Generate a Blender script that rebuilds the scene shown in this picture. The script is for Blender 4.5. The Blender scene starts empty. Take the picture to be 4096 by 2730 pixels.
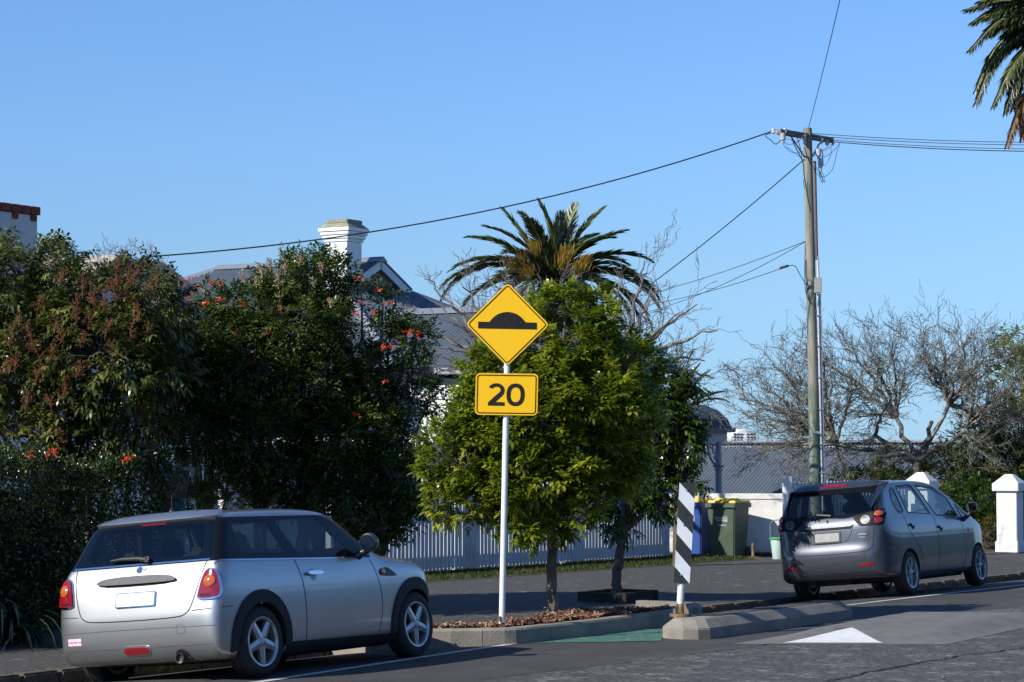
import bpy, bmesh, math, random
import numpy as np
from mathutils import Vector, Matrix
from mathutils.bvhtree import BVHTree
from mathutils.geometry import delaunay_2d_cdt
R = math.radians
rng = np.random.default_rng(7)
random.seed(7)
sc = bpy.context.scene
col = sc.collection

# ------------------------------------------------------------ camera, sky, sun, exposure
FPX, PW, PH, YH, CH = 9400.0, 4096.0, 2730.0, 1826.0, 1.855
cam_d = bpy.data.cameras.new('camera')
cam_d.sensor_width = 36.0
cam_d.lens = FPX / PW * 36.0
cam_d.clip_end = 6000
cam_d.clip_start = 0.5
cam = bpy.data.objects.new('camera', cam_d)
col.objects.link(cam)
PITCH = math.atan((YH - PH / 2) / FPX)
cam.location = (0, 0, CH)
cam.rotation_euler = (math.pi / 2 + PITCH, 0, 0)
sc.camera = cam

SUN_EL, SUN_AZ = R(33), math.atan2(-0.833, -0.553)       # azimuth of the sun, clockwise from +Y
world = bpy.data.worlds.new('World')
sc.world = world
world.use_nodes = True
wn = world.node_tree
for n in list(wn.nodes):
    wn.nodes.remove(n)
wo = wn.nodes.new('ShaderNodeOutputWorld')
bg = wn.nodes.new('ShaderNodeBackground')
sky = wn.nodes.new('ShaderNodeTexSky')
sky.sky_type = 'NISHITA'
sky.sun_disc = False
sky.sun_elevation = SUN_EL
sky.sun_rotation = SUN_AZ
sky.altitude = 500
sky.air_density = 1.0
sky.dust_density = 0.0
sky.ozone_density = 4.0
bg.inputs['Strength'].default_value = 0.103
hs = wn.nodes.new('ShaderNodeMix'); hs.data_type = 'RGBA'; hs.blend_type = 'MULTIPLY'
hs.inputs[0].default_value = 1.0; hs.inputs[7].default_value = (.785, .985, 1.235, 1)
wn.links.new(sky.outputs[0], hs.inputs[6])
wtc = wn.nodes.new('ShaderNodeTexCoord'); wsx = wn.nodes.new('ShaderNodeSeparateXYZ'); wcr = wn.nodes.new('ShaderNodeValToRGB')
wn.links.new(wtc.outputs['Generated'], wsx.inputs[0]); wn.links.new(wsx.outputs[2], wcr.inputs[0])
el_ = wcr.color_ramp.elements; el_[0].color = (.44, .585, .84, 1); el_[1].position = .19; el_[1].color = (1, 1, 1, 1)
e3 = el_.new(.08); e3.color = (.81, .80, .80, 1)
e3 = el_.new(.13); e3.color = (.93, .92, .92, 1)
hs2 = wn.nodes.new('ShaderNodeMix'); hs2.data_type = 'RGBA'; hs2.blend_type = 'MULTIPLY'; hs2.inputs[0].default_value = 1.0
wn.links.new(hs.outputs[2], hs2.inputs[6]); wn.links.new(wcr.outputs[0], hs2.inputs[7]); wn.links.new(hs2.outputs[2], bg.inputs[0])
wn.links.new(bg.outputs[0], wo.inputs[0])

sun_d = bpy.data.lights.new('sun', 'SUN')
sun_d.energy = 5.0
sun_d.angle = R(0.5)
sun_d.color = (1.0, 0.95, 0.86)
sun = bpy.data.objects.new('sun', sun_d)
col.objects.link(sun)
sdir = Vector((math.sin(SUN_AZ) * math.cos(SUN_EL), math.cos(SUN_AZ) * math.cos(SUN_EL), math.sin(SUN_EL)))
sun.rotation_euler = (-sdir).to_track_quat('-Z', 'Y').to_euler()
sun.location = (-20, -20, 30)
sc.view_settings.view_transform = 'Standard'
sc.view_settings.look = 'None'
sc.view_settings.gamma = 1.0
sc.view_settings.use_curve_mapping = False
sc.view_settings.exposure = 0.34
sc.cycles.max_bounces = 8
sc.cycles.transparent_max_bounces = 16

# ------------------------------------------------------------ measuring helpers (photo read at 2353 px width)
KP = 4096.0 / 2353.0
def _ray(px, py):
    d = ((px * KP - PW / 2) / FPX, 1.0, -(py * KP - PH / 2) / FPX)
    c, s = math.cos(PITCH), math.sin(PITCH)
    return Vector((d[0], d[1] * c - d[2] * s, d[1] * s + d[2] * c))
def at(px, py, Y):
    "point seen at px,py standing Y metres up the road"
    r = _ray(px, py)
    return Vector((0, 0, CH)) + r * (Y / r.y)
def gp(px, py, z=0.0):
    r = _ray(px, py)
    return Vector((0, 0, CH)) + r * ((z - CH) / r.z)
def ppm(Y):
    return FPX / KP / Y          # px (2353) per metre at Y
SH = Vector((0.515, 0.857, 0))   # along the road
RH = Vector((0.857, -0.515, 0))  # across, towards the road
UP = Vector((0, 0, 1))

# ------------------------------------------------------------ materials
MATS = {}
def _n(nt, t, **kw):
    n = nt.nodes.new(t)
    for k, v in kw.items():
        setattr(n, k, v)
    return n
def pm(name, c1, c2=None, scale=5.0, rough=0.6, metal=0.0, bump=0.0, bscale=None, coat=0.0, spec=0.5,
       c3=None, scale3=1.0, t3=0.6, rough2=None, detail=6.0, stretch=None, ramp=(0.35, 0.65), w3=0.08):
    "principled surface whose colour wanders between c1, c2 (and patches of c3)"
    if name in MATS:
        return MATS[name]
    m = bpy.data.materials.new(name); m.use_nodes = True
    nt = m.node_tree; b = nt.nodes['Principled BSDF']
    b.inputs['Roughness'].default_value = rough
    b.inputs['Metallic'].default_value = metal
    b.inputs['Coat Weight'].default_value = coat
    b.inputs['Coat Roughness'].default_value = 0.06
    b.inputs['Specular IOR Level'].default_value = spec
    tc = _n(nt, 'ShaderNodeTexCoord')
    src = tc.outputs['Object']
    if stretch:
        mp = _n(nt, 'ShaderNodeMapping'); mp.inputs['Scale'].default_value = stretch
        nt.links.new(src, mp.inputs[0]); src = mp.outputs[0]
    if c2 is None:
        b.inputs['Base Color'].default_value = (*c1, 1)
    else:
        no = _n(nt, 'ShaderNodeTexNoise'); no.inputs['Scale'].default_value = scale; no.inputs['Detail'].default_value = detail
        no.inputs['Roughness'].default_value = 0.65
        nt.links.new(src, no.inputs['Vector'])
        r = _n(nt, 'ShaderNodeMapRange'); r.inputs[1].default_value, r.inputs[2].default_value = ramp
        nt.links.new(no.outputs[0], r.inputs[0])
        mx = _n(nt, 'ShaderNodeMix', data_type='RGBA')
        mx.inputs[6].default_value = (*c1, 1); mx.inputs[7].default_value = (*c2, 1)
        nt.links.new(r.outputs[0], mx.inputs[0])
        out = mx.outputs[2]
        if c3 is not None:
            n3 = _n(nt, 'ShaderNodeTexNoise'); n3.inputs['Scale'].default_value = scale3; n3.inputs['Detail'].default_value = 8
            n3.inputs['Roughness'].default_value = 0.7
            nt.links.new(src, n3.inputs['Vector'])
            r3 = _n(nt, 'ShaderNodeMapRange'); r3.inputs[1].default_value = t3; r3.inputs[2].default_value = t3 + w3
            nt.links.new(n3.outputs[0], r3.inputs[0])
            m3 = _n(nt, 'ShaderNodeMix', data_type='RGBA'); m3.inputs[7].default_value = (*c3, 1)
            nt.links.new(out, m3.inputs[6]); nt.links.new(r3.outputs[0], m3.inputs[0]); out = m3.outputs[2]
        nt.links.new(out, b.inputs['Base Color'])
        if rough2 is not None:
            rr = _n(nt, 'ShaderNodeMapRange'); rr.inputs[3].default_value = rough; rr.inputs[4].default_value = rough2
            nt.links.new(no.outputs[0], rr.inputs[0]); nt.links.new(rr.outputs[0], b.inputs['Roughness'])
    if bump:
        nb = _n(nt, 'ShaderNodeTexNoise'); nb.inputs['Scale'].default_value = bscale or scale * 4; nb.inputs['Detail'].default_value = 5
        nt.links.new(src, nb.inputs['Vector'])
        bp = _n(nt, 'ShaderNodeBump'); bp.inputs['Strength'].default_value = 1.0; bp.inputs['Distance'].default_value = bump
        nt.links.new(nb.outputs[0], bp.inputs['Height']); nt.links.new(bp.outputs[0], b.inputs['Normal'])
    MATS[name] = m
    return m

def leaf_mat(name, c1, c2, c3=None, rough=0.35, transl=0.25, spec=0.5, p3=0.9):
    "leaf: colour varies leaf to leaf through the attribute v"
    if name in MATS:
        return MATS[name]
    m = bpy.data.materials.new(name); m.use_nodes = True
    nt = m.node_tree; b = nt.nodes['Principled BSDF']; o = nt.nodes['Material Output']
    at_ = _n(nt, 'ShaderNodeAttribute', attribute_name='v')
    cr = _n(nt, 'ShaderNodeValToRGB')
    e = cr.color_ramp.elements
    e[0].color = (*c1, 1); e[1].color = (*c2, 1); e[1].position = p3 - 0.05
    if c3:
        x = cr.color_ramp.elements.new(p3 + 0.02); x.color = (*c3, 1)
    nt.links.new(at_.outputs['Fac'], cr.inputs[0])
    nt.links.new(cr.outputs[0], b.inputs['Base Color'])
    b.inputs['Roughness'].default_value = rough
    b.inputs['Specular IOR Level'].default_value = spec
    tr = _n(nt, 'ShaderNodeBsdfTranslucent')
    g = _n(nt, 'ShaderNodeMix', data_type='RGBA', blend_type='MULTIPLY')
    g.inputs[0].default_value = 1.0; g.inputs[7].default_value = (1.6, 1.9, 0.7, 1)
    nt.links.new(cr.outputs[0], g.inputs[6]); nt.links.new(g.outputs[2], tr.inputs[0])
    ms = _n(nt, 'ShaderNodeMixShader'); ms.inputs[0].default_value = transl
    nt.links.new(b.outputs[0], ms.inputs[1]); nt.links.new(tr.outputs[0], ms.inputs[2])
    nt.links.new(ms.outputs[0], o.inputs[0])
    MATS[name] = m
    return m

def glass_mat(name, tint, refl=1.0):
    if name in MATS:
        return MATS[name]
    m = bpy.data.materials.new(name); m.use_nodes = True
    nt = m.node_tree; o = nt.nodes['Material Output']; nt.nodes.remove(nt.nodes['Principled BSDF'])
    t = _n(nt, 'ShaderNodeBsdfTransparent'); t.inputs[0].default_value = (*tint, 1)
    g = _n(nt, 'ShaderNodeBsdfGlossy'); g.inputs['Roughness'].default_value = 0.02; g.inputs[0].default_value = (refl, refl, refl, 1)
    f = _n(nt, 'ShaderNodeFresnel'); geo = _n(nt, 'ShaderNodeNewGeometry'); io = _n(nt, 'ShaderNodeMath', operation='MULTIPLY_ADD')
    io.inputs[1].default_value = 1 / 1.5 - 1.5; io.inputs[2].default_value = 1.5
    nt.links.new(geo.outputs['Backfacing'], io.inputs[0]); nt.links.new(io.outputs[0], f.inputs[0])
    ms = _n(nt, 'ShaderNodeMixShader')
    nt.links.new(f.outputs[0], ms.inputs[0]); nt.links.new(t.outputs[0], ms.inputs[1]); nt.links.new(g.outputs[0], ms.inputs[2])
    nt.links.new(ms.outputs[0], o.inputs[0])
    MATS[name] = m
    return m

M_white = pm('white_paint', (.78, .78, .76), (.66, .66, .63), 3, .5, bump=.002, bscale=30)
M_black = pm('black_plastic', (.018, .018, .02), (.028, .028, .03), 20, .45)
M_rubber = pm('tyre_rubber', (.013, .013, .014), (.022, .021, .02), 15, .75)
M_chrome = pm('chrome', (.75, .76, .78), None, rough=.08, metal=1.0)
M_galv = pm('galvanised_steel', (.5, .51, .52), (.38, .39, .4), 20, .4, metal=.7)
M_wood_dark = pm('weathered_wood', (.13, .11, .085), (.06, .052, .04), 8, .85, bump=.006, bscale=40)
M_concrete = pm('kerb_concrete', (.30, .27, .22), (.19, .175, .145), 2.2, .9, bump=.006, bscale=60, c3=(.11, .105, .09), scale3=1.2, t3=.56, w3=.2)
M_wire = pm('cable', (.02, .02, .022), None, rough=.5)
M_bark = pm('bark', (.14, .11, .085), (.07, .055, .042), 12, .9, bump=.01, bscale=40, c3=(.2, .19, .17), scale3=6, t3=.55)
M_bark_grey = pm('grey_bark', (.2, .185, .165), (.09, .08, .07), 9, .9, c3=(.36, .37, .32), scale3=5, t3=.5, w3=.12)

# ------------------------------------------------------------ object helpers
def tag(o, label=None, cat=None, group=None, kind=None):
    if label: o['label'] = label
    if cat: o['category'] = cat
    if group: o['group'] = group
    if kind: o['kind'] = kind
    return o
def empty(name, loc=(0, 0, 0), rot=(0, 0, 0)):
    o = bpy.data.objects.new(name, None); col.objects.link(o)
    o.location = loc; o.rotation_euler = rot; o.empty_display_size = .2
    return o
def link(name, me, parent=None, mats=None, local=False):
    "link a mesh; geometry is in world space unless local=True, and is moved into its parent's space"
    o = bpy.data.objects.new(name, me); col.objects.link(o)
    if mats is not None:
        for m in (mats if isinstance(mats, (list, tuple)) else [mats]):
            me.materials.append(m)
    if parent is not None:
        o.parent = parent
        if not local:
            o.matrix_parent_inverse = world_mat(parent).inverted()
    return o
def world_mat(o):
    m = Matrix.LocRotScale(o.location, o.rotation_euler, o.scale)
    if o.parent is not None:
        return world_mat(o.parent) @ o.matrix_parent_inverse @ m
    return m
def np_mesh(name, V, F, attr=None, smooth=False):
    "V (n,3), F (m,k) with one k"
    V = np.asarray(V, np.float32); F = np.asarray(F, np.int32)
    me = bpy.data.meshes.new(name)
    me.vertices.add(len(V)); me.vertices.foreach_set('co', V.ravel())
    k = F.shape[1]
    me.loops.add(F.size); me.loops.foreach_set('vertex_index', F.ravel())
    me.polygons.add(len(F)); me.polygons.foreach_set('loop_start', np.arange(0, F.size, k, dtype=np.int32))
    if smooth:
        me.polygons.foreach_set('use_smooth', np.ones(len(F), bool))
    if attr is not None:
        a = me.attributes.new('v', 'FLOAT', 'POINT'); a.data.foreach_set('value', np.asarray(attr, np.float32))
    me.update(calc_edges=True)
    return me

class MB:
    "collects simple solids and builds them as one mesh"
    def __init__(s): s.v = []; s.f = []
    def add(s, vs, fs):
        n = len(s.v); s.v += [tuple(v) for v in vs]; s.f += [tuple(i + n for i in f) for f in fs]
    def box(s, c, size, X=Vector((1, 0, 0)), Y=Vector((0, 1, 0)), Z=Vector((0, 0, 1)), taper=1.0, tapy=None):
        c = Vector(c); hx, hy, hz = [a / 2 for a in size]
        tapy = taper if tapy is None else tapy
        vs = []
        for k, t, ty in ((-1, 1, 1), (1, taper, tapy)):
            for i, j in ((-1, -1), (1, -1), (1, 1), (-1, 1)):
                vs.append(c + X * (i * hx * t) + Y * (j * hy * ty) + Z * (k * hz))
        s.add(vs, [(3, 2, 1, 0), (4, 5, 6, 7), (0, 1, 5, 4), (1, 2, 6, 5), (2, 3, 7, 6), (3, 0, 4, 7)])
    def tube(s, pts, rad, n=8, cap=True):
        pts = [Vector(p) for p in pts]
        if not hasattr(rad, '__len__'): rad = [rad] * len(pts)
        up = Vector((0, 0, 1)); base = len(s.v); vs = []
        t0 = (pts[1] - pts[0]).normalized()
        a = t0.cross(up)
        if a.length < 1e-3: a = t0.cross(Vector((1, 0, 0)))
        a.normalize()
        for i, p in enumerate(pts):
            t = (pts[min(i + 1, len(pts) - 1)] - pts[max(i - 1, 0)]).normalized()
            a = (a - t * a.dot(t)).normalized(); b = t.cross(a)
            for k in range(n):
                w = 2 * math.pi * k / n
                vs.append(p + (a * math.cos(w) + b * math.sin(w)) * rad[i])
        fs = []
        for i in range(len(pts) - 1):
            for k in range(n):
                k2 = (k + 1) % n
                fs.append((i * n + k, i * n + k2, (i + 1) * n + k2, (i + 1) * n + k))
        if cap:
            fs.append(tuple(range(n))[::-1]); fs.append(tuple((len(pts) - 1) * n + k for k in range(n)))
        s.add(vs, fs)
    def lathe(s, prof, c, A, n=24, closed=False):
        "prof: (radius, height) pairs round the axis A through c"
        c = Vector(c); A = Vector(A).normalized()
        a = A.cross(Vector((0, 0, 1)))
        if a.length < 1e-3: a = Vector((1, 0, 0))
        a.normalize(); b = A.cross(a)
        vs = []
        for r, h in prof:
            for k in range(n):
                w = 2 * math.pi * k / n
                vs.append(c + A * h + (a * math.cos(w) + b * math.sin(w)) * r)
        fs = []
        m = len(prof)
        for i in range(m if closed else m - 1):
            for k in range(n):
                k2 = (k + 1) % n; j = (i + 1) % m
                fs.append((i * n + k, i * n + k2, j * n + k2, j * n + k))
        if not closed:
            if prof[0][0] > 1e-4: fs.append(tuple(range(n))[::-1])
            if prof[-1][0] > 1e-4: fs.append(tuple((m - 1) * n + k for k in range(n)))
        s.add(vs, fs)
    def prism(s, poly, O, X, Y, h):
        "polygon in the X,Y frame at O, pushed along X x Y by h"
        O = Vector(O); N = Vector(X).cross(Vector(Y)).normalized() * h
        n = len(poly)
        b = [O + X * p[0] + Y * p[1] for p in poly]
        s.add(b + [p + N for p in b], [tuple(range(n))[::-1], tuple(range(n, 2 * n))] + [(i, (i + 1) % n, n + (i + 1) % n, n + i) for i in range(n)])
    def quad(s, a, b, c, d): s.add([a, b, c, d], [(0, 1, 2, 3)])
    def build(s, name, mat, parent=None, smooth=False, bevel=0, local=False):
        me = bpy.data.meshes.new(name)
        me.from_pydata(s.v, [], s.f); me.update()
        bm = bmesh.new(); bm.from_mesh(me)
        bmesh.ops.recalc_face_normals(bm, faces=bm.faces)
        if bevel:
            bmesh.ops.bevel(bm, geom=[e for e in bm.edges if e.is_manifold and e.calc_face_angle(0) > .6], offset=bevel, segments=2, affect='EDGES', clamp_overlap=True)
        bm.to_mesh(me); bm.free()
        if smooth:
            me.polygons.foreach_set('use_smooth', np.ones(len(me.polygons), bool))
            me.set_sharp_from_angle(angle=R(38))
        return link(name, me, parent, mat, local)

def text_mesh(name, body, O, X, Y, height, mat, parent, depth=.002, align='LEFT', local=False, xs=1.0):
    cu = bpy.data.curves.new(name, 'FONT'); cu.body = body; cu.size = height / .72; cu.extrude = depth / 2; cu.align_x = align
    cu.resolution_u = 3
    t = bpy.data.objects.new(name, cu); col.objects.link(t)
    dg = bpy.context.evaluated_depsgraph_get()
    me = bpy.data.meshes.new_from_object(t.evaluated_get(dg))
    bpy.data.objects.remove(t); bpy.data.curves.remove(cu)
    N = X.cross(Y)
    Mx = Matrix(((X.x * xs, Y.x, N.x, O[0]), (X.y * xs, Y.y, N.y, O[1]), (X.z * xs, Y.z, N.z, O[2]), (0, 0, 0, 1)))
    me.transform(Mx); me.materials.clear()
    return link(name, me, parent, mat, local)

def rrect(x0, x1, y0, y1, r, n=5):
    pts = []
    for cx, cy, a0 in ((x1 - r, y0 + r, -90), (x1 - r, y1 - r, 0), (x0 + r, y1 - r, 90), (x0 + r, y0 + r, 180)):
        for k in range(n + 1):
            a = R(a0 + 90 * k / n); pts.append((cx + r * math.cos(a), cy + r * math.sin(a)))
    return pts
def chaikin(p, it=2, closed=True):
    p = [tuple(q) for q in p]
    for _ in range(it):
        q = []; n = len(p)
        for i in range(n if closed else n - 1):
            a, b = p[i], p[(i + 1) % n]
            q.append(tuple(.75 * u + .25 * v for u, v in zip(a, b))); q.append(tuple(.25 * u + .75 * v for u, v in zip(a, b)))
        p = q
    return p
def roundc(poly, r=.04, n=4):
    out = []; m = len(poly)
    for i in range(m):
        p = np.array(poly[i], float); a = np.array(poly[i - 1], float) - p; b = np.array(poly[(i + 1) % m], float) - p
        la, lb = np.linalg.norm(a), np.linalg.norm(b); q0 = p + a / la * min(r, .45 * la); q1 = p + b / lb * min(r, .45 * lb)
        for k in range(n + 1):
            t = k / n; out.append(tuple(q0 * (1 - t) ** 2 + p * 2 * t * (1 - t) + q1 * t * t))
    return out
def in_poly(P, V):
    P = np.asarray(P); V = np.asarray(V); ins = np.zeros(len(P), bool)
    for i in range(len(V)):
        a, b = V[i], V[(i + 1) % len(V)]
        c = ((a[1] > P[:, 1]) != (b[1] > P[:, 1]))
        with np.errstate(divide='ignore', invalid='ignore'):
            xx = (b[0] - a[0]) * (P[:, 1] - a[1]) / (b[1] - a[1] + 1e-12) + a[0]
        ins ^= c & (P[:, 0] < xx)
    return ins
def fill2d(poly, holes=(), g=.04):
    "triangulate a 2D polygon (with holes) with inner points every g"
    pts = []; edges = []
    for pl in [poly] + list(holes):
        rs = []
        for i in range(len(pl)):
            a = np.array(pl[i]); b = np.array(pl[(i + 1) % len(pl)])
            n = max(1, int(np.linalg.norm(b - a) / g))
            for k in range(n): rs.append(a + (b - a) * k / n)
        o = len(pts); pts += rs; edges += [(o + i, o + (i + 1) % len(rs)) for i in range(len(rs))]
    A = np.array(poly); x0, y0 = A.min(0); x1, y1 = A.max(0)
    gx, gy = np.meshgrid(np.arange(x0 + g / 2, x1, g), np.arange(y0 + g / 2, y1, g))
    G = np.c_[gx.ravel(), gy.ravel()] + rng.uniform(-.01, .01, (gx.size, 2)) * g
    B = np.array(pts)
    if len(G):
        keep = in_poly(G, poly)
        for h in holes: keep &= ~in_poly(G, h)
        G = G[keep]
        if len(G):
            d = np.sqrt(((G[:, None] - B[None]) ** 2).sum(2)).min(1)
            G = G[d > g * .45]
    allp = [Vector(p) for p in pts] + [Vector(p) for p in G]
    r = delaunay_2d_cdt(allp, edges, [], 0, 1e-6)
    V = np.array([(v.x, v.y) for v in r[0]]); Fs = r[2]
    C = np.array([V[list(f)].mean(0) for f in Fs])
    ok = in_poly(C, poly)
    for h in holes: ok &= ~in_poly(C, h)
    return V, [tuple(f) for f, k in zip(Fs, ok) if k]

# ------------------------------------------------------------ ground, road, kerb
KERB = [Vector(p) for p in [(-17.3, -1.15, -.02), (-4.42, 20.28, -.02), (2.34, 29.7, -.06), (3.88, 32.57, -.1), (5.05, 34.5, -.1), (7.75, 38.2, -.1), (45, 92, -.1)]]
KERB2 = [Vector(p) for p in chaikin(KERB, 2, False)]
KERB2 = [KERB[0]] + KERB2 + [KERB[-1]]
_KA = np.array(KERB2)
def kerb_d(P):
    "signed distance right of the kerb line and the kerb height there"
    P = np.atleast_2d(np.asarray(P, float))[:, :2]
    best = np.full(len(P), 1e9); sd = np.zeros(len(P)); kz = np.zeros(len(P))
    for a, b in zip(_KA[:-1], _KA[1:]):
        e = b[:2] - a[:2]; w = P - a[:2]; t = np.clip((w @ e) / (e @ e), 0, 1)
        q = w - t[:, None] * e; d = np.sqrt((q ** 2).sum(1))
        sgn = np.sign(e[1] * w[:, 0] - e[0] * w[:, 1])
        m = d < best
        best[m] = d[m]; sd[m] = (d * sgn)[m]; kz[m] = (a[2] + t * (b[2] - a[2]))[m]
    return sd, kz
def road_z(P):
    d, kz = kerb_d(P)
    t = np.clip(d / 2.0, 0, 1); t = 1 - (1 - t) ** 1.6
    g = kz - .12
    return g + (0 - g) * t
def rz(x, y): return float(road_z([(x, y)])[0])

def road_material():
    m = bpy.data.materials.new('road_asphalt'); m.use_nodes = True
    nt = m.node_tree; b = nt.nodes['Principled BSDF']; L = nt.links.new
    b.inputs['Roughness'].default_value = .85; b.inputs['Specular IOR Level'].default_value = .35
    tc = _n(nt, 'ShaderNodeTexCoord')
    def noise(s, d=6, ro=.65):
        n = _n(nt, 'ShaderNodeTexNoise'); n.inputs['Scale'].default_value = s; n.inputs['Detail'].default_value = d; n.inputs['Roughness'].default_value = ro
        L(tc.outputs['Object'], n.inputs['Vector']); return n.outputs[0]
    def rng_(x, a, c):
        r = _n(nt, 'ShaderNodeMapRange'); r.inputs[1].default_value = a; r.inputs[2].default_value = c; L(x, r.inputs[0]); return r.outputs[0]
    def mix(f, a, c):
        x = _n(nt, 'ShaderNodeMix', data_type='RGBA')
        L(f, x.inputs[0])
        for k, v in ((6, a), (7, c)):
            if isinstance(v, tuple): x.inputs[k].default_value = (*v, 1)
            else: L(v, x.inputs[k])
        return x.outputs[2]
    smooth = mix(rng_(noise(45, 3, .9), .4, .62), (.030, .030, .033), (.085, .082, .08))
    smooth = mix(rng_(noise(1.3), .45, .7), smooth, (.08, .077, .072))
    chip = mix(rng_(noise(14, 5, .95), .40, .60), (.016, .016, .018), (.125, .12, .114))
    worn = mix(rng_(noise(12, 4, .9), .40, .58), (.075, .072, .068), (.30, .285, .255))
    wm = _n(nt, 'ShaderNodeMath', operation='MULTIPLY')
    L(rng_(noise(2.2, 10, .8), .50, .57), wm.inputs[0]); L(rng_(noise(7, 6, .85), .42, .56), wm.inputs[1])
    rough = mix(wm.outputs[0], chip, worn)
    sx = _n(nt, 'ShaderNodeSeparateXYZ'); L(tc.outputs['Object'], sx.inputs[0])
    a = _n(nt, 'ShaderNodeMath', operation='MULTIPLY'); a.inputs[1].default_value = math.cos(R(33.8)); L(sx.outputs[0], a.inputs[0])
    c = _n(nt, 'ShaderNodeMath', operation='MULTIPLY_ADD'); c.inputs[1].default_value = -math.sin(R(33.8)); L(sx.outputs[1], c.inputs[0]); L(a.outputs[0], c.inputs[2])
    w = _n(nt, 'ShaderNodeMath', operation='MULTIPLY_ADD'); w.inputs[1].default_value = .35; L(noise(3, 4), w.inputs[0]); L(c.outputs[0], w.inputs[2])
    colr = mix(rng_(w.outputs[0], -10.93, -10.78), smooth, rough)
    L(colr, b.inputs['Base Color'])
    bp = _n(nt, 'ShaderNodeBump'); bp.inputs['Distance'].default_value = .006; L(noise(90, 3), bp.inputs['Height']); L(bp.outputs[0], b.inputs['Normal'])
    MATS['road_asphalt'] = m
    return m
M_road = road_material()
M_path = pm('footpath_asphalt', (.030, .029, .029), (.088, .083, .075), 28, .9, bump=.004, bscale=90, c3=(.23, .22, .195), scale3=4.0, t3=.58, w3=.12, ramp=(.40, .64))
M_ground = pm('garden_soil', (.05, .06, .03), (.09, .08, .05), 3, .95)
M_basalt = pm('basalt_kerb', (.13, .105, .08), (.055, .048, .04), 6, .95, bump=.02, bscale=25, c3=(.15, .14, .04), scale3=3, t3=.55, w3=.1)

def grid_along(dlist, zfun, name, mat, step=1.2):
    "a sheet that follows the kerb line: rows along it, columns at the distances dlist"
    pts = []; P = [Vector(p) for p in KERB2]
    res = []
    for a, b in zip(P[:-1], P[1:]):
        n = max(1, int((b - a).length / step))
        for k in range(n): res.append(a.lerp(b, k / n))
    res.append(P[-1])
    V = []
    for i, p in enumerate(res):
        t = (res[min(i + 1, len(res) - 1)] - res[max(i - 1, 0)]); t.z = 0; t.normalize()
        nrm = Vector((t.y, -t.x, 0))
        for d in dlist:
            q = p + nrm * d
            V.append((q.x, q.y, zfun(d, p.z)))
    m = len(dlist)
    F = [(i * m + j, (i + 1) * m + j, (i + 1) * m + j + 1, i * m + j + 1) for i in range(len(res) - 1) for j in range(m - 1)]
    me = np_mesh(name, V, F, smooth=True)
    me.flip_normals() if me.polygons[0].normal.z < 0 else None
    return link(name, me, None, mat)
def _rz(d, kz):
    t = min(max(d / 2.0, 0), 1); t = 1 - (1 - t) ** 1.6
    return (kz - .12) * (1 - t)
road = grid_along([-.12] + [i * .125 for i in range(17)] + [2.5, 3, 4, 6, 9, 13, 18, 24], _rz, 'road', M_road)
tag(road, kind='structure')
foot = grid_along([-30, -20, -12, -8, -5, -3, -2, -1, -.5, -.14], lambda d, kz: 0.0 + (kz) * max(0, 1 + d / 4.0), 'footpath', M_path)
tag(foot, kind='structure')
g = MB(); g.quad((-1500, -400, -.6), (1500, -400, -.6), (1500, 3500, -.6), (-1500, 3500, -.6))
ground = g.build('ground', M_ground); tag(ground, kind='structure')

# kerb stones of the old kerb: blocks with a worn edge
kb = MB()
P = [Vector(p) for p in KERB2]; res = []
for a, b in zip(P[:-1], P[1:]):
    n = max(1, int((b - a).length / .45))
    for k in range(n): res.append(a.lerp(b, k / n))
res.append(P[-1])
for i in range(len(res) - 1):
    a, b = res[i], res[i + 1]
    t = (b - a).copy(); t.z = 0; L_ = t.length; t.normalize(); nr = Vector((t.y, -t.x, 0))
    c = (a + b) / 2 + nr * (-.07 + random.uniform(-.012, .012)); top = c.z + .012 + random.uniform(-.008, .008)
    kb.box((c.x, c.y, top - .16), (L_ - .01, .15, .32), t, nr, UP)
kerb = kb.build('kerb', M_basalt, bevel=.018); tag(kerb, kind='structure')

def drape(name, poly, mat, off, g=.25, zf=None, parent=None, holes=()):
    V, F = fill2d([(p[0], p[1]) for p in poly], holes, g)
    z = (road_z(V) if zf is None else np.array([zf(*v) for v in V])) + off
    me = bpy.data.meshes.new(name); me.from_pydata([tuple(v) + (float(w),) for v, w in zip(V, z)], [], F); me.update()
    if sum(p.normal.z for p in me.polygons) < 0: me.flip_normals()
    return link(name, me, parent, mat)
M_line = pm('road_paint', (.62, .62, .6), (.36, .36, .35), 9, .7, c3=(.12, .12, .12), scale3=14, t3=.62, w3=.06)
M_green = pm('green_lane', (.06, .17, .125), (.03, .10, .075), 10, .85, bump=.004, bscale=80, c3=(.22, .33, .28), scale3=5, t3=.57, w3=.08, ramp=(.42, .6))
def stripe(name, pts, w, off=.006):
    P = [Vector((*p, 0)) for p in pts]; poly = []
    L1 = []; L2 = []
    for i, p in enumerate(P):
        t = (P[min(i + 1, len(P) - 1)] - P[max(i - 1, 0)]).normalized(); n = Vector((-t.y, t.x, 0)) * w / 2
        L1.append(p + n); L2.append(p - n)
    o = drape(name, L1 + L2[::-1], M_line, off, .15); tag(o, kind='structure'); return o
a = gp(600, 1568); b_ = gp(1190, 1478)
stripe('parking_line', [(-6.2, 13.2), (a.x, a.y), (b_.x, b_.y)], .09)
c_ = gp(1945, 1391); d_ = gp(2353, 1345); e_ = d_ + (d_ - c_) * 1.5
stripe('parking_line', [(c_.x, c_.y), (d_.x, d_.y), (e_.x, e_.y)], .09)
o = drape('cycle_lane', [(.02, 23.42), (.8, 23.55), (1.5, 23.72), (1.56, 24.4), (3.4, 27.3), (3.7, 28.0), (2.75, 28.1), (1.9, 26.6)], M_green, .005); tag(o, kind='structure')

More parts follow.
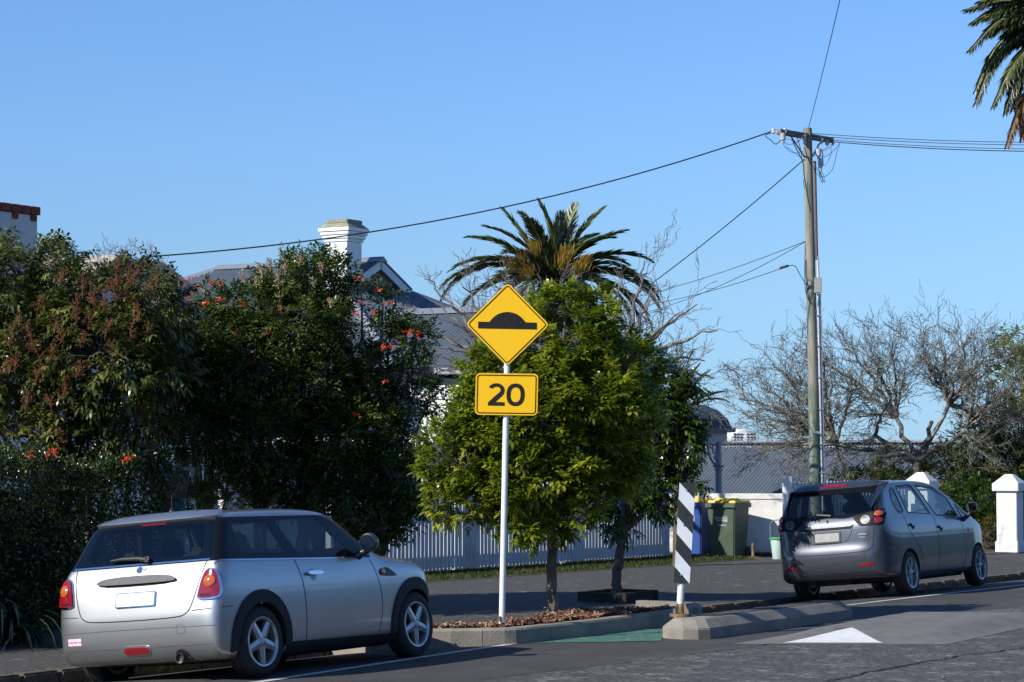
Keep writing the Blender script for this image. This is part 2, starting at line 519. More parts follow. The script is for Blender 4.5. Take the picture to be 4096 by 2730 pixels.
# tar seams wandering across the carriageway
M_tar = pm('tar_seam', (.015, .015, .017), (.035, .034, .034), 20, .7)
def seam(pts, w):
    P = [gp(*p) for p in pts]; fine = []
    for a, b in zip(P[:-1], P[1:]):
        n = max(2, int((b - a).length / .12))
        for k in range(n):
            q = a.lerp(b, k / n); fine.append((q.x + random.gauss(0, .018), q.y + random.gauss(0, .018)))
    A = [Vector((*p, .008)) for p in fine]; mb = MB(); vs = []; fs = []
    for i, p in enumerate(A):
        t = (A[min(i + 1, len(A) - 1)] - A[max(i - 1, 0)]).normalized(); ww = w * random.uniform(.5, 1.3)
        n = Vector((-t.y, t.x, 0)) * ww; vs += [p + n, p - n]
    for i in range(len(A) - 1): fs.append((2 * i, 2 * i + 1, 2 * i + 3, 2 * i + 2))
    mb.add(vs, fs); o = mb.build('tar_seam', M_tar); tag(o, kind='structure')
seam([(1880, 1572), (2000, 1545), (2180, 1512), (2353, 1490), (2500, 1470)], .016)
seam([(1100, 1562), (1400, 1528), (1700, 1490), (1800, 1478)], .008)

# ------------------------------------------------------------ speed hump
HN, HR, HF = Vector((2.17, 23.3)), Vector((4.27, 23.25)), Vector((4.5, 27.5))
def hump_z(x, y):
    e1 = HR - HN; e2 = HF - HN; w = Vector((x, y)) - HN
    det = e1.x * e2.y - e1.y * e2.x
    u = (w.x * e2.y - w.y * e2.x) / det; v = (e1.x * w.y - e1.y * w.x) / det
    f = lambda t: max(0, min(1, t)) ** 2 * (3 - 2 * max(0, min(1, t)))
    return .004 + .095 * min(1, f(u / .22) if u < .5 else f((1 - u) / .22)) * min(1, f(v / .30) if v < .5 else f((1 - v) / .2))
M_hump = pm('hump_asphalt', (.125, .12, .112), (.165, .158, .148), 5, .85, bump=.003, bscale=90, c3=(.085, .082, .078), scale3=2, t3=.62)
HFR = HF + (HR - HN)
V = []; n1, n2 = 28, 48
for i in range(n1 + 1):
    for j in range(n2 + 1):
        p = HN + (HR - HN) * (i / n1) + (HF - HN) * (j / n2); V.append((p.x, p.y, hump_z(p.x, p.y)))
F = [(i * (n2 + 1) + j, (i + 1) * (n2 + 1) + j, (i + 1) * (n2 + 1) + j + 1, i * (n2 + 1) + j + 1) for i in range(n1) for j in range(n2)]
hump = link('speed_hump', np_mesh('speed_hump', V, F, smooth=True), None, M_hump); tag(hump, kind='structure')
o = drape('hump_triangle', [(2.68, 23.40), (3.67, 23.38), (3.50, 24.3)], pm('fresh_road_paint', (.74, .74, .73), (.62, .62, .61), 12, .6, c3=(.4, .4, .39), scale3=20, t3=.66, w3=.05), .006, .08, zf=hump_z); tag(o, kind='structure')

# ------------------------------------------------------------ planter nib
NIB = [(-2.2, 24.4), (-1.75, 23.75), (-1.25, 23.33), (-.76, 23.2), (-.13, 23.3), (.10, 23.42), (.34, 23.78), (.57, 24.1), (.80, 24.4), (1.10, 24.9), (1.34, 25.3), (1.59, 25.7), (1.95, 26.35), (2.14, 26.8), (2.2, 27.2), (2.1, 27.6), (1.85, 27.8), (1.4, 28.0)]
def ribbon(mb, path, w, z0, z1, side=1, gap=None):
    A = [Vector((*p, 0)) for p in path]
    N = []
    for i, p in enumerate(A):
        t = (A[min(i + 1, len(A) - 1)] - A[max(i - 1, 0)]).normalized(); N.append(Vector((-t.y, t.x, 0)) * side * w)
    n = len(A); vs = []
    for p, q in zip(A, N):
        vs += [(p.x, p.y, z0), (p.x, p.y, z1 - .02), (p.x + q.x * .12, p.y + q.y * .12, z1), (p.x + q.x, p.y + q.y, z1), (p.x + q.x, p.y + q.y, z0)]
    fs = []
    for i in range(n - 1):
        for k in range(4): fs.append((5 * i + k, 5 * i + k + 1, 5 * i + 5 + k + 1, 5 * i + 5 + k))
    fs += [(0, 1, 2, 3, 4), tuple(5 * (n - 1) + k for k in (4, 3, 2, 1, 0))]
    mb.add(vs, fs)
planter = empty('kerbed_planter', (0.4, 24.6, 0)); tag(planter, 'kerbed roadside planter bed with brown bark mulch under the sign and the first tree', 'planter bed')
cn = chaikin(NIB, 1, False)
# separate concrete lengths with joints
mb = MB(); i = 0
nibs = [Vector((*p, 0)) for p in cn]
seg = []; acc = 0; cur = [nibs[0]]
for a, b in zip(nibs[:-1], nibs[1:]):
    cur.append(b); acc += (b - a).length
    if acc > .85: seg.append(cur); cur = [b]; acc = 0
if len(cur) > 1: seg.append(cur)
for s in seg:
    s = [p.copy() for p in s]
    s[-1] = s[-1] + (s[-2] - s[-1]).normalized() * .008
    ribbon(mb, [(p.x, p.y) for p in s], .15, -.25, .155)
mb.build('concrete_edging', M_concrete, planter)
back = [(-1.7, 23.95), (-.77, 23.6), (-.2, 24.05), (.25, 24.9), (.65, 25.75), (1.1, 26.15), (1.55, 26.4), (1.9, 26.75)]
mb = MB(); ribbon(mb, chaikin(back, 1, False), -.07, -.2, .152); mb.build('rear_edging', M_concrete, planter)
inner = [(-1.6, 23.9), (-.8, 23.5), (-.2, 23.55), (.1, 23.75), (.45, 24.3), (.7, 24.65), (1.2, 25.5), (1.7, 26.3), (1.8, 26.7), (1.5, 26.4), (1.05, 26.1), (.6, 25.7), (.2, 24.85), (-.25, 24.0), (-.8, 23.62)]
M_soil = pm('mulch_soil', (.06, .035, .02), (.11, .06, .035), 25, .95, bump=.01)
drape('soil', inner, M_soil, .0, .12, zf=lambda x, y: .135 + .02 * math.sin(x * 7) * math.cos(y * 5), parent=planter)
# mulch chips
IN = np.array(inner); n = 6500
pts = rng.uniform(IN.min(0), IN.max(0), (n * 4, 2)); pts = pts[in_poly(pts, IN)][:n]
n = len(pts); z = .15 + rng.uniform(0, .03, n) + .02 * np.sin(pts[:, 0] * 7) * np.cos(pts[:, 1] * 5)
L = rng.uniform(.015, .05, n); W = rng.uniform(.005, .012, n); a = rng.uniform(0, 6.28, n); el = rng.uniform(-.5, .7, n)
dx = np.c_[np.cos(a) * np.cos(el), np.sin(a) * np.cos(el), np.sin(el)]; dy = np.c_[-np.sin(a), np.cos(a), rng.uniform(-.5, .5, n)]
c = np.c_[pts, z]
V = np.stack([c - dx * L[:, None] - dy * W[:, None], c + dx * L[:, None] - dy * W[:, None], c + dx * L[:, None] + dy * W[:, None], c - dx * L[:, None] + dy * W[:, None]], 1).reshape(-1, 3)
M_chip = leaf_mat('bark_chip', (.12, .055, .03), (.30, .15, .085), (.45, .33, .22), rough=.8, transl=0, p3=.85)
o = link('bark_mulch', np_mesh('bark_mulch', V, np.arange(4 * n).reshape(-1, 4), attr=np.repeat(rng.uniform(0, 1, n), 4)), planter, M_chip); o['kind'] = 'stuff'
# paved infill behind the planter
o = drape('footpath_infill', back[1:] + [(2.0, 27.75), (1.6, 28.9), (-.2, 26.5), (-2.2, 23.9), (-1.6, 24.0)], M_path, .004, .3,
          zf=lambda x, y: (lambda d: .13 * max(0, min(1, (d + .25) / 1.6)) + .012)(float(kerb_d([(x, y)])[0][0])))
tag(o, kind='structure')

# ------------------------------------------------------------ traffic island
isl = empty('traffic_island', (1.8, 24.3, 0)); tag(isl, 'long narrow concrete traffic island with a chamfered nose beside the green lane', 'traffic island')
A0 = Vector((1.70, 24.02, 0)); DI = Vector((.537, .8436, 0)); NI = Vector((-.8436, .537, 0)); LI = 3.75; WI = .55
def isl_outline(inset, l0, l1):
    h = WI / 2 - inset; pts = []
    r = min(.2, h)
    loc = [(l0 + inset, -h + r), (l0 + inset + r * .4, -h + r * .35), (l0 + inset + r, -h), (l1 - inset - .1, -h), (l1 - inset, -h + .1), (l1 - inset, h - .1), (l1 - inset - .1, h), (l0 + inset + r, h), (l0 + inset + r * .4, h - r * .35), (l0 + inset, h - r)]
    return [A0 + DI * u + NI * v for u, v in loc]
mb = MB(); rings = [(0, -.05, 0), (0, .105, 0), (.10, .20, .0)]
vs = []
for ins, z, _ in rings: vs += [(p.x, p.y, z) for p in isl_outline(ins, -.05, LI)]
n = 10; fs = [tuple(range(2 * n, 3 * n))]
for r_ in range(2):
    for k in range(n): fs.append((r_ * n + k, r_ * n + (k + 1) % n, (r_ + 1) * n + (k + 1) % n, (r_ + 1) * n + k))
mb.add(vs, fs); mb.build('concrete_kerb', M_concrete, isl, bevel=.008)
mb = MB(); q = [A0 + DI * u + NI * v for u, v in ((.55, -.13), (LI - .35, -.13), (LI - .35, .13), (.55, .13))]
mb.add([(p.x, p.y, .206) for p in q], [(0, 1, 2, 3)]); mb.build('asphalt_infill', M_path, isl)

# ------------------------------------------------------------ chevron post
post = empty('chevron_marker', (1.755, 24.4, .2)); tag(post, 'leaning black and white striped hazard marker bolted on the nose of the traffic island', 'road marker')
pb = at(1565, 1415, 24.4); pb.z = .20
M_rust = pm('rusty_steel', (.20, .12, .06), (.10, .065, .04), 12, .8, bump=.004, c3=(.24, .19, .12), scale3=9, t3=.55)
M_markw = pm('marker_white', (.66, .70, .74), (.58, .62, .66), 6, .4, c3=(.4, .42, .44), scale3=12, t3=.68)
M_markb = pm('marker_black', (.016, .017, .02), (.03, .032, .036), 15, .5, c3=(.1, .1, .11), scale3=10, t3=.66)
sc_ = .4147 / (FPX / 24.4)      # metres per zoom px
def mk(px, py):                 # a point of the marker's plane from its measured drawing
    return at((2600 + .4147 * px) / KP, (1850 + .4147 * py) / KP, 24.37)
TL, TR, BR, BL = mk(285, 195), mk(440, 200), mk(382, 1172), mk(230, 1165)
XM = (TR - TL).normalized(); ZM = (TL - BL).normalized(); YM = Vector((0, 1, 0))
mb = MB(); f = [TL, TR, BR, BL]; mb.add([p + YM * .004 for p in f] + [p + YM * .014 for p in f], [(0, 1, 2, 3), (7, 6, 5, 4), (0, 4, 5, 1), (1, 5, 6, 2), (2, 6, 7, 3), (3, 7, 4, 0)])
mb.build('panel', M_markb, post)
def edge(side, y):
    A, B = (TL, BL) if side == 0 else (TR, BR)
    return A.lerp(B, (y - 197) / 971.0)
for yl0, yl1, yr0, yr1 in ((197, 357, 352, 517), (530, 690, 690, 850), (850, 1010, 1012, 1168)):
    mb = MB(); q = [edge(0, yl0), edge(0, yl1), edge(1, yr1), edge(1, yr0)]
    ins = (q[0] + q[1] + q[2] + q[3]) / 4
    mb.add([p + Vector((0, 0.001, 0)) for p in q] + [p + YM * .0045 for p in q], [(0, 1, 2, 3), (0, 4, 5, 1), (1, 5, 6, 2), (2, 6, 7, 3), (3, 7, 4, 0)]); mb.build('white_band', M_markw, post)
mb = MB(); lean = (TL + TR - BL - BR).normalized()
s0 = (BL + BR) / 2 + YM * .05; s0 = s0 - lean * ((s0.z - .33) / lean.z)
mb.tube([s0, s0 + lean * .3, s0 + lean * 1.2], .037, 16); mb.build('white_sleeve', M_white, post, smooth=True)
mb = MB(); st = Vector((pb.x, s0.y, .22)); mb.tube([st, s0 + lean * .04], [.036, .032], 14); mb.build('rusty_stub', M_rust, post, smooth=True)
mb = MB(); mb.lathe([(.115, -.018), (.12, .0), (.115, .014)], (st.x, st.y, .216), UP, 28); mb.build('base_flange', M_rust, post, smooth=True)
for k in range(3):
    w = R(200 + 120 * k); d = Vector((math.cos(w), math.sin(w), 0)); mb = MB()
    mb.prism([(0.03, .01), (.10, .01), (.035, .14)], Vector((st.x, st.y, .222)) - d.cross(UP) * .004, d, UP, -.008); mb.build('gusset', M_rust, post)
for k in range(4):
    w = R(225 + 90 * k); mb = MB(); mb.lathe([(.011, 0), (.011, .03), (.006, .031), (.006, .05)], (st.x + math.cos(w) * .095, st.y + math.sin(w) * .095, .228), UP, 6); mb.build('bolt', M_galv, post)
for yy in (270, 605, 1088):
    c = edge(0, yy).lerp(edge(1, yy), .42 + (.0 if yy > 300 else .06)); mb = MB(); mb.lathe([(.011, 0), (.009, .008), (.0001, .01)], c, Vector((0, -1, 0)), 10); mb.build('bolt', M_galv, post)

# ------------------------------------------------------------ speed hump warning sign
sgn = empty('warning_sign', (-.10, 23.7, .15)); tag(sgn, 'yellow diamond speed hump warning sign over a yellow 20 plate on a white post', 'road sign')
M_yel = pm('sign_yellow', (.90, .52, .008), (.84, .475, .006), 150, .38, spec=.4)
M_sblk = pm('sign_black', (.010, .009, .008), (.016, .015, .013), 20, .55, spec=.3)
YS = 23.7
p0 = at(1153, 1440, YS); p1 = at(1168.2, 690, YS)
mb = MB(); ax = (p1 - p0).normalized(); p0 = p0 + Vector((0, .045, 0)); p1 = p1 + Vector((0, .045, 0))
mb.tube([p0 - ax * .1, p0, p1], .031, 18); mb.build('post', pm('post_white', (.74, .75, .76), (.66, .67, .68), 6, .35), sgn, smooth=True)
mb = MB(); q = p0 + Vector((-.02, -.035, .05)); mb.tube([q, q + UP * .05], .012, 8); mb.build('anchor_bolt', M_rust, sgn)
cS = at(1166, 746, YS); sS = 336 / (FPX / YS) / math.sqrt(2)   # side of the square
XS = Vector((math.cos(R(.5)), 0, -math.sin(R(.5)))); ZS = Vector((math.sin(R(.5)), 0, math.cos(R(.5)))); NS = Vector((0, -1, 0))
u1 = (XS + ZS).normalized(); u2 = (ZS - XS).normalized()
def plate(name, O, X, Z, w, h, r, mat, y, th=.004):
    mb = MB(); mb.prism(rrect(-w / 2, w / 2, -h / 2, h / 2, r, 6), O + NS * y, X, Z, -.0 + th if False else th); return mb.build(name, mat, sgn)
def frame(name, O, X, Z, w, h, r, t, mat, y, th=.0015):
    o1 = rrect(-w / 2, w / 2, -h / 2, h / 2, r, 6); i1 = rrect(-w / 2 + t, w / 2 - t, -h / 2 + t, h / 2 - t, max(r - t, .004), 6)
    n = len(o1); mb = MB(); vs = [O + X * p[0] + Z * p[1] + NS * y for p in o1 + i1] + [O + X * p[0] + Z * p[1] + NS * (y - th) for p in o1 + i1]
    fs = []
    for i in range(n):
        j = (i + 1) % n; fs += [(i, j, n + j, n + i), (i, 2 * n + i, 2 * n + j, j), (n + i, n + j, 3 * n + j, 3 * n + i)]
    mb.add(vs, fs); return mb.build(name, mat, sgn)
M_alu = pm('sign_back', (.45, .45, .45), (.38, .38, .38), 8, .4, metal=.5)
plate('diamond_panel', cS, u1, u2, sS, sS, .045, M_yel, 0.0)
frame('diamond_border', cS, u1, u2, sS - .030, sS - .030, .032, .011, M_sblk, .006)
arc = [(-.296, -.042), (.296, -.048), (.296, .020), (.185, .022)]
for k in range(1, 16):
    a = R(59.5 - 119 * k / 16); arc.append((.2085 * math.sin(a), .022 - .1045 + .2085 * math.cos(a)))
arc += [(-.183, .024), (-.296, .026)]
mb = MB(); mb.prism(arc, cS + NS * .006 + Vector((0, 0, 0)), XS, ZS, .0015); mb.build('hump_symbol', M_sblk, sgn)
c2 = at(1164, 906.5, YS); w2, h2 = 143.5 / ppm(YS), 96 / ppm(YS)
X2 = Vector((math.cos(R(.8)), 0, -math.sin(R(.8)))); Z2 = Vector((math.sin(R(1.4)), 0, math.cos(R(1.4))))
plate('speed_panel', c2, X2, Z2, w2, h2, .045, M_yel, .0)
frame('speed_border', c2, X2, Z2, w2 - .030, h2 - .030, .032, .011, M_sblk, .006)
def digit(poly, inner=None):
    global c2
    O = c2 + NS * .006
    if inner:
        n = len(poly); mb = MB(); vs = [O + X2 * p[0] + Z2 * p[1] for p in poly + inner] + [O + X2 * p[0] + Z2 * p[1] - NS * .0015 for p in poly + inner]
        fs = []
        for i in range(n):
            j = (i + 1) % n; fs += [(i, j, n + j, n + i), (i, 2 * n + i, 2 * n + j, j), (n + i, n + j, 3 * n + j, 3 * n + i)]
        mb.add(vs, fs)
    else:
        mb = MB(); n = len(poly)
        V, F = fill2d(poly, (), .2); mb.add([O + X2 * p[0] + Z2 * p[1] + NS * .0012 for p in V], F)
    return mb.build('digit', M_sblk, sgn)
# digit heights/positions read from the plate: 0.245 tall, strokes 0.042
def ell(cx, cz, a, b, n=40, p=2.35):
    r = []
    for k in range(n):
        t = 2 * math.pi * k / n; c, s = math.cos(t), math.sin(t)
        r.append((cx + a * math.copysign(abs(c) ** (2 / p), c), cz + b * math.copysign(abs(s) ** (2 / p), s)))
    return r
digit(ell(.091, -.004, .092, .114), ell(.091, -.004, .050, .074))
two = []
for k in range(13):                                    # outer bow of the 2
    a = R(158 - 178 * k / 12); two.append((-.104 + .083 * math.cos(a), .040 + .070 * math.sin(a)))
two += [(-.028, .005), (-.050, -.022), (-.098, -.066), (-.115, -.080), (-.018, -.080), (-.018, -.116), (-.186, -.116), (-.186, -.085), (-.122, -.024), (-.085, .008), (-.070, .022)]
for k in range(11):
    a = R(-5 + 158 * k / 10); two.append((-.104 + .043 * math.cos(a), .040 + .036 * math.sin(a)))
digit(two)
for zc in (cS.z + .12, cS.z - .15, c2.z + .05, c2.z - .08):
    mb = MB(); mb.tube([Vector((p1.x - .05, YS + .01, zc)), Vector((p1.x + .05, YS + .01, zc))], .008, 6); mb.build('bracket', M_galv, sgn)

# ------------------------------------------------------------ cars
def sd_poly(P, V):
    V = np.asarray(V, float); d = np.full(len(P), 1e9); ins = np.zeros(len(P), bool)
    for i in range(len(V)):
        a, b = V[i], V[(i + 1) % len(V)]; e = b - a; w = P - a
        t = np.clip((w @ e) / (e @ e + 1e-12), 0, 1); q = w - t[:, None] * e
        d = np.minimum(d, (q ** 2).sum(1))
        if a[1] != b[1]:
            c = (a[1] > P[:, 1]) != (b[1] > P[:, 1])
            ins ^= c & (P[:, 0] < e[0] * (P[:, 1] - a[1]) / e[1] + a[0])
    d = np.sqrt(d); return np.where(ins, -d, d)
class Field:
    def __init__(s, poly, x0, x1, y0, y1, h=.0125, it=3, blur=2):
        poly = chaikin(poly, it); s.h = h; s.x0 = x0; s.y0 = y0
        xs = np.arange(x0, x1 + h, h); ys = np.arange(y0, y1 + h, h); s.nx, s.ny = len(xs), len(ys)
        X, Y = np.meshgrid(xs, ys, indexing='ij')
        g = sd_poly(np.c_[X.ravel(), Y.ravel()], poly).reshape(s.nx, s.ny)
        for _ in range(blur):
            g = (np.roll(g, 1, 0) + np.roll(g, -1, 0) + np.roll(g, 1, 1) + np.roll(g, -1, 1) + 2 * g) / 6
        s.g = g
    def __call__(s, x, y):
        u = np.clip((x - s.x0) / s.h, 0, s.nx - 1.001); v = np.clip((y - s.y0) / s.h, 0, s.ny - 1.001)
        i = u.astype(int); j = v.astype(int); a = u - i; b = v - j; g = s.g
        return (g[i, j] * (1 - a) * (1 - b) + g[i + 1, j] * a * (1 - b) + g[i, j + 1] * (1 - a) * b + g[i + 1, j + 1] * a * b)
def smax(a, b, k):
    h = np.maximum(k - np.abs(a - b), 0) / k
    return np.maximum(a, b) + h * h * k / 4

class CarShape:
    def __init__(s, side, plan, sect, k=(.10, .10), ax=(.9, 2.7, .6)):
        L_ = max(p[0] for p in side) + .3
        s.fs = Field(side, -.4, L_, -.1, 1.8); s.fp = Field(plan, -.4, L_, -1.1, 1.1); s.fq = Field(sect, -1.1, 1.1, -.1, 1.8)
        s.k = k; s.ax = ax
    def f(s, P):
        a = s.fs(P[:, 0], P[:, 2]); b = s.fp(P[:, 0], P[:, 1]); c = s.fq(P[:, 1], P[:, 2])
        return smax(smax(a, b, s.k[0]), c, s.k[1])
    def grad(s, P, e=.012):
        g = np.stack([s.f(P + d) - s.f(P - d) for d in np.eye(3) * e], 1)
        return g / (np.linalg.norm(g, axis=1, keepdims=True) + 1e-9)
    def mesh(s, name, off=0.0, clipz=None, nv=176, cap=44, mid=76):
        xa, xb, z0 = s.ax; O = []; D = []
        ph = [(xa, -math.pi / 2 * (1 - i / cap)) for i in range(1, cap)] + [(xa + (xb - xa) * i / mid, 0) for i in range(mid + 1)] + [(xb, math.pi / 2 * i / cap) for i in range(1, cap)]
        for x, p in ph:
            for k in range(nv):
                w = 2 * math.pi * k / nv
                O.append((x, 0, z0)); D.append((math.sin(p), math.cos(p) * math.cos(w), math.cos(p) * math.sin(w)))
        O += [(xa, 0, z0), (xb, 0, z0)]; D += [(-1, 0, 0), (1, 0, 0)]
        O = np.array(O, float); D = np.array(D, float); lo = np.zeros(len(O)); hi = np.full(len(O), 2.2)
        def ff(P):
            r = s.f(P) + off
            return r if clipz is None else smax(r, clipz - P[:, 2], .03)
        for _ in range(17):
            m = (lo + hi) / 2; ins = ff(O + D * m[:, None]) < 0
            lo = np.where(ins, m, lo); hi = np.where(ins, hi, m)
        V = O + D * lo[:, None]; n = len(ph); F = []
        for i in range(n - 1):
            for k in range(nv):
                k2 = (k + 1) % nv; F.append((i * nv + k, i * nv + k2, (i + 1) * nv + k2, (i + 1) * nv + k))
        ia, ib = n * nv, n * nv + 1
        for k in range(nv):
            F.append((ia, (k + 1) % nv, k)); F.append((ib, (n - 1) * nv + k, (n - 1) * nv + (k + 1) % nv))
        me = bpy.data.meshes.new(name); me.from_pydata([tuple(v) for v in V], [], F); me.update()
        bm = bmesh.new(); bm.from_mesh(me); bmesh.ops.recalc_face_normals(bm, faces=bm.faces); bm.to_mesh(me); bm.free()
        return me

def boolean(me, cutters):
    "subtract each cutter mesh in turn"
    o = bpy.data.objects.new('tmp', me); col.objects.link(o); tmp = [o]
    for c in cutters:
        q = bpy.data.objects.new('tmpc', c); col.objects.link(q); tmp.append(q)
        m = o.modifiers.new('b', 'BOOLEAN'); m.object = q; m.operation = 'DIFFERENCE'; m.solver = BSOLVER
    dg = bpy.context.evaluated_depsgraph_get()
    r = bpy.data.meshes.new_from_object(o.evaluated_get(dg))
    for t in tmp: bpy.data.objects.remove(t)
    return r
BSOLVER = 'MANIFOLD'

def tri_clean(me):
    bm = bmesh.new(); bm.from_mesh(me); bmesh.ops.recalc_face_normals(bm, faces=bm.faces); bm.to_mesh(me); bm.free(); return me
def prism_mesh(items):
    "items: (poly2d, axis, lo, hi); axis 1 = side view polygon (x,z), axis 0 = rear view polygon (y,z)"
    mb = MB()
    for poly, axs, lo, hi in items:
        n = len(poly); vs = []
        for t in (lo, hi):
            for a, b in poly: vs.append((a, t, b) if axs == 1 else (t, a, b))
        mb.add(vs, [tuple(range(n))[::-1], tuple(range(n, 2 * n))] + [(i, (i + 1) % n, n + (i + 1) % n, n + i) for i in range(n)])
    me = bpy.data.meshes.new('cut'); me.from_pydata(mb.v, [], mb.f); me.update(); return tri_clean(me)

class Car:
    def __init__(s, root, shape):
        s.root = root; s.shape = shape
        base = shape.mesh('outer')
        s.base = base
        s.bvh = BVHTree.FromPolygons([tuple(v.co) for v in base.vertices], [tuple(p.vertices) for p in base.polygons])
    def cast(s, a, b, view):
        if view == 'R': o, d = Vector((a, -2, b)), Vector((0, 1, 0))
        elif view == 'L': o, d = Vector((a, 2, b)), Vector((0, -1, 0))
        elif view == 'B': o, d = Vector((-1.5, a, b)), Vector((1, 0, 0))
        elif view == 'F': o, d = Vector((6, a, b)), Vector((-1, 0, 0))
        else: o, d = Vector((a, b, 3)), Vector((0, 0, -1))
        h = s.bvh.ray_cast(o, d)
        if h[0] is None: h = s.bvh.find_nearest(o + d * 1.2)
        p = h[0]; n = Vector(s.shape.grad(np.array([p]))[0])
        return p, n
    def patch(s, name, poly, view, off, mat, th=.012, holes=(), g=.035, parent=None, both=False, dome=0):
        V, F = fill2d(poly, holes, g); n = len(V); top = []; nr = []
        cx = V.mean(0); rad = np.sqrt(((V - cx) ** 2).sum(1)).max()
        for a, b in V:
            p, q = s.cast(a, b, view)
            e = off + (dome * (1 - ((a - cx[0]) ** 2 + (b - cx[1]) ** 2) / rad ** 2) if dome else 0)
            top.append(p + q * e); nr.append(q)
        vs = list(top); fs = [tuple(f) for f in F]
        if th:
            cnt = {}
            for f in F:
                for i in range(len(f)):
                    e = (f[i], f[(i + 1) % len(f)]); cnt[e] = 1
            bd = [e for e in cnt if (e[1], e[0]) not in cnt]
            mp = {}
            for e in bd:
                for i in e:
                    if i not in mp: mp[i] = len(vs); vs.append(top[i] - nr[i] * th)
            fs += [(e[1], e[0], mp[e[0]], mp[e[1]]) for e in bd]
        me = bpy.data.meshes.new(name); me.from_pydata([tuple(v) for v in vs], [], fs); me.update()
        # orient outwards
        if sum(me.polygons[i].normal.dot(nr[F[i][0]]) for i in range(len(F))) < 0: me.flip_normals()
        me.polygons.foreach_set('use_smooth', np.ones(len(me.polygons), bool)); me.set_sharp_from_angle(angle=R(40))
        o = link(name, me, parent or s.root, mat, local=True)
        if both:
            s.patch(name, poly, {'R': 'L', 'L': 'R'}[view], off, mat, th, holes, g, parent, False, dome)
        return o
    def line(s, name, pts, view, w, mat, off=.0015, both=False, it=2):
        "thin strip laid on the skin"
        P = chaikin(pts, it, False) if it else pts
        P = [pts[0]] + P + [pts[-1]] if it else P
        fine = []
        for a, b in zip(P[:-1], P[1:]):
            L_ = math.hypot(b[0] - a[0], b[1] - a[1]); n = max(1, int(L_ / .04))
            for k in range(n): fine.append((a[0] + (b[0] - a[0]) * k / n, a[1] + (b[1] - a[1]) * k / n))
        fine.append(P[-1]); C = [s.cast(a, b, view) for a, b in fine]; vs = []
        for i, (p, n) in enumerate(C):
            t = (C[min(i + 1, len(C) - 1)][0] - C[max(i - 1, 0)][0]).normalized(); q = n.cross(t).normalized() * w / 2
            vs += [p + n * off + q, p + n * off - q]
        fs = [(2 * i, 2 * i + 1, 2 * i + 3, 2 * i + 2) for i in range(len(C) - 1)]
        mb = MB(); mb.add(vs, fs); o = mb.build(name, mat, s.root, local=True)
        if both: s.line(name, pts, {'R': 'L', 'L': 'R'}[view], w, mat, off, False, it)
        return o
    def body(s, cav_off, cav_z, side_win, rear_win, front_win, arches, arch_r, mats, band=None):
        me = s.base.copy()
        if band:
            bm = bmesh.new(); bm.from_mesh(me)
            for co, no in band[:2]:
                bmesh.ops.bisect_plane(bm, geom=bm.verts[:] + bm.edges[:] + bm.faces[:], plane_co=co, plane_no=no)
            bm.to_mesh(me); bm.free()
        cav = s.shape.mesh('cav', cav_off, cav_z, 72, 18, 32)
        sw = prism_mesh([(w, 1, -1.2, 1.2) for w in side_win])
        ew = prism_mesh([(rear_win, 0, -.5, 1.2), (front_win, 0, s.shape.ax[1] - .6, 5)])
        mb = MB()
        for x, z in arches:
            for sg in (-1, 1): mb.lathe([(arch_r, -.22), (arch_r, .25)], (x, sg * .86, z), Vector((0, 1, 0)), 56)
        am = bpy.data.meshes.new('arch'); am.from_pydata(mb.v, [], mb.f); am.update(); tri_clean(am)
        r = boolean(me, [cav, sw, ew, am])
        nv = len(r.vertices); co = np.empty(nv * 3, np.float32); r.vertices.foreach_get('co', co); co = co.reshape(-1, 3).astype(float)
        fv = s.shape.f(co); gr = s.shape.grad(co); surf = np.abs(fv) < .006
        r.materials.clear()
        for m in mats: r.materials.append(m)
        norms = []; sm = []
        for p in r.polygons:
            vi = list(p.vertices); on = surf[vi].all() and p.normal.dot(Vector(gr[vi[0]])) > .5
            c = p.center; mi = 0
            if not on:
                mi = 1
                if c.z > cav_z - .02: mi = 2
            elif band and band[2](c): mi = 3
            elif c.z < .19: mi = 1
            p.material_index = mi; p.use_smooth = True
            for i in vi: norms.append(tuple(gr[i]) if on else tuple(p.normal))
        r.normals_split_custom_set(norms)
        r.name = 'body'
        return link('body', r, s.root, None, local=True)

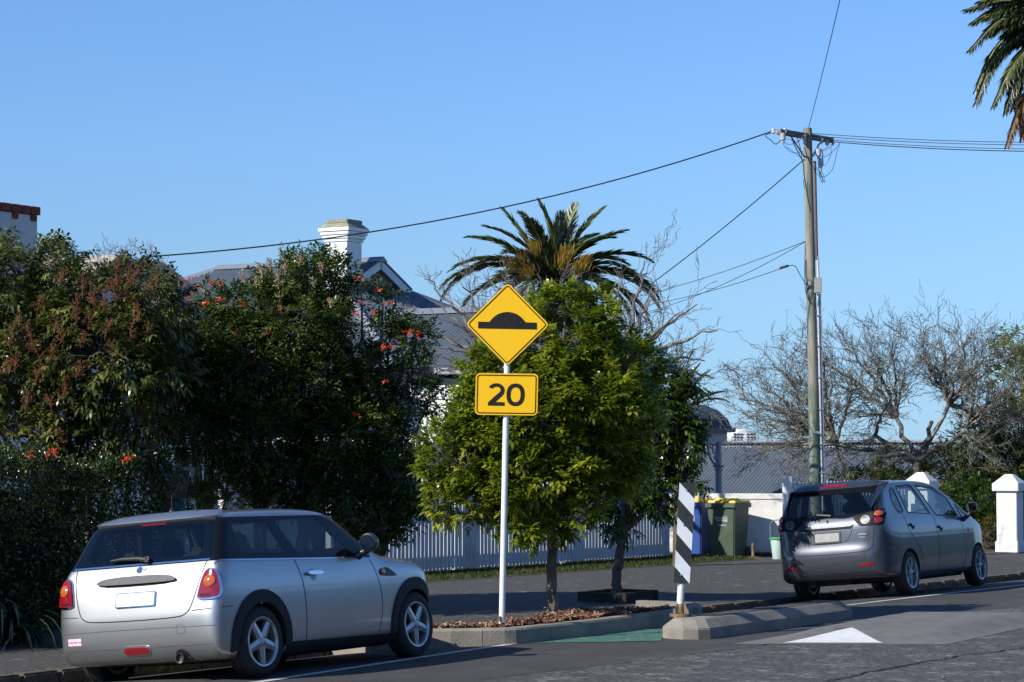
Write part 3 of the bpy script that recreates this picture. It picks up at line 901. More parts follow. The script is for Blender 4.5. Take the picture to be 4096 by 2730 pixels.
def tyre_wheel(root, x, y, z, rt, rr, wd, side, spokes, M_rim, sw=(.075, .05), split=0, steer=0, hub=.055):
    "wheel > tyre, rim; side -1 is the right hand side"
    c = Vector((x, y, z)); A = Vector((math.sin(steer), side * math.cos(steer), 0)).normalized()
    mb = MB(); mb.lathe([(.05, -.12), (.14, -.12), (.14, -.075), (.05, -.075)], c, A, 24); w = mb.build('wheel', pm('brake_steel', (.12, .1, .09), (.07, .06, .055), 9, .6, metal=.4), root, smooth=True, local=True)
    h = wd / 2; mb = MB()
    prof = [(rr, -h), (rt - .05, -h - .006), (rt - .015, -h * .86), (rt, -h * .62), (rt, -h * .33), (rt - .007, -h * .31), (rt - .007, -h * .25), (rt, -h * .23), (rt, h * .23), (rt - .007, h * .25), (rt - .007, h * .31), (rt, h * .33), (rt, h * .62), (rt - .015, h * .86), (rt - .05, h + .006), (rr + .012, h + .003), (rr, h - .01)]
    mb.lathe([(a, b - wd / 2) for a, b in prof], c, A, 56, closed=True); mb.build('tyre', M_rubber, w, smooth=True, local=True)
    mb = MB()
    mb.lathe([(rr + .006, -.004), (rr, .004), (rr - .014, .002), (rr - .022, -.012), (rr - .03, -.06), (rr - .035, -wd + .02), (rr - .03, -wd), (rr + .004, -wd)], c, A, 48, closed=True)
    mb.lathe([(.0001, .002), (hub * .5, .0), (hub * .55, -.006), (hub, -.012), (hub + .008, -.04)], c, A, 24)
    a1 = A.cross(UP).normalized(); a2 = A.cross(a1)
    for k in range(spokes):
        t0 = 2 * math.pi * k / spokes + math.pi / 2
        for dt in ((-split, split) if split else (0,)):
            t = t0 + dt; e = a1 * math.cos(t) + a2 * math.sin(t); q = A.cross(e)
            t_in = t0 + dt * .5; ei = a1 * math.cos(t_in) + a2 * math.sin(t_in)
            w0, w1 = sw[0] / 2, sw[1] / 2
            pi_, po = c + ei * (hub * .8), c + e * (rr - .012)
            f = [pi_ - q * w0 - A * .016, pi_ + q * w0 - A * .016, po + q * w1 - A * .014, po - q * w1 - A * .014]
            m_ = [pi_ - A * .004, po - A * .006]
            bk = [p - A * .03 for p in f]
            mb.add(f + m_ + bk, [(0, 4, 5, 3), (4, 1, 2, 5), (0, 3, 9, 6), (1, 7, 8, 2), (6, 9, 8, 7)])
    mb.build('rim', M_rim, w, smooth=False, local=True)
    mb = MB(); mb.lathe([(.0001, -.085), (rr - .03, -.085)], c, A, 32); mb.build('wheel_shadow_disc', pm('wheel_shadow_dark', (.05, .047, .045), (.03, .03, .03), 9, .6, metal=.3), w, local=True)  # dark disc painted in for the shadow behind the spokes
    return w

def seat(root, x, y, z, mat, w=.48, hw=.26, hh=.2, back=.56):
    mb = MB(); X = Vector((1, 0, 0)); Y = Vector((0, 1, 0))
    t = R(14); bx = Vector((math.cos(t), 0, math.sin(t))); bz = Vector((-math.sin(t), 0, math.cos(t)))
    mb.box((x + .25, y, z + .1), (.5, w, .18)); mb.box(Vector((x, y, z + .05)) + bz * back / 2, (.14, w, back), bx, Y, bz, .92, .8)
    o = mb.build('seat', mat, root, smooth=True, bevel=.045, local=True)
    mb = MB(); mb.box(Vector((x, y, z + .05)) + bz * (back + hh * .5 + .045), (.10, hw, hh), bx, Y, bz, .8, .72)
    mb.build('headrest', mat, o, smooth=True, bevel=.04, local=True)
    for sg in (-.07, .07):
        pass
    return o
def ellip(cx, cy, a, b, n=28, rot=0):
    c, s = math.cos(rot), math.sin(rot)
    return [(cx + a * math.cos(t) * c - b * math.sin(t) * s, cy + a * math.cos(t) * s + b * math.sin(t) * c) for t in [2 * math.pi * k / n for k in range(n)]]
def shrink(poly, d):
    c = np.mean(poly, 0); return [tuple(c + (np.array(p) - c) * (1 - d / max(1e-6, np.linalg.norm(np.array(p) - c)))) for p in poly]

M_inner = pm('car_interior', (.02, .021, .024), (.03, .031, .034), 12, .8)
M_gap = pm('panel_gap', (.006, .006, .007), None, rough=.8)
M_under = pm('car_underside', (.012, .012, .013), (.02, .02, .02), 8, .85)
def car_frame(root_name, wx, wy, heading, tilt, lx, ly, label, cat='car'):
    th = R(heading); t = R(tilt)
    X = Vector((math.sin(th), math.cos(th), 0)); Y = Vector((-math.cos(th) * math.cos(t), math.sin(th) * math.cos(t), -math.sin(t))); Z = X.cross(Y)
    Mx = Matrix((X, Y, Z)).transposed()
    o = Vector((wx, wy, 0)) - Mx @ Vector((lx, ly, 0))
    e = empty(root_name, o, Mx.to_euler()); tag(e, label, cat); return e

# ---- small silver hatchback
mini = car_frame('parked_car', -2.07, 19.8, 30.5, 5, .622, -.875, 'small silver three door hatchback parked by the left kerb with a pink bumper sticker')
S1 = CarShape(
    side=[(.14, .17), (.03, .30), (.0, .42), (.0, .55), (.035, .66), (.075, .80), (.125, .94), (.18, 1.03), (.275, 1.20), (.37, 1.36), (.46, 1.425), (.8, 1.468), (1.2, 1.478), (1.6, 1.462), (1.85, 1.42), (2.02, 1.35), (2.30, 1.13), (2.50, .985), (2.62, .955), (3.0, .91), (3.3, .83), (3.47, .70), (3.56, .5), (3.54, .3), (3.45, .17), (3.0, .155), (.6, .155)],
    plan=[(-.0, 0), (-.0, .35), (.0, .60), (.025, .79), (.10, .88), (.30, .915), (.9, .92), (2.4, .92), (2.9, .915), (3.25, .87), (3.45, .72), (3.56, .42), (3.58, 0), (3.56, -.42), (3.45, -.72), (3.25, -.87), (2.9, -.915), (2.4, -.92), (.9, -.92), (.30, -.915), (.10, -.88), (.025, -.79), (0, -.60), (0, -.35)],
    sect=[(-.76, .12), (-.86, .20), (-.895, .36), (-.918, .60), (-.905, .80), (-.862, .93), (-.835, 1.0), (-.80, 1.06), (-.71, 1.33), (-.66, 1.40), (-.54, 1.44), (-.27, 1.475), (0, 1.485), (.27, 1.475), (.54, 1.44), (.66, 1.40), (.71, 1.33), (.80, 1.06), (.835, 1.0), (.862, .93), (.905, .80), (.918, .60), (.895, .36), (.86, .20), (.76, .12)],
    k=(.10, .09), ax=(.85, 2.55, .62))
C1 = Car(mini, S1)
M_silver = pm('silver_paint', (.45, .455, .46), (.42, .425, .43), 1.5, .40, metal=.9, coat=1.0)
M_gloss = pm('gloss_black', (.006, .007, .009), None, rough=.1, spec=.35)
G1 = glass_mat('tinted_glass', (.46, .52, .52))
win_q = [(.50, 1.06), (1.135, 1.035), (1.00, 1.315), (.50, 1.33)]
win_d = [(1.30, 1.005), (2.10, .985), (1.745, 1.335), (1.12, 1.345)]
rw = roundc([(-.63, 1.06), (.63, 1.06), (.57, 1.335), (-.57, 1.335)], .06)
fw = [(-.6, 1.06), (.6, 1.06), (.52, 1.36), (-.52, 1.36)]
bn = Vector((.028, 0, 1)).normalized(); rn = Vector((.009, 0, 1)).normalized()
C1.body(.035, .60, [roundc(win_q, .03), roundc(win_d, .03)], rw, fw, [(.622, .305), (3.0, .305)], .335,
        [M_silver, M_under, M_inner, M_gloss],
        band=[((0, 0, 1.012), bn), ((0, 0, 1.372), rn), lambda c: 1.012 - .028 * c.x < c.z < 1.372 - .009 * c.x and c.x < 2.35])
for v in ('R', 'L'):
    C1.patch('side_window', [(.47, 1.045), (1.165, 1.018), (1.02, 1.33), (.47, 1.345)], v, -.003, G1, 0)
    C1.patch('door_window', [(1.27, .99), (2.15, .968), (1.76, 1.35), (1.09, 1.36)], v, -.002, G1, 0)
C1.patch('rear_window', [(-.73, 1.035), (.73, 1.035), (.64, 1.350), (-.64, 1.350)], 'B', .003, G1, .004)
C1.patch('windscreen', [(-.72, 1.02), (.72, 1.02), (.61, 1.38), (-.61, 1.38)], 'F', -.002, G1, 0)
# doors, tailgate and other gaps
C1.line('door_gap', [(1.185, .985), (1.21, .9), (1.252, .70), (1.262, .45), (1.253, .272)], 'R', .009, M_gap, both=True)
C1.line('door_gap', [(2.33, .93), (2.42, .70), (2.45, .50), (2.384, .262)], 'R', .007, M_gap, both=True)
C1.line('tailgate_gap', [(-.70, 1.01), (-.665, .84), (-.60, .64), (-.55, .585), (-.46, .562), (0, .556), (.46, .562), (.55, .585), (.60, .64), (.665, .84), (.70, 1.01)], 'B', .009, M_gap)
C1.line('bumper_gap', [(-.89, .622), (-.76, .617), (-.61, .61)], 'B', .006, M_gap, it=1)
C1.line('bumper_gap', [(.89, .622), (.76, .617), (.61, .61)], 'B', .006, M_gap, it=1)
C1.line('bumper_gap', [(.12, .622), (.24, .624)], 'R', .006, M_gap, both=True, it=0)
C1.line('bumper_crease', [(-.87, .478), (0, .486), (.87, .478)], 'B', .007, pm('crease_grey', (.12, .125, .13), None, rough=.5, metal=.4), it=1)
C1.line('bumper_crease', [(-.87, .33), (0, .322), (.87, .33)], 'B', .006, MATS['crease_grey'], it=1)
# chrome belt strip
C1.patch('chrome_strip', [(.1, 1.002), (2.12, .946), (2.12, .958), (.1, 1.014)], 'R', .006, M_chrome, .01, both=True, g=.05)
C1.patch('chrome_strip', [(-.73, 1.012), (.73, 1.012), (.73, 1.026), (-.73, 1.026)], 'B', .008, M_chrome, .01, g=.05)
# flares and sills
def annulus(cx, cz, r0, r1, a0, a1, n=28, sq=1.0):
    o = [(cx + r1 * math.cos(R(a0 + (a1 - a0) * k / n)), cz + r1 * sq * math.sin(R(a0 + (a1 - a0) * k / n))) for k in range(n + 1)]
    i = [(cx + r0 * math.cos(R(a1 - (a1 - a0) * k / n)), cz + r0 * math.sin(R(a1 - (a1 - a0) * k / n))) for k in range(n + 1)]
    return o + i
M_trim = pm('grey_trim', (.018, .019, .021), (.024, .025, .027), 30, .65, spec=.3)
for cx in (.622, 3.0):
    C1.patch('arch_flare', annulus(cx, .305, .328, .415, -8, 188, sq=1.05), 'R', .014, M_trim, .03, g=.04, both=True)
C1.patch('sill_trim', [(.97, .16), (2.66, .16), (2.66, .25), (.97, .278)], 'R', .012, M_trim, .03, g=.06, both=True)
C1.patch('bumper_trim', [(.12, .17), (.26, .19), (.27, .29), (.22, .345), (.14, .30), (.05, .25)], 'R', .003, M_trim, .01, g=.05, both=True) if False else None
# tail lights
M_red = pm('red_lens', (.26, .008, .012), (.18, .005, .009), 60, .12, coat=1.0)
M_amb = pm('amber_lens', (.52, .11, .015), (.42, .08, .012), 60, .12, coat=1.0)
M_clear = pm('clear_lens', (.12, .125, .13), (.08, .08, .085), 40, .5, spec=.3)
for sg in (-1, 1):
    lp = chaikin([(sg * a, b) for a, b in ((.660, .690), (.840, .690), (.868, .735), (.845, .88), (.80, .945), (.735, .945), (.695, .885), (.668, .755))], 2)
    fr = C1.patch('tail_light', lp, 'B', .014, M_chrome, .02, g=.03)
    C1.patch('lens', shrink(lp, .014), 'B', .022, M_red, .012, g=.025, parent=fr)
    C1.patch('indicator_lens', ellip(sg * .775, .838, .046, .046), 'B', .029, M_amb, .01, g=.02, parent=fr, dome=.012)
    C1.patch('reverse_lens', rrect(min(sg * .70, sg * .80), max(sg * .70, sg * .80), .718, .738, .008, 2), 'B', .026, pm('dark_lens', (.06, .012, .014), None, rough=.15), .006, g=.03, parent=fr)
# tailgate handle, plate, badge, fog light, towing cap, exhaust, sticker
hp = chaikin([(-.44, .865), (-.39, .905), (-.2, .92), (.2, .92), (.39, .905), (.44, .865), (.3, .856), (-.3, .856)], 2)
C1.patch('boot_handle', hp, 'B', .028, pm('satin_dark', (.075, .075, .078), (.05, .05, .052), 20, .35), .03, g=.03)
C1.patch('handle_recess', chaikin([(-.39, .862), (.39, .862), (.30, .842), (-.30, .842)], 1), 'B', .004, M_gap, .004, g=.03)
M_plate = pm('number_plate', (.80, .80, .78), (.72, .72, .70), 30, .4)
for n_, pp, o_, mt in (('number_plate', rrect(-.225, .20, .668, .792, .012, 2), .012, M_chrome), ('plate_face', rrect(-.215, .19, .677, .783, .01, 2), .016, M_plate)):
    C1.patch(n_, pp, 'B', o_, mt, .01, g=.06)
bd = C1.patch('badge', ellip(0.0, .975, .028, .026, 20), 'B', .008, M_chrome, .006, g=.02)
for sg in (-1, 1):
    C1.patch('badge_wing', [(sg * .026, .985), (sg * .072, .990), (sg * .068, .983), (sg * .03, .977)], 'B', .006, M_galv, .004, g=.03, parent=bd)
    C1.patch('badge_wing', [(sg * .028, .972), (sg * .064, .978), (sg * .06, .971), (sg * .03, .964)], 'B', .006, M_galv, .004, g=.03, parent=bd)
fg = C1.patch('fog_light', rrect(-.15, .15, .266, .348, .038, 4), 'B', .007, M_silver, .01, g=.03)
C1.patch('lens', rrect(-.132, .132, .279, .336, .027, 4), 'B', .013, M_red, .008, g=.03, parent=fg)
C1.line('towing_cap', [(-.45, .50), (-.53, .50), (-.535, .44), (-.52, .425), (-.46, .425), (-.445, .44), (-.45, .50)], 'B', .004, MATS['crease_grey'], it=1)
mb = MB(); mb.lathe([(.040, .0), (.044, .03), (.039, .03), (.034, .005), (.034, -.1)], (.055, -.46, .225), Vector((-1, 0, 0)), 24)
mb.build('exhaust_pipe', pm('exhaust_steel', (.2, .19, .18), (.08, .075, .07), 12, .35, metal=.8), mini, smooth=True, local=True)
C1.patch('exhaust_cutout', ellip(-.46, .225, .078, .075), 'B', .002, M_gap, .002, g=.04)
stk = C1.patch('bumper_sticker', rrect(.585, .735, .378, .436, .004, 1), 'B', .003, pm('pink_sticker', (.85, .45, .60), (.88, .70, .78), 25, .5), .002, g=.05)
p, n_ = C1.cast(.66, .40, 'B'); Xl = Vector((0, -1, 0)); Xl = (Xl - n_ * Xl.dot(n_)).normalized(); Yl = n_.cross(Xl)
text_mesh('lettering', 'curbs fear me', p + n_ * .006, Xl, Yl, .019, pm('sticker_red', (.5, .04, .1), None), stk, .001, 'CENTER', local=True)
# wiper, aerial, roof spoiler lip, brake lamp
mb = MB()
def onC(car, a, b, view, off):
    p, q = car.cast(a, b, view); return p + q * off
mb.tube([onC(C1, x, z, 'B', .028) for x, z in ((-.07, 1.045), (.04, 1.058), (.2, 1.064), (.33, 1.058))], [.022, .02, .016, .008], 8)
mb.tube([onC(C1, -.07, 1.045, 'B', o) for o in (-.0, .04)], .028, 10)
mb.build('rear_wiper', M_black, mini, smooth=True, local=True)
mb = MB(); mb.lathe([(.035, 0), (.03, .02), (.012, .045), (.004, .05)], C1.cast(.62, 0, 'T')[0], Vector((0, 0, 1)), 14); q = C1.cast(.62, 0, 'T')[0]
mb.tube([q + Vector((0, 0, .04)), q + Vector((.01, 0, .17))], .003, 6); mb.build('aerial', M_black, mini, smooth=True, local=True)
C1.patch('roof_spoiler', roundc([(-.655, 1.362), (.655, 1.362), (.60, 1.405), (.3, 1.425), (-.3, 1.425), (-.60, 1.405)], .02), 'B', .030, M_silver, .03, g=.03)
C1.patch('high_brake_light', rrect(-.13, .13, 1.345, 1.356, .005, 2), 'B', .006, pm('dim_red_lens', (.15, .01, .015), None, rough=.2), .004, g=.04)
# door handle, side repeater, mirror
for sg, v in ((-1, 'R'), (1, 'L')):
    C1.patch('handle_cup', ellip(1.40, .832, .045, .052), v, .001, pm('cup_silver', (.25, .26, .28), None, rough=.4, metal=.6), 0, g=.04)
    C1.patch('door_handle', chaikin([(1.285, .845), (1.33, .862), (1.50, .853), (1.53, .84), (1.50, .826), (1.33, .826)], 2), v, .035, M_chrome, .022, g=.025)
    sr = C1.patch('side_repeater', chaikin([(2.43, .815), (2.47, .845), (2.57, .85), (2.70, .775), (2.69, .762), (2.50, .772), (2.44, .785)], 2), v, .008, M_black, .012, g=.03)
    C1.patch('lens', ellip(2.475, .81, .03, .032), v, .014, M_amb, .008, g=.02, parent=sr, dome=.006)
    p, n_ = C1.cast(2.15, 1.0, v); q = p + n_ * .14 + Vector((.04, 0, .02))
    mb = MB(); mb.tube([p + Vector((.02, 0, -.04)), p + n_ * .05 + Vector((.03, 0, -.03)), q + Vector((0, 0, -.06))], [.04, .035, .03], 10)
    A = Vector((1, sg * -.15, 0)).normalized()
    mb.lathe([(.0001, -.045), (.06, -.045), (.080, -.04), (.087, -.02), (.087, .01), (.075, .05), (.045, .08), (.0001, .092)], q, A, 26)
    mr = mb.build('wing_mirror', pm('mirror_shell', (.02, .02, .022), None, rough=.25, coat=.4), mini, smooth=True, local=True)
    mb = MB(); mb.lathe([(.0001, -.048), (.070, -.048)], q, A, 26); mb.build('mirror_glass', pm('mirror_glass', (.22, .23, .24), None, rough=.03, metal=1.0), mr, local=True)
    mb = MB(); mb.tube([onC(C1, x, z, v, .0) for x, z in ((2.05, 1.0),)] + [onC(C1, 2.08, 1.0, v, 0)], .001, 4)
# headlights and grille (seen only from other viewpoints)
for sg in (-1, 1):
    C1.patch('headlight', ellip(sg * .56, .70, .12, .11), 'F', .012, M_clear, .02, g=.04)
C1.patch('grille', chaikin([(-.36, .62), (.36, .62), (.32, .74), (-.32, .74)], 1), 'F', .008, M_black, .01, g=.06)
C1.patch('lower_grille', rrect(-.45, .45, .28, .42, .04, 3), 'F', .006, M_black, .01, g=.06)
M_alloy = pm('alloy_wheel', (.48, .49, .50), (.38, .39, .40), 12, .32, metal=.75)
for x, y, sg in ((.622, -.885, -1), (3.0, -.885, -1), (.622, .885, 1), (3.0, .885, 1)):
    tyre_wheel(mini, x, y, .305, .305, .208, .19, sg, 5, M_alloy, (.085, .058), hub=.05)
M_seat = pm('seat_cloth', (.03, .033, .038), (.045, .048, .054), 30, .8)
for y in (-.36, .36):
    seat(mini, 1.22, y, .42, M_seat); seat(mini, .62, y, .45, M_seat, .46, .24, .15, .46)
mb = MB(); mb.box((2.15, 0, .80), (.4, 1.4, .24)); mb.build('dashboard', M_inner, mini, bevel=.04, local=True)
mb = MB(); mb.lathe([(.17 + .014 * math.cos(t), .014 * math.sin(t)) for t in [k * math.pi / 4 for k in range(8)]], (1.86, -.36, .90), Vector((.9, 0, .45)), 26, closed=True); mb.build('steering_wheel', M_black, mini, smooth=True, local=True)
mb = MB(); mb.box((1.83, 0, .2), (2.0, 1.3, .12)); mb.build('underbody', M_under, mini, local=True)

# ---- grey tall hatchback
colt = car_frame('parked_car', 5.375, 31.65, 31.5, 5, .90, -.80, 'dark grey tall five door hatchback parked by the kerb beyond the traffic island')
S2 = CarShape(
    side=[(.30, .25), (.10, .30), (.02, .42), (.0, .56), (.02, .66), (.06, .73), (.075, .85), (.10, 1.0), (.16, 1.12), (.28, 1.28), (.40, 1.43), (.50, 1.52), (.75, 1.57), (1.2, 1.60), (1.7, 1.605), (2.1, 1.575), (2.5, 1.475), (2.9, 1.29), (3.3, 1.08), (3.5, 1.0), (3.78, .91), (4.0, .79), (4.13, .6), (4.15, .4), (4.08, .22), (3.6, .19), (.9, .19)],
    plan=[(0, 0), (0, .25), (.02, .47), (.08, .65), (.20, .77), (.42, .825), (.9, .845), (2.4, .845), (3.0, .84), (3.5, .835), (3.88, .77), (4.08, .52), (4.15, 0), (4.08, -.52), (3.88, -.77), (3.5, -.835), (3.0, -.84), (2.4, -.845), (.9, -.845), (.42, -.825), (.20, -.77), (.08, -.65), (.02, -.47), (0, -.25)],
    sect=[(-.70, .16), (-.80, .24), (-.835, .42), (-.845, .65), (-.835, .85), (-.80, 1.0), (-.765, 1.09), (-.68, 1.40), (-.635, 1.50), (-.53, 1.56), (-.25, 1.60), (0, 1.61), (.25, 1.60), (.53, 1.56), (.635, 1.50), (.68, 1.40), (.765, 1.09), (.80, 1.0), (.835, .85), (.845, .65), (.835, .42), (.80, .24), (.70, .16)],
    k=(.11, .09), ax=(.9, 3.0, .66))
C2 = Car(colt, S2)
M_grey = pm('grey_paint', (.058, .066, .086), (.050, .058, .076), 1.5, .38, metal=.55, coat=1.0)
G2 = glass_mat('light_glass', (.72, .78, .76)); G3 = glass_mat('privacy_glass', (.50, .55, .55))
wq = [(.73, 1.14), (.93, 1.125), (.86, 1.44), (.73, 1.40), (.67, 1.28)]
wr = [(1.08, 1.115), (1.86, 1.07), (1.52, 1.475), (.99, 1.46)]
wf = [(2.06, 1.055), (2.86, 1.01), (2.66, 1.28), (2.25, 1.425), (1.70, 1.475)]
wt = [(2.99, 1.015), (3.28, .985), (2.90, 1.19)]
rw2 = roundc([(-.64, 1.17), (-.36, 1.125), (.36, 1.125), (.64, 1.17), (.60, 1.38), (.5, 1.41), (-.5, 1.41), (-.60, 1.38)], .05)
C2.body(.04, .62, [roundc(w, .04) for w in (wq, wr, wf, wt)], rw2, [(-.62, 1.07), (.62, 1.07), (.52, 1.47), (-.52, 1.47)], [(.90, .29), (3.52, .29)], .335, [M_grey, M_under, M_inner])
def grown(poly, d): return shrink(poly, -d)
for v in ('R', 'L'):
    for nm, w, g_ in (('quarter_window', wq, G3), ('rear_door_window', wr, G2), ('front_door_window', wf, G2), ('front_quarter_window', wt, G2)):
        w1 = roundc(w, .04)
        gl = C2.patch(nm, grown(w1, .012), v, -.002, g_, 0)
        if nm != 'quarter_window' or True:
            C2.patch('window_seal', grown(w1, .026), v, .004, M_black, .006, holes=[grown(w1, .002)], g=.05, parent=gl)
    C2.line('door_gap', [(.70, 1.10), (.87, 1.10), (.90, .98), (.96, .85), (1.23, .665), (1.36, .50), (1.40, .30)], v, .009, M_gap)
    C2.line('door_gap', [(1.93, 1.07), (1.97, .85), (1.975, .6), (1.90, .29)], v, .009, M_gap)
    C2.line('door_gap', [(2.90, 1.0), (2.95, .85), (3.03, .55), (2.95, .38), (2.78, .275)], v, .008, M_gap)
    C2.line('sill_gap', [(1.40, .295), (1.90, .288), (2.78, .272)], v, .007, M_gap)
    C2.line('roof_gap', [(.55, 1.50), (1.3, 1.525), (2.1, 1.50), (2.7, 1.33), (3.2, 1.06)], v, .007, M_gap)
    for hx, hz in ((1.10, .925), (2.11, .871)):
        C2.patch('handle_cup', ellip(hx, hz - .012, .07, .042), v, .001, M_trim, 0, g=.04)
        C2.patch('door_handle', rrect(hx - .085, hx + .085, hz - .004, hz + .030, .014, 3), v, .03, M_grey, .02, g=.03)
    C2.patch('side_repeater', ellip(3.18, .812, .032, .03), v, .007, M_amb, .01, g=.02)
    p, n_ = C2.cast(3.02, 1.0, v); q = p + n_ * .16 + Vector((.02, 0, .09)); sg = -1 if v == 'R' else 1
    mb = MB(); mb.tube([p + Vector((.02, 0, -.05)), p + n_ * .08 + Vector((.03, 0, -.0)), q + Vector((.02, 0, -.05))], [.03, .03, .03], 10)
    A = Vector((1, -sg * .15, 0)).normalized(); Bv = A.cross(UP).normalized()
    prof = []; m2 = MB(); rp = rrect(-.078, .078, -.062, .068, .045, 5)
    for k, (sc2, h) in enumerate(((1.0, -.03), (1.04, .0), (.98, .05), (.75, .10), (.35, .13))):
        prof.append([q + Bv * (x * sc2) + UP * (z * sc2) + A * h for x, z in rp])
    nn = len(rp); vs = [x for r_ in prof for x in r_]
    fs = [tuple(range(nn)), tuple(4 * nn + k for k in range(nn))] + [(r_ * nn + k, r_ * nn + (k + 1) % nn, (r_ + 1) * nn + (k + 1) % nn, (r_ + 1) * nn + k) for r_ in range(4) for k in range(nn)]
    mb.add(vs, fs); mr = mb.build('wing_mirror', M_black, colt, smooth=True, local=True)
    mb = MB(); mb.prism([(x * .86, z * .86) for x, z in rp], q - A * .034, Bv, UP, -.001); mb.build('mirror_glass', MATS['mirror_glass'], mr, local=True)
tail = roundc([(-.745, 1.06), (-.745, 1.20), (-.675, 1.42), (-.64, 1.455), (0, 1.462), (.64, 1.455), (.675, 1.42), (.745, 1.20), (.745, 1.06), (.66, 1.085), (.40, 1.10), (.24, 1.075), (.10, 1.09), (0, 1.10), (-.10, 1.09), (-.24, 1.075), (-.40, 1.10), (-.66, 1.085)], .05)
C2.patch('rear_window_surround', tail, 'B', .003, M_gloss, .006, holes=[rw2], g=.04)
C2.patch('rear_window', grown(rw2, .02), 'B', .0045, glass_mat('rear_glass', (.46, .50, .49)), 0, g=.05)
C2.patch('windscreen', [(-.66, 1.05), (.66, 1.05), (.55, 1.50), (-.55, 1.50)], 'F', -.002, G2, 0)
C2.line('tailgate_gap', [(-.665, 1.10), (-.66, .98), (-.64, .72), (-.60, .655), (-.52, .625), (0, .612), (.52, .625), (.60, .655), (.64, .72), (.66, .98), (.665, 1.10)], 'B', .010, M_gap)
C2.line('bumper_gap', [(-.82, .69), (-.75, .70), (-.64, .70)], 'B', .006, M_gap, it=0)
C2.line('bumper_gap', [(.82, .69), (.75, .70), (.64, .70)], 'B', .006, M_gap, it=0)
C2.line('bumper_gap', [(.62, .55), (.45, .68), (.20, .70)], 'R', .006, M_gap, both=True, it=1)
C2.line('bumper_crease', [(-.6, .36), (0, .35), (.6, .36)], 'B', .008, M_gap, it=1)
for sg in (-1, 1):
    o1 = [(sg * a, b) for a, b in ((.655, .965), (.757, .965), (.760, 1.05), (.750, 1.165), (.73, 1.17), (.66, 1.145))]
    fr = C2.patch('tail_light', roundc(o1, .02), 'B', .012, pm('smoked_lens', (.012, .012, .014), None, rough=.5, spec=.12), .02, g=.03)
    C2.patch('indicator_lens', ellip(sg * .700, 1.112, .040, .034), 'B', .022, M_amb, .012, g=.02, parent=fr, dome=.008)
    C2.patch('brake_lens', ellip(sg * .702, 1.024, .042, .042), 'B', .022, M_red, .012, g=.02, parent=fr, dome=.008)
    o2 = [(sg * a, b) for a, b in ((.645, .965), (.47, .965), (.41, 1.02), (.355, 1.10), (.42, 1.105), (.645, 1.145))]
    fr = C2.patch('reverse_light', roundc(o2, .025), 'B', .010, MATS['smoked_lens'], .02, g=.03)
    C2.patch('lens_ring', ellip(sg * .545, 1.04, .062, .055), 'B', .018, pm('lamp_ring', (.22, .23, .25), None, rough=.45, metal=.3), .008, holes=[ellip(sg * .545, 1.04, .054, .048)], g=.02, parent=fr)
    C2.patch('lens', ellip(sg * .545, 1.04, .053, .047), 'B', .014, pm('dark_lamp_lens', (.05, .055, .065), (.09, .10, .115), 40, .35, spec=.3), .004, g=.02, parent=fr)
    C2.patch('reflector', [(sg * .44, .432), (sg * .625, .45), (sg * .635, .482), (sg * .45, .472)], 'B', .006, M_red, .008, g=.04)
C2.line('plate_recess', [(-.375, 1.0), (-.36, .92), (-.30, .80), (-.22, .757), (.22, .757), (.30, .80), (.36, .92), (.375, 1.0)], 'B', .008, M_gap, it=2)
C2.patch('boot_handle', chaikin([(-.385, .985), (-.33, 1.02), (.33, 1.015), (.385, .985), (.33, .966), (-.33, .966)], 1), 'B', .016, M_grey, .02, g=.03)
C2.patch('handle_recess', [(-.34, .94), (.34, .94), (.36, .965), (-.36, .965)], 'B', .004, M_gap, .003, g=.05)
C2.patch('number_plate', rrect(-.195, .195, .768, .915, .012, 2), 'B', .012, M_black, .012, g=.06)
C2.patch('plate_face', rrect(-.172, .172, .786, .895, .008, 2), 'B', .016, pm('plate_grey', (.24, .24, .25), (.36, .36, .37), 5, .5), .004, g=.06)
for pts in ([(0, 1.075), (.018, 1.052), (0, 1.03), (-.018, 1.052)],):
    C2.patch('badge', pts, 'B', .008, M_chrome, .006, g=.02)
C2.patch('badge_glint', chaikin([(-.055, 1.0), (-.02, 1.025), (0, 1.03), (.02, 1.025), (.055, 1.0), (.03, .99), (-.03, .99)], 1), 'B', .008, M_galv, .006, g=.03) if False else None
def rear_text(car, body, y, z, h, mat, root):
    p, n_ = car.cast(y, z, 'B'); Xl = Vector((0, -1, 0)); Xl = (Xl - n_ * Xl.dot(n_)).normalized(); Yl = n_.cross(Xl)
    o = text_mesh('lettering', body, p + n_ * .010, Xl, Yl, h, mat, root, .004, 'CENTER', local=True); return o
rear_text(C2, 'COLT', .46, .80, .035, M_chrome, colt)
rear_text(C2, 'LIMITED', -.50, .845, .022, M_galv, colt)
rear_text(C2, 'Edition', -.50, .808, .02, M_galv, colt)
C2.patch('roof_spoiler', roundc([(-.665, 1.448), (.665, 1.448), (.63, 1.495), (.3, 1.53), (-.3, 1.53), (-.63, 1.495)], .02), 'B', .055, M_grey, .055, g=.03)
C2.patch('high_brake_light', rrect(-.19, .19, 1.468, 1.497, .01, 2), 'B', .062, M_red, .02, g=.04)
mb = MB(); mb.tube([onC(C2, x, z, 'B', .02) for x, z in ((-.05, 1.115), (.1, 1.135), (.28, 1.145), (.42, 1.135))], [.018, .016, .012, .007], 8); mb.build('rear_wiper', M_black, colt, smooth=True, local=True)
for sg in (-1, 1):
    C2.patch('headlight', chaikin([(sg * .35, .72), (sg * .70, .74), (sg * .74, .86), (sg * .55, .84)], 1), 'F', .012, M_clear, .02, g=.04)
C2.patch('grille', rrect(-.42, .42, .35, .5, .04, 3), 'F', .006, M_black, .01, g=.06)
M_alloy2 = pm('alloy_wheel_grey', (.42, .43, .45), (.33, .34, .35), 12, .3, metal=.8)
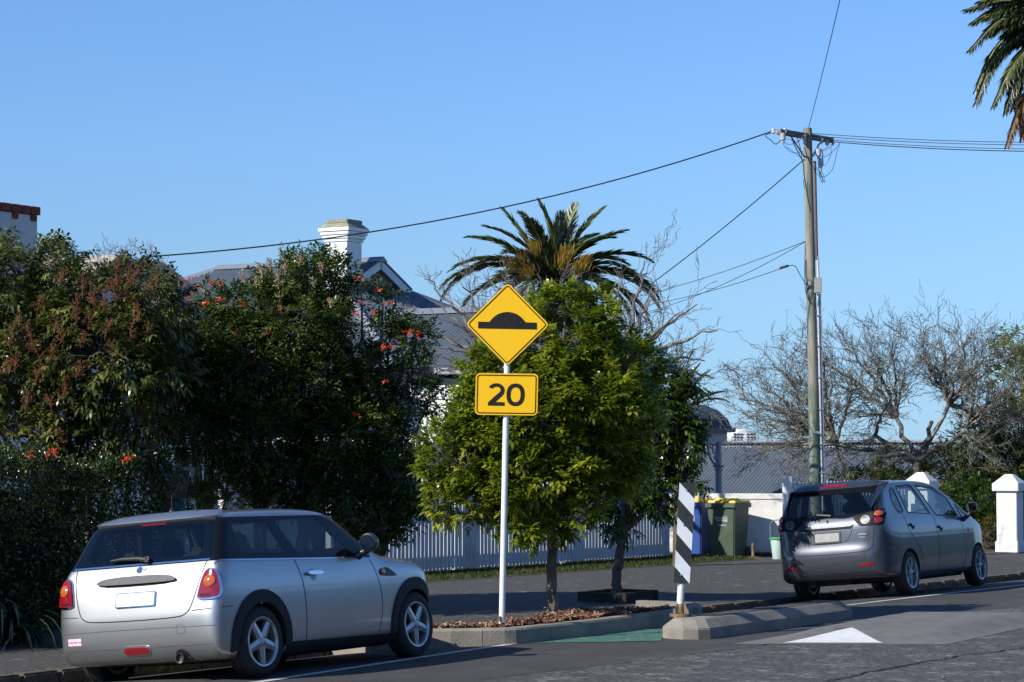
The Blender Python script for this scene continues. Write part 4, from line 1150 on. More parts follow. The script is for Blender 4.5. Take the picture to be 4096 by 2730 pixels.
for x, y, sg in ((.90, -.82, -1), (3.52, -.82, -1), (.90, .82, 1), (3.52, .82, 1)):
    tyre_wheel(colt, x, y, .295, .295, .205, .185, sg, 7, M_alloy2, (.022, .018), split=.13, hub=.05)
for y in (-.37, .37):
    seat(colt, 1.95, y, .50, M_seat, .5, .27, .17, .58); seat(colt, 1.1, y, .50, M_seat, .5, .25, .14, .5)
mb = MB(); mb.box((3.0, 0, .86), (.4, 1.4, .22)); mb.build('dashboard', M_inner, colt, bevel=.04, local=True)
mb = MB(); mb.lathe([(.18 + .014 * math.cos(t), .014 * math.sin(t)) for t in [k * math.pi / 4 for k in range(8)]], (2.62, -.37, .98), Vector((.9, 0, .45)), 26, closed=True); mb.build('steering_wheel', M_black, colt, smooth=True, local=True)
mb = MB(); mb.box((2.45, 0, 1.40), (.04, .24, .07)); mb.build('interior_mirror', M_black, colt, bevel=.015, local=True)
mb = MB(); mb.box((2.2, 0, .25), (2.1, 1.25, .14)); mb.box((.55, .1, .26), (.4, .5, .12)); mb.tube([(.25, .35, .24), (.7, .35, .24)], .05, 10); mb.build('underbody', M_under, colt, local=True)

# ------------------------------------------------------------ utility pole and wires
YP = 43.0
pole = empty('utility_pole', at(1876, 1282, YP) * 1.0); tag(pole, 'tall wooden utility pole with a crossarm and green stained base behind the grey car', 'utility pole')
M_pole = pm('pole_timber', (.33, .30, .25), (.19, .175, .145), 3, .9, bump=.006, bscale=30, c3=(.075, .14, .10), scale3=1.0, t3=.44, w3=.16, stretch=(5, 5, .6))
pb_, pt_ = at(1877.5, 1285, YP), at(1855.5, 295, YP); ax = (pt_ - pb_)
mb = MB(); mb.tube([pb_ - ax * .05] + [pb_ + ax * t for t in (0, .2, .4, .6, .8, .9, 1)], [.11, .109, .104, .098, .092, .086, .083, .079], 20); mb.build('pole_shaft', M_pole, pole, smooth=True)
def on_pole(y, off=0, dy=0): # point beside the pole at photo height y
    t = (1285 - y) / 990.0; p = pb_ + ax * t; return p + Vector((off, dy, 0))
M_xarm = pm('crossarm_timber', (.20, .185, .14), (.10, .095, .075), 6, .95, bump=.01, bscale=30, c3=(.36, .36, .28), scale3=8, t3=.55)
D_ = Vector((1.03, 1.3, -.02)).normalized(); Xc = on_pole(317, 0, -.02) + Vector((0, -.0, 0))
Xn = Vector((D_.y, -D_.x, 0)).normalized(); xc = Xc - Xn * -.13
xa0 = at(1789, 303, YP - .85); xa1 = at(1911, 323, YP + .72); XD = (xa1 - xa0)
mb = MB(); mb.box((xa0 + xa1) / 2, (XD.length, .10, .10), XD.normalized(), Xn, XD.normalized().cross(Xn) * -1); mb.build('crossarm', M_xarm, pole, bevel=.008)
mb = MB(); mb.tube([xa0.lerp(xa1, .22) - UP * .04, on_pole(365, -.05, 0)], .016, 6); mb.build('brace', M_galv, pole)
mb = MB(); mb.tube([xa0.lerp(xa1, .8) - UP * .04, on_pole(365, .05, 0)], .016, 6); mb.build('brace', M_galv, pole)
M_ins = pm('insulator_glaze', (.62, .68, .66), (.5, .57, .56), 10, .15, coat=.6)
def insulator(p, s=1.0):
    mb = MB(); mb.lathe([(.012, .055), (.036, .045), (.04, .03), (.022, .015), (.022, .005), (.04, -.008), (.036, -.028), (.014, -.04), (.012, -.055)], p, UP, 14)
    mb.v = [tuple(p + (Vector(v) - p) * s) for v in mb.v]
    mb.build('insulator', M_ins, pole, smooth=True)
ins = [at(1777, 303, YP - 1.0), at(1804, 302, YP - .75), at(1848, 316, YP - .2), at(1888, 325, YP + .3), at(1900, 329, YP + .5), at(1913, 329, YP + .8), at(1849, 327, YP - .12)]
for p in ins: insulator(p)
M_pot = pm('porcelain_grey', (.42, .42, .46), (.36, .36, .4), 10, .35)
for p, s_ in ((at(1799, 316, YP - .95), 1.0), (at(1881, 352, YP - .2), .85), (at(1886, 374, YP - .15), .8)):
    mb = MB(); mb.lathe([(.001, .075), (.05, .075), (.052, -.05), (.03, -.06), (.03, -.10), (.001, -.10)], p, UP, 16); mb.build('fuse_holder', M_pot, pole, smooth=True)
def bez(pts, n=14):
    "smooth curve through points"
    P = [Vector(p) for p in pts]; P = [P[0] * 2 - P[1]] + P + [P[-1] * 2 - P[-2]]; out = []
    for i in range(1, len(P) - 2):
        for k in range(n):
            t = k / n; a, b, c, d = P[i - 1:i + 3]
            out.append(.5 * ((2 * b) + (c - a) * t + (2 * a - 5 * b + 4 * c - d) * t * t + (3 * b - a - 3 * c + d) * t ** 3))
    out.append(P[-2]); return out
def zp(x, y, d=YP):      # coordinates read in the close-up of the pole head
    return at((3000 + x * .2551) / KP, (450 + y * .2551) / KP, d)
loops = [([(350, 320), (240, 365), (330, 440), (400, 500), (460, 460), (480, 430)], .010, -.9), ([(620, 320), (690, 500), (760, 640), (830, 790), (850, 1000), (900, 1300), (950, 1560)], .013, -.25),
         ([(740, 400), (780, 530), (810, 680), (820, 760)], .009, -.3), ([(500, 450), (560, 560), (640, 620), (720, 640), (835, 610)], .006, -.6), ([(520, 440), (580, 500), (700, 490), (780, 440), (830, 360)], .006, -.5), ([(560, 540), (680, 620), (780, 700)], .006, -.4),
         ([(570, 410), (650, 440), (740, 460), (810, 400)], .005, -.5), ([(1420, 470), (1350, 560), (1250, 660), (1140, 700), (1060, 650)], .006, .4), ([(1410, 480), (1360, 640), (1310, 850), (1230, 970), (1130, 1015), (1035, 960)], .006, .4),
         ([(1330, 470), (1260, 540), (1180, 600), (1080, 600)], .006, .4), ([(1270, 530), (1270, 640), (1220, 780), (1150, 840), (1090, 800)], .006, .4), ([(1250, 480), (1200, 560), (1120, 590)], .006, .4),
         ([(1020, 650), (1060, 590), (1100, 575), (1140, 640), (1135, 760), (1120, 900), (1110, 960)], .011, -.1), ([(1110, 960), (1140, 1050), (1130, 1100), (1100, 1020), (1080, 930)], .008, -.1), ([(1070, 550), (1070, 700), (1075, 850), (1090, 930), (1150, 1070)], .009, -.1),
         ([(1130, 940), (1160, 1020), (1170, 1100), (1140, 1060)], .006, -.1), ([(970, 690), (1010, 680), (1040, 600), (1060, 500)], .009, -.1), ([(1030, 850), (1080, 930), (1120, 1000)], .006, -.1), ([(850, 1050), (840, 1110), (860, 1200)], .006, -.12)]
for pts, r_, dd in loops:
    mb = MB(); mb.tube(bez([zp(x, y, YP + dd) for x, y in pts], 6), r_ * .8, 5); mb.build('jumper_wire', M_wire, pole, smooth=True)
mb = MB(); mb.tube([on_pole(y, .115, -.03) for y in (372, 450, 520, 600)], .027, 10); mb.build('brown_cable_guard', pm('brown_pipe', (.17, .075, .05), (.13, .06, .045), 5, .6), pole, smooth=True)
M_cond = pm('white_conduit', (.62, .62, .62), (.5, .5, .5), 6, .5)
mb = MB(); mb.tube([on_pole(y, .115, -.05) for y in (678, 800, 1000, 1282)], .016, 8); mb.build('conduit', M_cond, pole, smooth=True)
mb = MB(); mb.tube([on_pole(y, .157, -.02) for y in (678, 800, 1000, 1282)], .020, 8); mb.build('conduit', M_cond, pole, smooth=True)
mb = MB(); mb.tube([on_pole(y, .13, -.03) for y in (592, 642)], .026, 8); mb.build('conduit', M_cond, pole, smooth=True)
q = on_pole(659, .11, -.1); mb = MB(); mb.box(q, (.13, .09, .29)); mb.build('junction_box', pm('box_grey', (.40, .41, .37), (.33, .34, .3), 5, .5), pole, bevel=.012)
for y in (720, 790, 862, 935, 1015, 1080):
    q = on_pole(y + 8, .125, -.07); mb = MB(); mb.box(q, (.10, .02, .02)); mb.build('clip', M_galv, pole)
q = on_pole(996, .0, -.112); mb = MB(); mb.box(q + Vector((.015, 0, 0)), (.16, .004, .045)); mb.build('number_tag', M_galv, pole)
mb = MB(); mb.tube(bez([on_pole(600, -.09, -.04), on_pole(640, -.10, -.07), on_pole(690, -.06, -.1), on_pole(700, .0, -.12), on_pole(680, .05, -.12)], 6), .008, 5); mb.tube(bez([on_pole(560, -.09, -.02), on_pole(640, -.12, -.04), on_pole(680, -.1, -.08), on_pole(700, -.03, -.12)], 6), .007, 5); mb.build('jumper_wire', M_wire, pole)

def wire(a, b, sag, r, label, name='overhead_cable', grp='overhead lines from the utility pole', n=24):
    pts = [a.lerp(b, t / n) - UP * (4 * sag * (t / n) * (1 - t / n)) for t in range(n + 1)]
    mb = MB(); mb.tube(pts, r, 6); o = mb.build(name, M_wire, None, smooth=True); tag(o, label, 'cable', grp); return o
wire(ins[0] - Vector((.04, 0, 0)), at(330, 591, 37.0), .38, .013, 'thick twisted black cable running from the crossarm down to the left house')
wire(on_pole(368, -.08, -.05), at(1385, 732, 50), .10, .010, 'black cable falling steeply from below the crossarm behind the palm')
wire(on_pole(557, -.09, -.03), at(1440, 688, 52), .08, .006, 'thin wire from mid pole, the upper one of the pair tied there')
wire(on_pole(558, -.09, -.03), at(1440, 730, 52), .16, .006, 'thin wire from mid pole, the lower one of the pair tied there')
wl = at(1812, 611, YP - .4)
wire(wl, at(1440, 708, 52), .10, .006, 'thin wire ending in a black dead end clamp left of the pole')
mb = MB(); mb.tube([wl + Vector((-.16, .03, -.045)), wl + Vector((.0, 0, 0))], .024, 8); q = wl
mb.tube(bez([wl, wl + Vector((.13, .1, .0)), wl + Vector((.24, .25, -.15)), on_pole(660, -.08, -.05)], 6), .007, 5); o = mb.build('dead_end_clamp', M_wire, None); tag(o, 'small black clamp with a drooping lead hanging just left of the utility pole', 'cable clamp')
for i, (a, yb, db) in enumerate(((zp(970, 330, YP - .1), 327.5, 41.0), (zp(970, 370, YP + .1), 333.5, 41.2), (zp(1230, 430, YP + .6), 342.5, 41.6), (zp(1330, 465, YP + .8), 348.0, 41.8))):
    b = at(2353, yb, db); b2 = b + (b - a) * 1.2 + UP * .35
    wire(a, b2, .16, .007 if i < 3 else .010, ['uppermost of the four wires running right from the crossarm', 'second wire from the top of the four running right', 'third wire from the top of the four running right', 'lowest and thickest of the four wires running right'][i])
e0 = zp(920, 235, YP - .05); e1 = at(1925, 0, 30.4); wire(e0, e0 + (e1 - e0) * 2.0, .12, .006, 'single wire climbing steeply from the pole top out of the picture')

# ------------------------------------------------------------ walls, fences, bins
M_render = pm('white_render', (.74, .73, .68), (.62, .61, .56), 5, .85, bump=.008, bscale=40, c3=(.36, .36, .33), scale3=9, t3=.66, w3=.05)
W0 = gp(1522, 1276); W0.z = 0; W1 = gp(1799, 1278.5); W1.z = 0
wd_ = (W1 - W0).normalized(); wn_ = Vector((wd_.y, -wd_.x, 0))
zt = 1.16
wall = empty('garden_wall', (W0 + W1) / 2); tag(wall, 'low white rendered wall behind the blue and green wheelie bins', 'wall')
mb = MB(); c = (W0 + W1) / 2 - wn_ * .1; mb.box((c.x, c.y, (zt - .11) / 2 - .15), ((W1 - W0).length, .2, zt - .11 + .3), wd_, wn_, UP); mb.build('wall_face', M_render, wall)
mb = MB(); mb.box((c.x, c.y, zt - .055), ((W1 - W0).length, .24, .108), wd_, wn_, UP); mb.build('coping', M_render, wall, bevel=.01)

def picket_top(kind): return None
def fence(A, B, h, name_label, round_top=False, pw=.074, gap=.024, rails=(.28, 1.0), post_every=2.4, grp=None):
    A = Vector(A); B = Vector(B); L_ = (B - A).length; t = (B - A).normalized(); nr = Vector((t.y, -t.x, 0))
    root = empty('picket_fence', (A + B) / 2); tag(root, name_label, 'fence', grp)
    mb = MB(); x = 0; pitch = pw + gap
    while x < L_:
        hh = h + random.uniform(-.012, .012); o = A + t * (x + pw / 2) + nr * (.02 + random.uniform(0, .004)); ty = random.uniform(-.004, .004)
        if round_top: poly = [(-pw / 2, .06), (pw / 2, .06), (pw / 2, hh - .13), (pw * .32, hh - .115), (pw / 2, hh - .09), (pw * .46, hh - .03), (pw * .2, hh), (-pw * .2, hh), (-pw * .46, hh - .03), (-pw / 2, hh - .09), (-pw * .32, hh - .115), (-pw / 2, hh - .13)]
        else: poly = [(-pw / 2, .06), (pw / 2, .06), (pw / 2 + ty, hh - .04), (ty, hh), (-pw / 2 + ty, hh - .04)]
        mb.prism(poly, o, t, UP, .018); x += pitch
    mb.build('pickets', M_pick, root)
    for z in rails:
        mb = MB(); c = (A + B) / 2 - nr * .03; mb.box((c.x, c.y, z), (L_, .05, .09), t, nr, UP); mb.build('rail', M_pick, root)
    n = int(L_ / post_every)
    for k in range(n + 1):
        p = A + t * (L_ * k / max(n, 1)) - nr * .08; mb = MB(); mb.box((p.x, p.y, h / 2 - .02), (.1, .1, h), t, nr, UP); mb.build('fence_post', M_pick, root)
    return root
M_pick = pm('picket_paint', (.56, .58, .60), (.44, .45, .46), 4, .6, c3=(.26, .25, .22), scale3=9, t3=.66, w3=.08, stretch=(1, 1, .35))
fa = gp(1526, 1284); fa.z = 0; fdir = (gp(980, 1320) - gp(1526, 1284)); fdir.z = 0
fence(fa + fdir * 1.32, fa, 1.42, 'long white picket fence with narrow gaps behind the street trees')
mb = MB(); q = fa + Vector((.03, .05, 0)); mb.box((q.x, q.y, .72), (.13, .13, 1.5), wd_, wn_, UP); o = mb.build('fence_end_post', M_pick, None, bevel=.01); tag(o, 'plain white post ending the long picket fence where it meets the rendered wall', 'post')
gpst = W1 + wd_ * .1; f2 = at(2078, 1270, 47); f2.z = 0
a = gpst + Vector((.16, .30, 0)); b = f2 + Vector((0, .18, 0)); t = (b - a).normalized(); w2 = empty('garden_wall', (a + b) / 2); tag(w2, 'low white rendered wall behind the notched pickets and the grey car', 'wall')
mb = MB(); mb.box(Vector(((a.x + b.x) / 2, (a.y + b.y) / 2, .43)), ((b - a).length, .14, 1.36), t, Vector((t.y, -t.x, 0)), UP); mb.build('wall_face', M_render, w2)
mb = MB(); mb.box((gpst.x, gpst.y, .68), (.19, .19, 1.6), wd_, wn_, UP); mb.build('post_body', M_white, (gr := empty('gate_post', gpst)), bevel=.012); tag(gr, 'square white timber post between the rendered wall and the picket fence behind the grey car', 'post')
f2 = at(2078, 1270, 47); f2.z = 0
fence(gpst + Vector((.14, .12, 0)), f2, 1.38, 'short white picket fence with rounded notched tops beside the grey car', True, .085, .035, rails=(.3, 1.12))
def pillar(px, Y, w, h, label):
    c = at(px, 1200, Y); c.z = 0; root = empty('gate_pillar', c); tag(root, label, 'pillar', 'white driveway gate pillars')
    M_p = pm('pillar_paint', (.74, .74, .72), (.66, .66, .64), 3, .6, bump=.003, bscale=25)
    mb = MB(); mb.box((c.x, c.y, (h - .33) / 2 - .1), (w, w, h - .33 + .2), RH, SH, UP); mb.build('pillar_body', M_p, root, bevel=.01)
    mb = MB(); mb.box((c.x, c.y, h - .25), (w + .13, w + .13, .155), RH, SH, UP); mb.box((c.x, c.y, h - .085), (w + .10, w + .10, .175), RH, SH, UP, .28); mb.build('pillar_cap', M_p, root, bevel=.008)
    mb = MB(); mb.box((c.x, c.y, .08), (w + .05, w + .05, .22), RH, SH, UP); mb.build('pillar_plinth', M_p, root, bevel=.01)
pillar(2118, 47.5, .42, 1.53, 'white pyramid topped gate pillar half hidden behind the grey car')
pillar(2321, 46.4, .41, 1.50, 'white pyramid topped gate pillar at the right edge by the driveway')

def bin_(px, Y, M_b, M_lid, label, lx, txt):
    c = at(px, 1278, Y); c.z = 0; root = empty('wheelie_bin', c); tag(root, label, 'wheelie bin')
    X, Yd = RH, SH; w, d, h = .56, .66, .93; k = .86
    mb = MB(); c0 = c + UP * (.02 + h / 2)
    mb.box(c0, (w * k, d * .80, h), X, Yd, UP, 1 / k, 1.2); b = mb.build('bin_body', M_b, root, bevel=.02)
    mb = MB(); mb.box(c + UP * .955, (w + .05, d + .06, .085), X, Yd, UP); mb.build('bin_rim', M_b, root, bevel=.01)
    mb = MB(); mb.box(c + UP * 1.02 + Yd * .03, (w + .01, d + .0, .05), X, Yd, UP, .97); mb.box(c + UP * 1.057 - Yd * .03, (w * .66, d * .62, .05), X, Yd, UP, .85); mb.box(c + UP * 1.05 - Yd * (d * .40), (w * .2, .05, .035), X, Yd, UP); lid = mb.build('bin_lid', M_lid, root, bevel=.012)
    mb = MB(); mb.tube([c + UP * .98 + Yd * (d / 2 + .06) + X * s for s in (-.24, .24)], .016, 8)
    for s in (-.2, .2): mb.box(c + UP * .96 + Yd * (d / 2 + .03) + X * s, (.03, .1, .04), X, Yd, UP)
    mb.build('bin_handle', M_b, root)
    for s in (-1, 1):
        mb = MB(); mb.lathe([(.02, -.025), (.1, -.02), (.105, 0), (.1, .02), (.02, .025)], c + X * (s * (w * .43 + .01)) + Yd * (d * .42) + UP * .10, X, 20); mb.build('wheel', M_rubber, root, smooth=True)
    # printed council marks on the front face
    def fpt(u, z, off):
        y = -(d * .80 / 2) * (1 + .2 * (z - .02) / h); return c + X * u + Yd * (y - off) + UP * z
    Xf = X; Zf = (fpt(0, .9, 0) - fpt(0, .1, 0)).normalized()
    M_ink = pm('white_ink', (.75, .75, .75), None, rough=.6)
    for s_, u, z, hh, al in txt: text_mesh('lettering', s_, fpt(u, z, .004), Xf, Zf, hh, M_ink, root, .002, al)
    O = fpt(lx, .705, .003); mb = MB(); o1 = rrect(-.035, .035, -.048, .048, .006, 2); i1 = rrect(-.030, .030, -.043, .043, .004, 2); n = len(o1)
    mb.add([O + Xf * a + Zf * b_2 for a, b_2 in o1 + i1], [(i, (i + 1) % n, n + (i + 1) % n, n + i) for i in range(n)])
    for r0, r1 in ((.022, .017), (.012, .006)):
        arc_ = [(r0 * math.cos(R(a)), .004 + r0 * math.sin(R(a))) for a in range(-10, 191, 20)] + [(r1 * math.cos(R(a)), .004 + r1 * math.sin(R(a))) for a in range(190, -11, -20)]
        m_ = len(arc_) // 2; vs = [O + Xf * a + Zf * b_2 for a, b_2 in arc_]; mb.add(vs, [(i, i + 1, 2 * m_ - 2 - i, 2 * m_ - 1 - i) for i in range(m_ - 1)])
    for zz in (-.014, -.022, -.033): mb.add([O + Xf * a + Zf * b_2 for a, b_2 in ((-.024, zz - .0025), (.024, zz - .0025), (.024, zz + .0025), (-.024, zz + .0025))], [(0, 1, 2, 3)])
    mb.build('emblem', M_ink, root)
    return root, fpt
M_lidy = pm('yellow_lid', (.80, .50, .02), (.74, .44, .015), 5, .4)
r1_, f1_ = bin_(1674, 43.4, pm('green_bin', (.065, .095, .06), (.05, .075, .048), 4, .5, c3=(.2, .22, .18), scale3=12, t3=.72), M_lidy, 'green wheelie bin with a yellow lid standing right of the blue bin', .09,
     [('Auckland', .045, .715, .036, 'RIGHT'), ('Council', .045, .672, .036, 'RIGHT'), ('Recycling', .02, .585, .030, 'CENTER')])
r2_, f2_ = bin_(1598, 44.1, pm('blue_bin', (.022, .07, .28), (.018, .055, .22), 4, .45, c3=(.2, .26, .4), scale3=10, t3=.72), M_lidy, 'blue wheelie bin with a yellow lid partly behind the striped marker', .10,
     [('Auckland', .055, .715, .036, 'RIGHT'), ('Council', .055, .672, .036, 'RIGHT')])
mb = MB(); O = f2_(.03, .53, .006); mb.box(O, (.26, .012, .045), RH, SH, UP); mb.build('slot', M_black, r2_)
# metal stub stand, bucket, bent hook
q = at(1638 + 16, 1277, 43.05); q = at((2700 + 1400 * .2232) / KP, 1276, 43.0); q.z = 0
mb = MB(); mb.lathe([(.16, 0), (.14, .015), (.04, .03), (.028, .05), (.028, .27), (.001, .272)], q, UP, 20); o = mb.build('metal_stand', M_rust, None, smooth=True); tag(o, 'short rusty pipe stand on a round foot beside the green bin', 'metal stand')
q = at((2700 + 1850 * .2232) / KP, 1275, 42.6); q.z = 0
bk = empty('bucket', q); tag(bk, 'pale green plastic bucket on the grass against the white wall', 'bucket')
mb = MB(); mb.lathe([(.001, .01), (.10, .0), (.105, .05), (.145, .36), (.14, .37), (.10, .06), (.001, .05)], q, UP, 24); mb.build('bucket_body', pm('bucket_plastic', (.40, .52, .47), (.34, .46, .42), 6, .45), bk, smooth=True)
mb = MB(); mb.lathe([(.145, .345), (.165, .36), (.165, .385), (.14, .39)], q, UP, 24); mb.build('bucket_rim', pm('bucket_rim', (.07, .36, .13), (.06, .3, .11), 6, .4), bk, smooth=True)
mb = MB(); mb.tube(bez([q + Vector((-.13, .03, .36)), q + Vector((-.14, .04, .60)), q + Vector((-.08, .04, .69)), q + Vector((.10, .04, .705))], 6), .008, 6); mb.build('bucket_handle', M_galv, bk)

# ------------------------------------------------------------ houses
M_roofB = pm('blue_grey_roof', (.125, .155, .185), (.10, .125, .15), 1.2, .5, metal=.2, c3=(.15, .18, .205), scale3=.8, t3=.56, w3=.15)
M_ridge = pm('ridge_cap', (.24, .265, .31), (.20, .22, .26), 2, .5, metal=.2)
M_wb = pm('weatherboard', (.76, .76, .74), (.68, .68, .66), 3, .6)
def corr(name, O, A, B, poly, mat, parent, pitch=.10, amp=.016, ns=6):
    "corrugated sheet: A along the ridge, B down the slope, convex outline poly in (a,b) metres; each ripple is real"
    O = Vector(O); N = Vector(A).cross(Vector(B)).normalized()
    if N.z < 0: N = -N
    V = []; F = []
    P = np.array(poly); a0, a1 = P[:, 0].min(), P[:, 0].max()
    def span(a):
        lo, hi = 1e9, -1e9
        for i in range(len(P)):
            p, q = P[i], P[(i + 1) % len(P)]
            if min(p[0], q[0]) - 1e-9 <= a <= max(p[0], q[0]) + 1e-9:
                for t in ([(a - p[0]) / (q[0] - p[0])] if abs(q[0] - p[0]) > 1e-9 else [0, 1]):
                    b = p[1] + (q[1] - p[1]) * t; lo = min(lo, b); hi = max(hi, b)
        return lo, hi
    st = pitch / ns; n = max(2, int((a1 - a0) / st)); prev = None
    for i in range(n + 1):
        a = min(max(a0 + (a1 - a0) * i / n, a0 + 1e-6), a1 - 1e-6); lo, hi = span(a)
        w = N * (amp * math.sin(2 * math.pi * a / pitch)); k = len(V)
        V += [O + A * a + B * lo + w, O + A * a + B * hi + w]
        if i: F.append((k - 2, k, k + 1, k - 1))
    me = bpy.data.meshes.new(name); me.from_pydata([tuple(v) for v in V], [], F); me.update()
    if sum(p.normal.z for p in me.polygons) < 0: me.flip_normals()
    me.polygons.foreach_set('use_smooth', np.ones(len(F), bool))
    return link(name, me, parent, mat)
def boards(name, a, b, z0, z1, parent, holes=(), mat=None, nrm=None, step=.15):
    "weatherboard wall from a to b; holes (u0,u1,z0,z1)"
    a = Vector(a); b = Vector(b); t = (b - a).normalized(); L_ = (b - a).length; n = nrm or Vector((t.y, -t.x, 0)); mb = MB()
    z = z0
    while z < z1 - 1e-6:
        zt = min(z + step, z1); cuts = [(0, L_)]
        for u0, u1, h0, h1 in holes:
            if h0 < (z + zt) / 2 < h1:
                cuts = [c for s0, s1 in cuts for c in ((s0, min(s1, u0)), (max(s0, u1), s1)) if c[1] - c[0] > .01]
        for s0, s1 in cuts:
            p, q = a + t * s0, a + t * s1
            pts = [p + n * .028 + UP * z, q + n * .028 + UP * z, q + n * .004 + UP * zt, p + n * .004 + UP * zt, p + UP * z - n * .1, q + UP * z - n * .1, q + UP * zt - n * .1, p + UP * zt - n * .1]
            mb.add(pts, [(0, 1, 2, 3), (4, 7, 6, 5), (0, 4, 5, 1), (3, 2, 6, 7), (0, 3, 7, 4), (1, 5, 6, 2)])
        z = zt
    return mb.build(name, mat or M_wb, parent)
R1 = at(855, 598, 50.0)
SLOPE = .50
BS = (-SH - UP * SLOPE)          # down the slope that faces the sun (towards the camera)
BR = (RH - UP * SLOPE)           # down the street-facing hip
house = empty('villa', (R1.x, R1.y, 0)); tag(house, 'white weatherboard villa with blue grey corrugated roof and tall white chimney', 'house')
zr = R1.z; ze = 3.52; run = (zr - ze) / SLOPE
gab = 1.06
corr('roof', R1, -RH, BS, [(0, 0), (4.16, 0), (4.16 + run, run), (-run + gab, run), (0, gab)], M_roofB, house)
corr('roof', R1 - UP * .53, SH, BR, [(-gab, 0), (gab, 0), (gab + run - gab + .0, run - gab), (-(run), run - gab)], M_roofB, house)
corr('roof', R1, -RH, Vector(SH) - UP * SLOPE, [(0, 0), (4.16, 0), (4.16 + run, run), (-run + gab, run), (0, gab)], M_roofB, house)
corr('roof', R1 - RH * 4.16, SH, -RH - UP * SLOPE, [(0, 0), (run, run), (-run, run)], M_roofB, house)
def cap(a, b, w=.16, mat=None, name='ridge_cap'):
    mb = MB(); a = Vector(a); b = Vector(b); t = (b - a).normalized(); s_ = t.cross(UP).normalized()
    mb.add([a + s_ * w - UP * w * .42, a + UP * .045, a - s_ * w - UP * w * .42, b + s_ * w - UP * w * .42, b + UP * .045, b - s_ * w - UP * w * .42], [(0, 3, 4, 1), (1, 4, 5, 2), (0, 1, 2), (3, 5, 4)])
    mb.build(name, mat or M_ridge, house)
cap(R1 + RH * .3 + UP * .02, R1 - RH * 4.16 + UP * .02); L0 = R1 - RH * 4.16
cap(L0, L0 + (-RH - SH - UP * SLOPE) * run)
g0 = R1 - UP * .53 - SH * gab
cap(g0, g0 + (RH - SH - UP * SLOPE) * (run - gab)); g1 = R1 - UP * .53 + SH * gab; cap(g1, g1 + (RH + SH - UP * SLOPE) * (run - gab), mat=M_roofB)
# gablet with bargeboards
gq = R1 + RH * .02; mb = MB(); mb.prism([(-gab, -.53), (gab, -.53), (0, 0)], gq - RH * .1, SH, UP, .08); mb.build('gablet_wall', M_wb, house)
M_navy = pm('dark_blue_trim', (.03, .045, .075), (.025, .038, .06), 3, .5)
for sg in (-1, 1):
    e = SH * sg; dn = (e - UP * SLOPE).normalized(); p = R1 + RH * .22
    mb = MB(); mb.box(p + dn * .62 - UP * .10, (1.30, .035, .17), dn, RH, dn.cross(RH)); mb.build('bargeboard', M_wb, house)
    mb = MB(); mb.box(p + dn * .63 - RH * .17 + UP * .015, (1.36, .42, .03), dn, RH, dn.cross(RH)); mb.build('verge_flashing', M_navy, house)
for k in range(3):
    mb = MB(); w = gab * (1 - (k + .5) / 3.2); p = R1 + RH * .05 - UP * (.53 - .16 * k - .06); mb.box(p, (w * 1.9, .03, .02), SH, RH, UP); mb.build('gablet_board', M_wb, house)
# lower wing in front
Wr0 = at(1092, 712, 47.4); Wz = Wr0.z; wrun = (Wz - ze) / SLOPE
wl_ = 3.4
corr('roof', Wr0, -RH, BS, [(-2.8, 0), (wl_, 0), (wl_, wrun), (-2.8, wrun)], M_roofB, house)
corr('roof', Wr0, -RH, Vector(SH) - UP * SLOPE, [(-2.8, 0), (wl_, 0), (wl_, wrun), (-2.8, wrun)], M_roofB, house)
cap(Wr0 + RH * 2.8 + UP * .02, Wr0 - RH * wl_ + UP * .02, .2)
we0 = Wr0 + RH * .5 + BS * wrun; we1 = Wr0 - RH * wl_ + BS * wrun
def gutter(a, b, mat):
    mb = MB(); a = Vector(a); b = Vector(b); t = (b - a).normalized(); n = t.cross(UP)
    mb.box((a + b) / 2 - UP * .05, ((b - a).length, .13, .12), t, n, UP); mb.build('gutter', mat, house, bevel=.01)
M_gut = pm('gutter_paint', (.30, .33, .38), (.26, .29, .34), 4, .45)
gutter(we0 - SH * .05 + RH * 2.3, we1 - SH * .05, M_gut)
ee = R1 + BS * run; gutter(ee - RH * (4.16 + run) - SH * .05, ee - RH * 1.4 - SH * .05, M_gut)
# walls: the sunlit side faces -SH, the street side faces RH
cw = we0 + SH * .45 - RH * .55; cw.z = 0           # street corner of the wing
p0_, p1_ = cw - RH * 9.5, cw
boards('side_wall', p0_, p1_, -.2, ze - .12, house, nrm=-SH)
mb = MB(); mb.box(cw + UP * 1.7 + RH * .01 - SH * .01, (.14, .14, 3.5), RH, SH, UP); mb.build('corner_board', M_wb, house)
mb = MB(); mb.box((we0 + we1) / 2 + SH * .2 - UP * .13, ((we0 - we1).length, .46, .04), RH, SH, UP); mb.build('soffit', M_wb, house)
mb = MB(); mb.box((we0 + we1) / 2 + SH * .02 - UP * .16, ((we0 - we1).length, .03, .16), RH, SH, UP); mb.build('fascia', M_wb, house)
boards('street_wall', cw + SH * .05, cw + SH * 9.6, -.2, ze - .12, house, nrm=RH, holes=[(1.0, 1.9, .9, 2.4), (4.2, 5.2, .2, 2.4)])
M_pane = pm('window_pane', (.02, .025, .03), None, rough=.05, coat=.5)
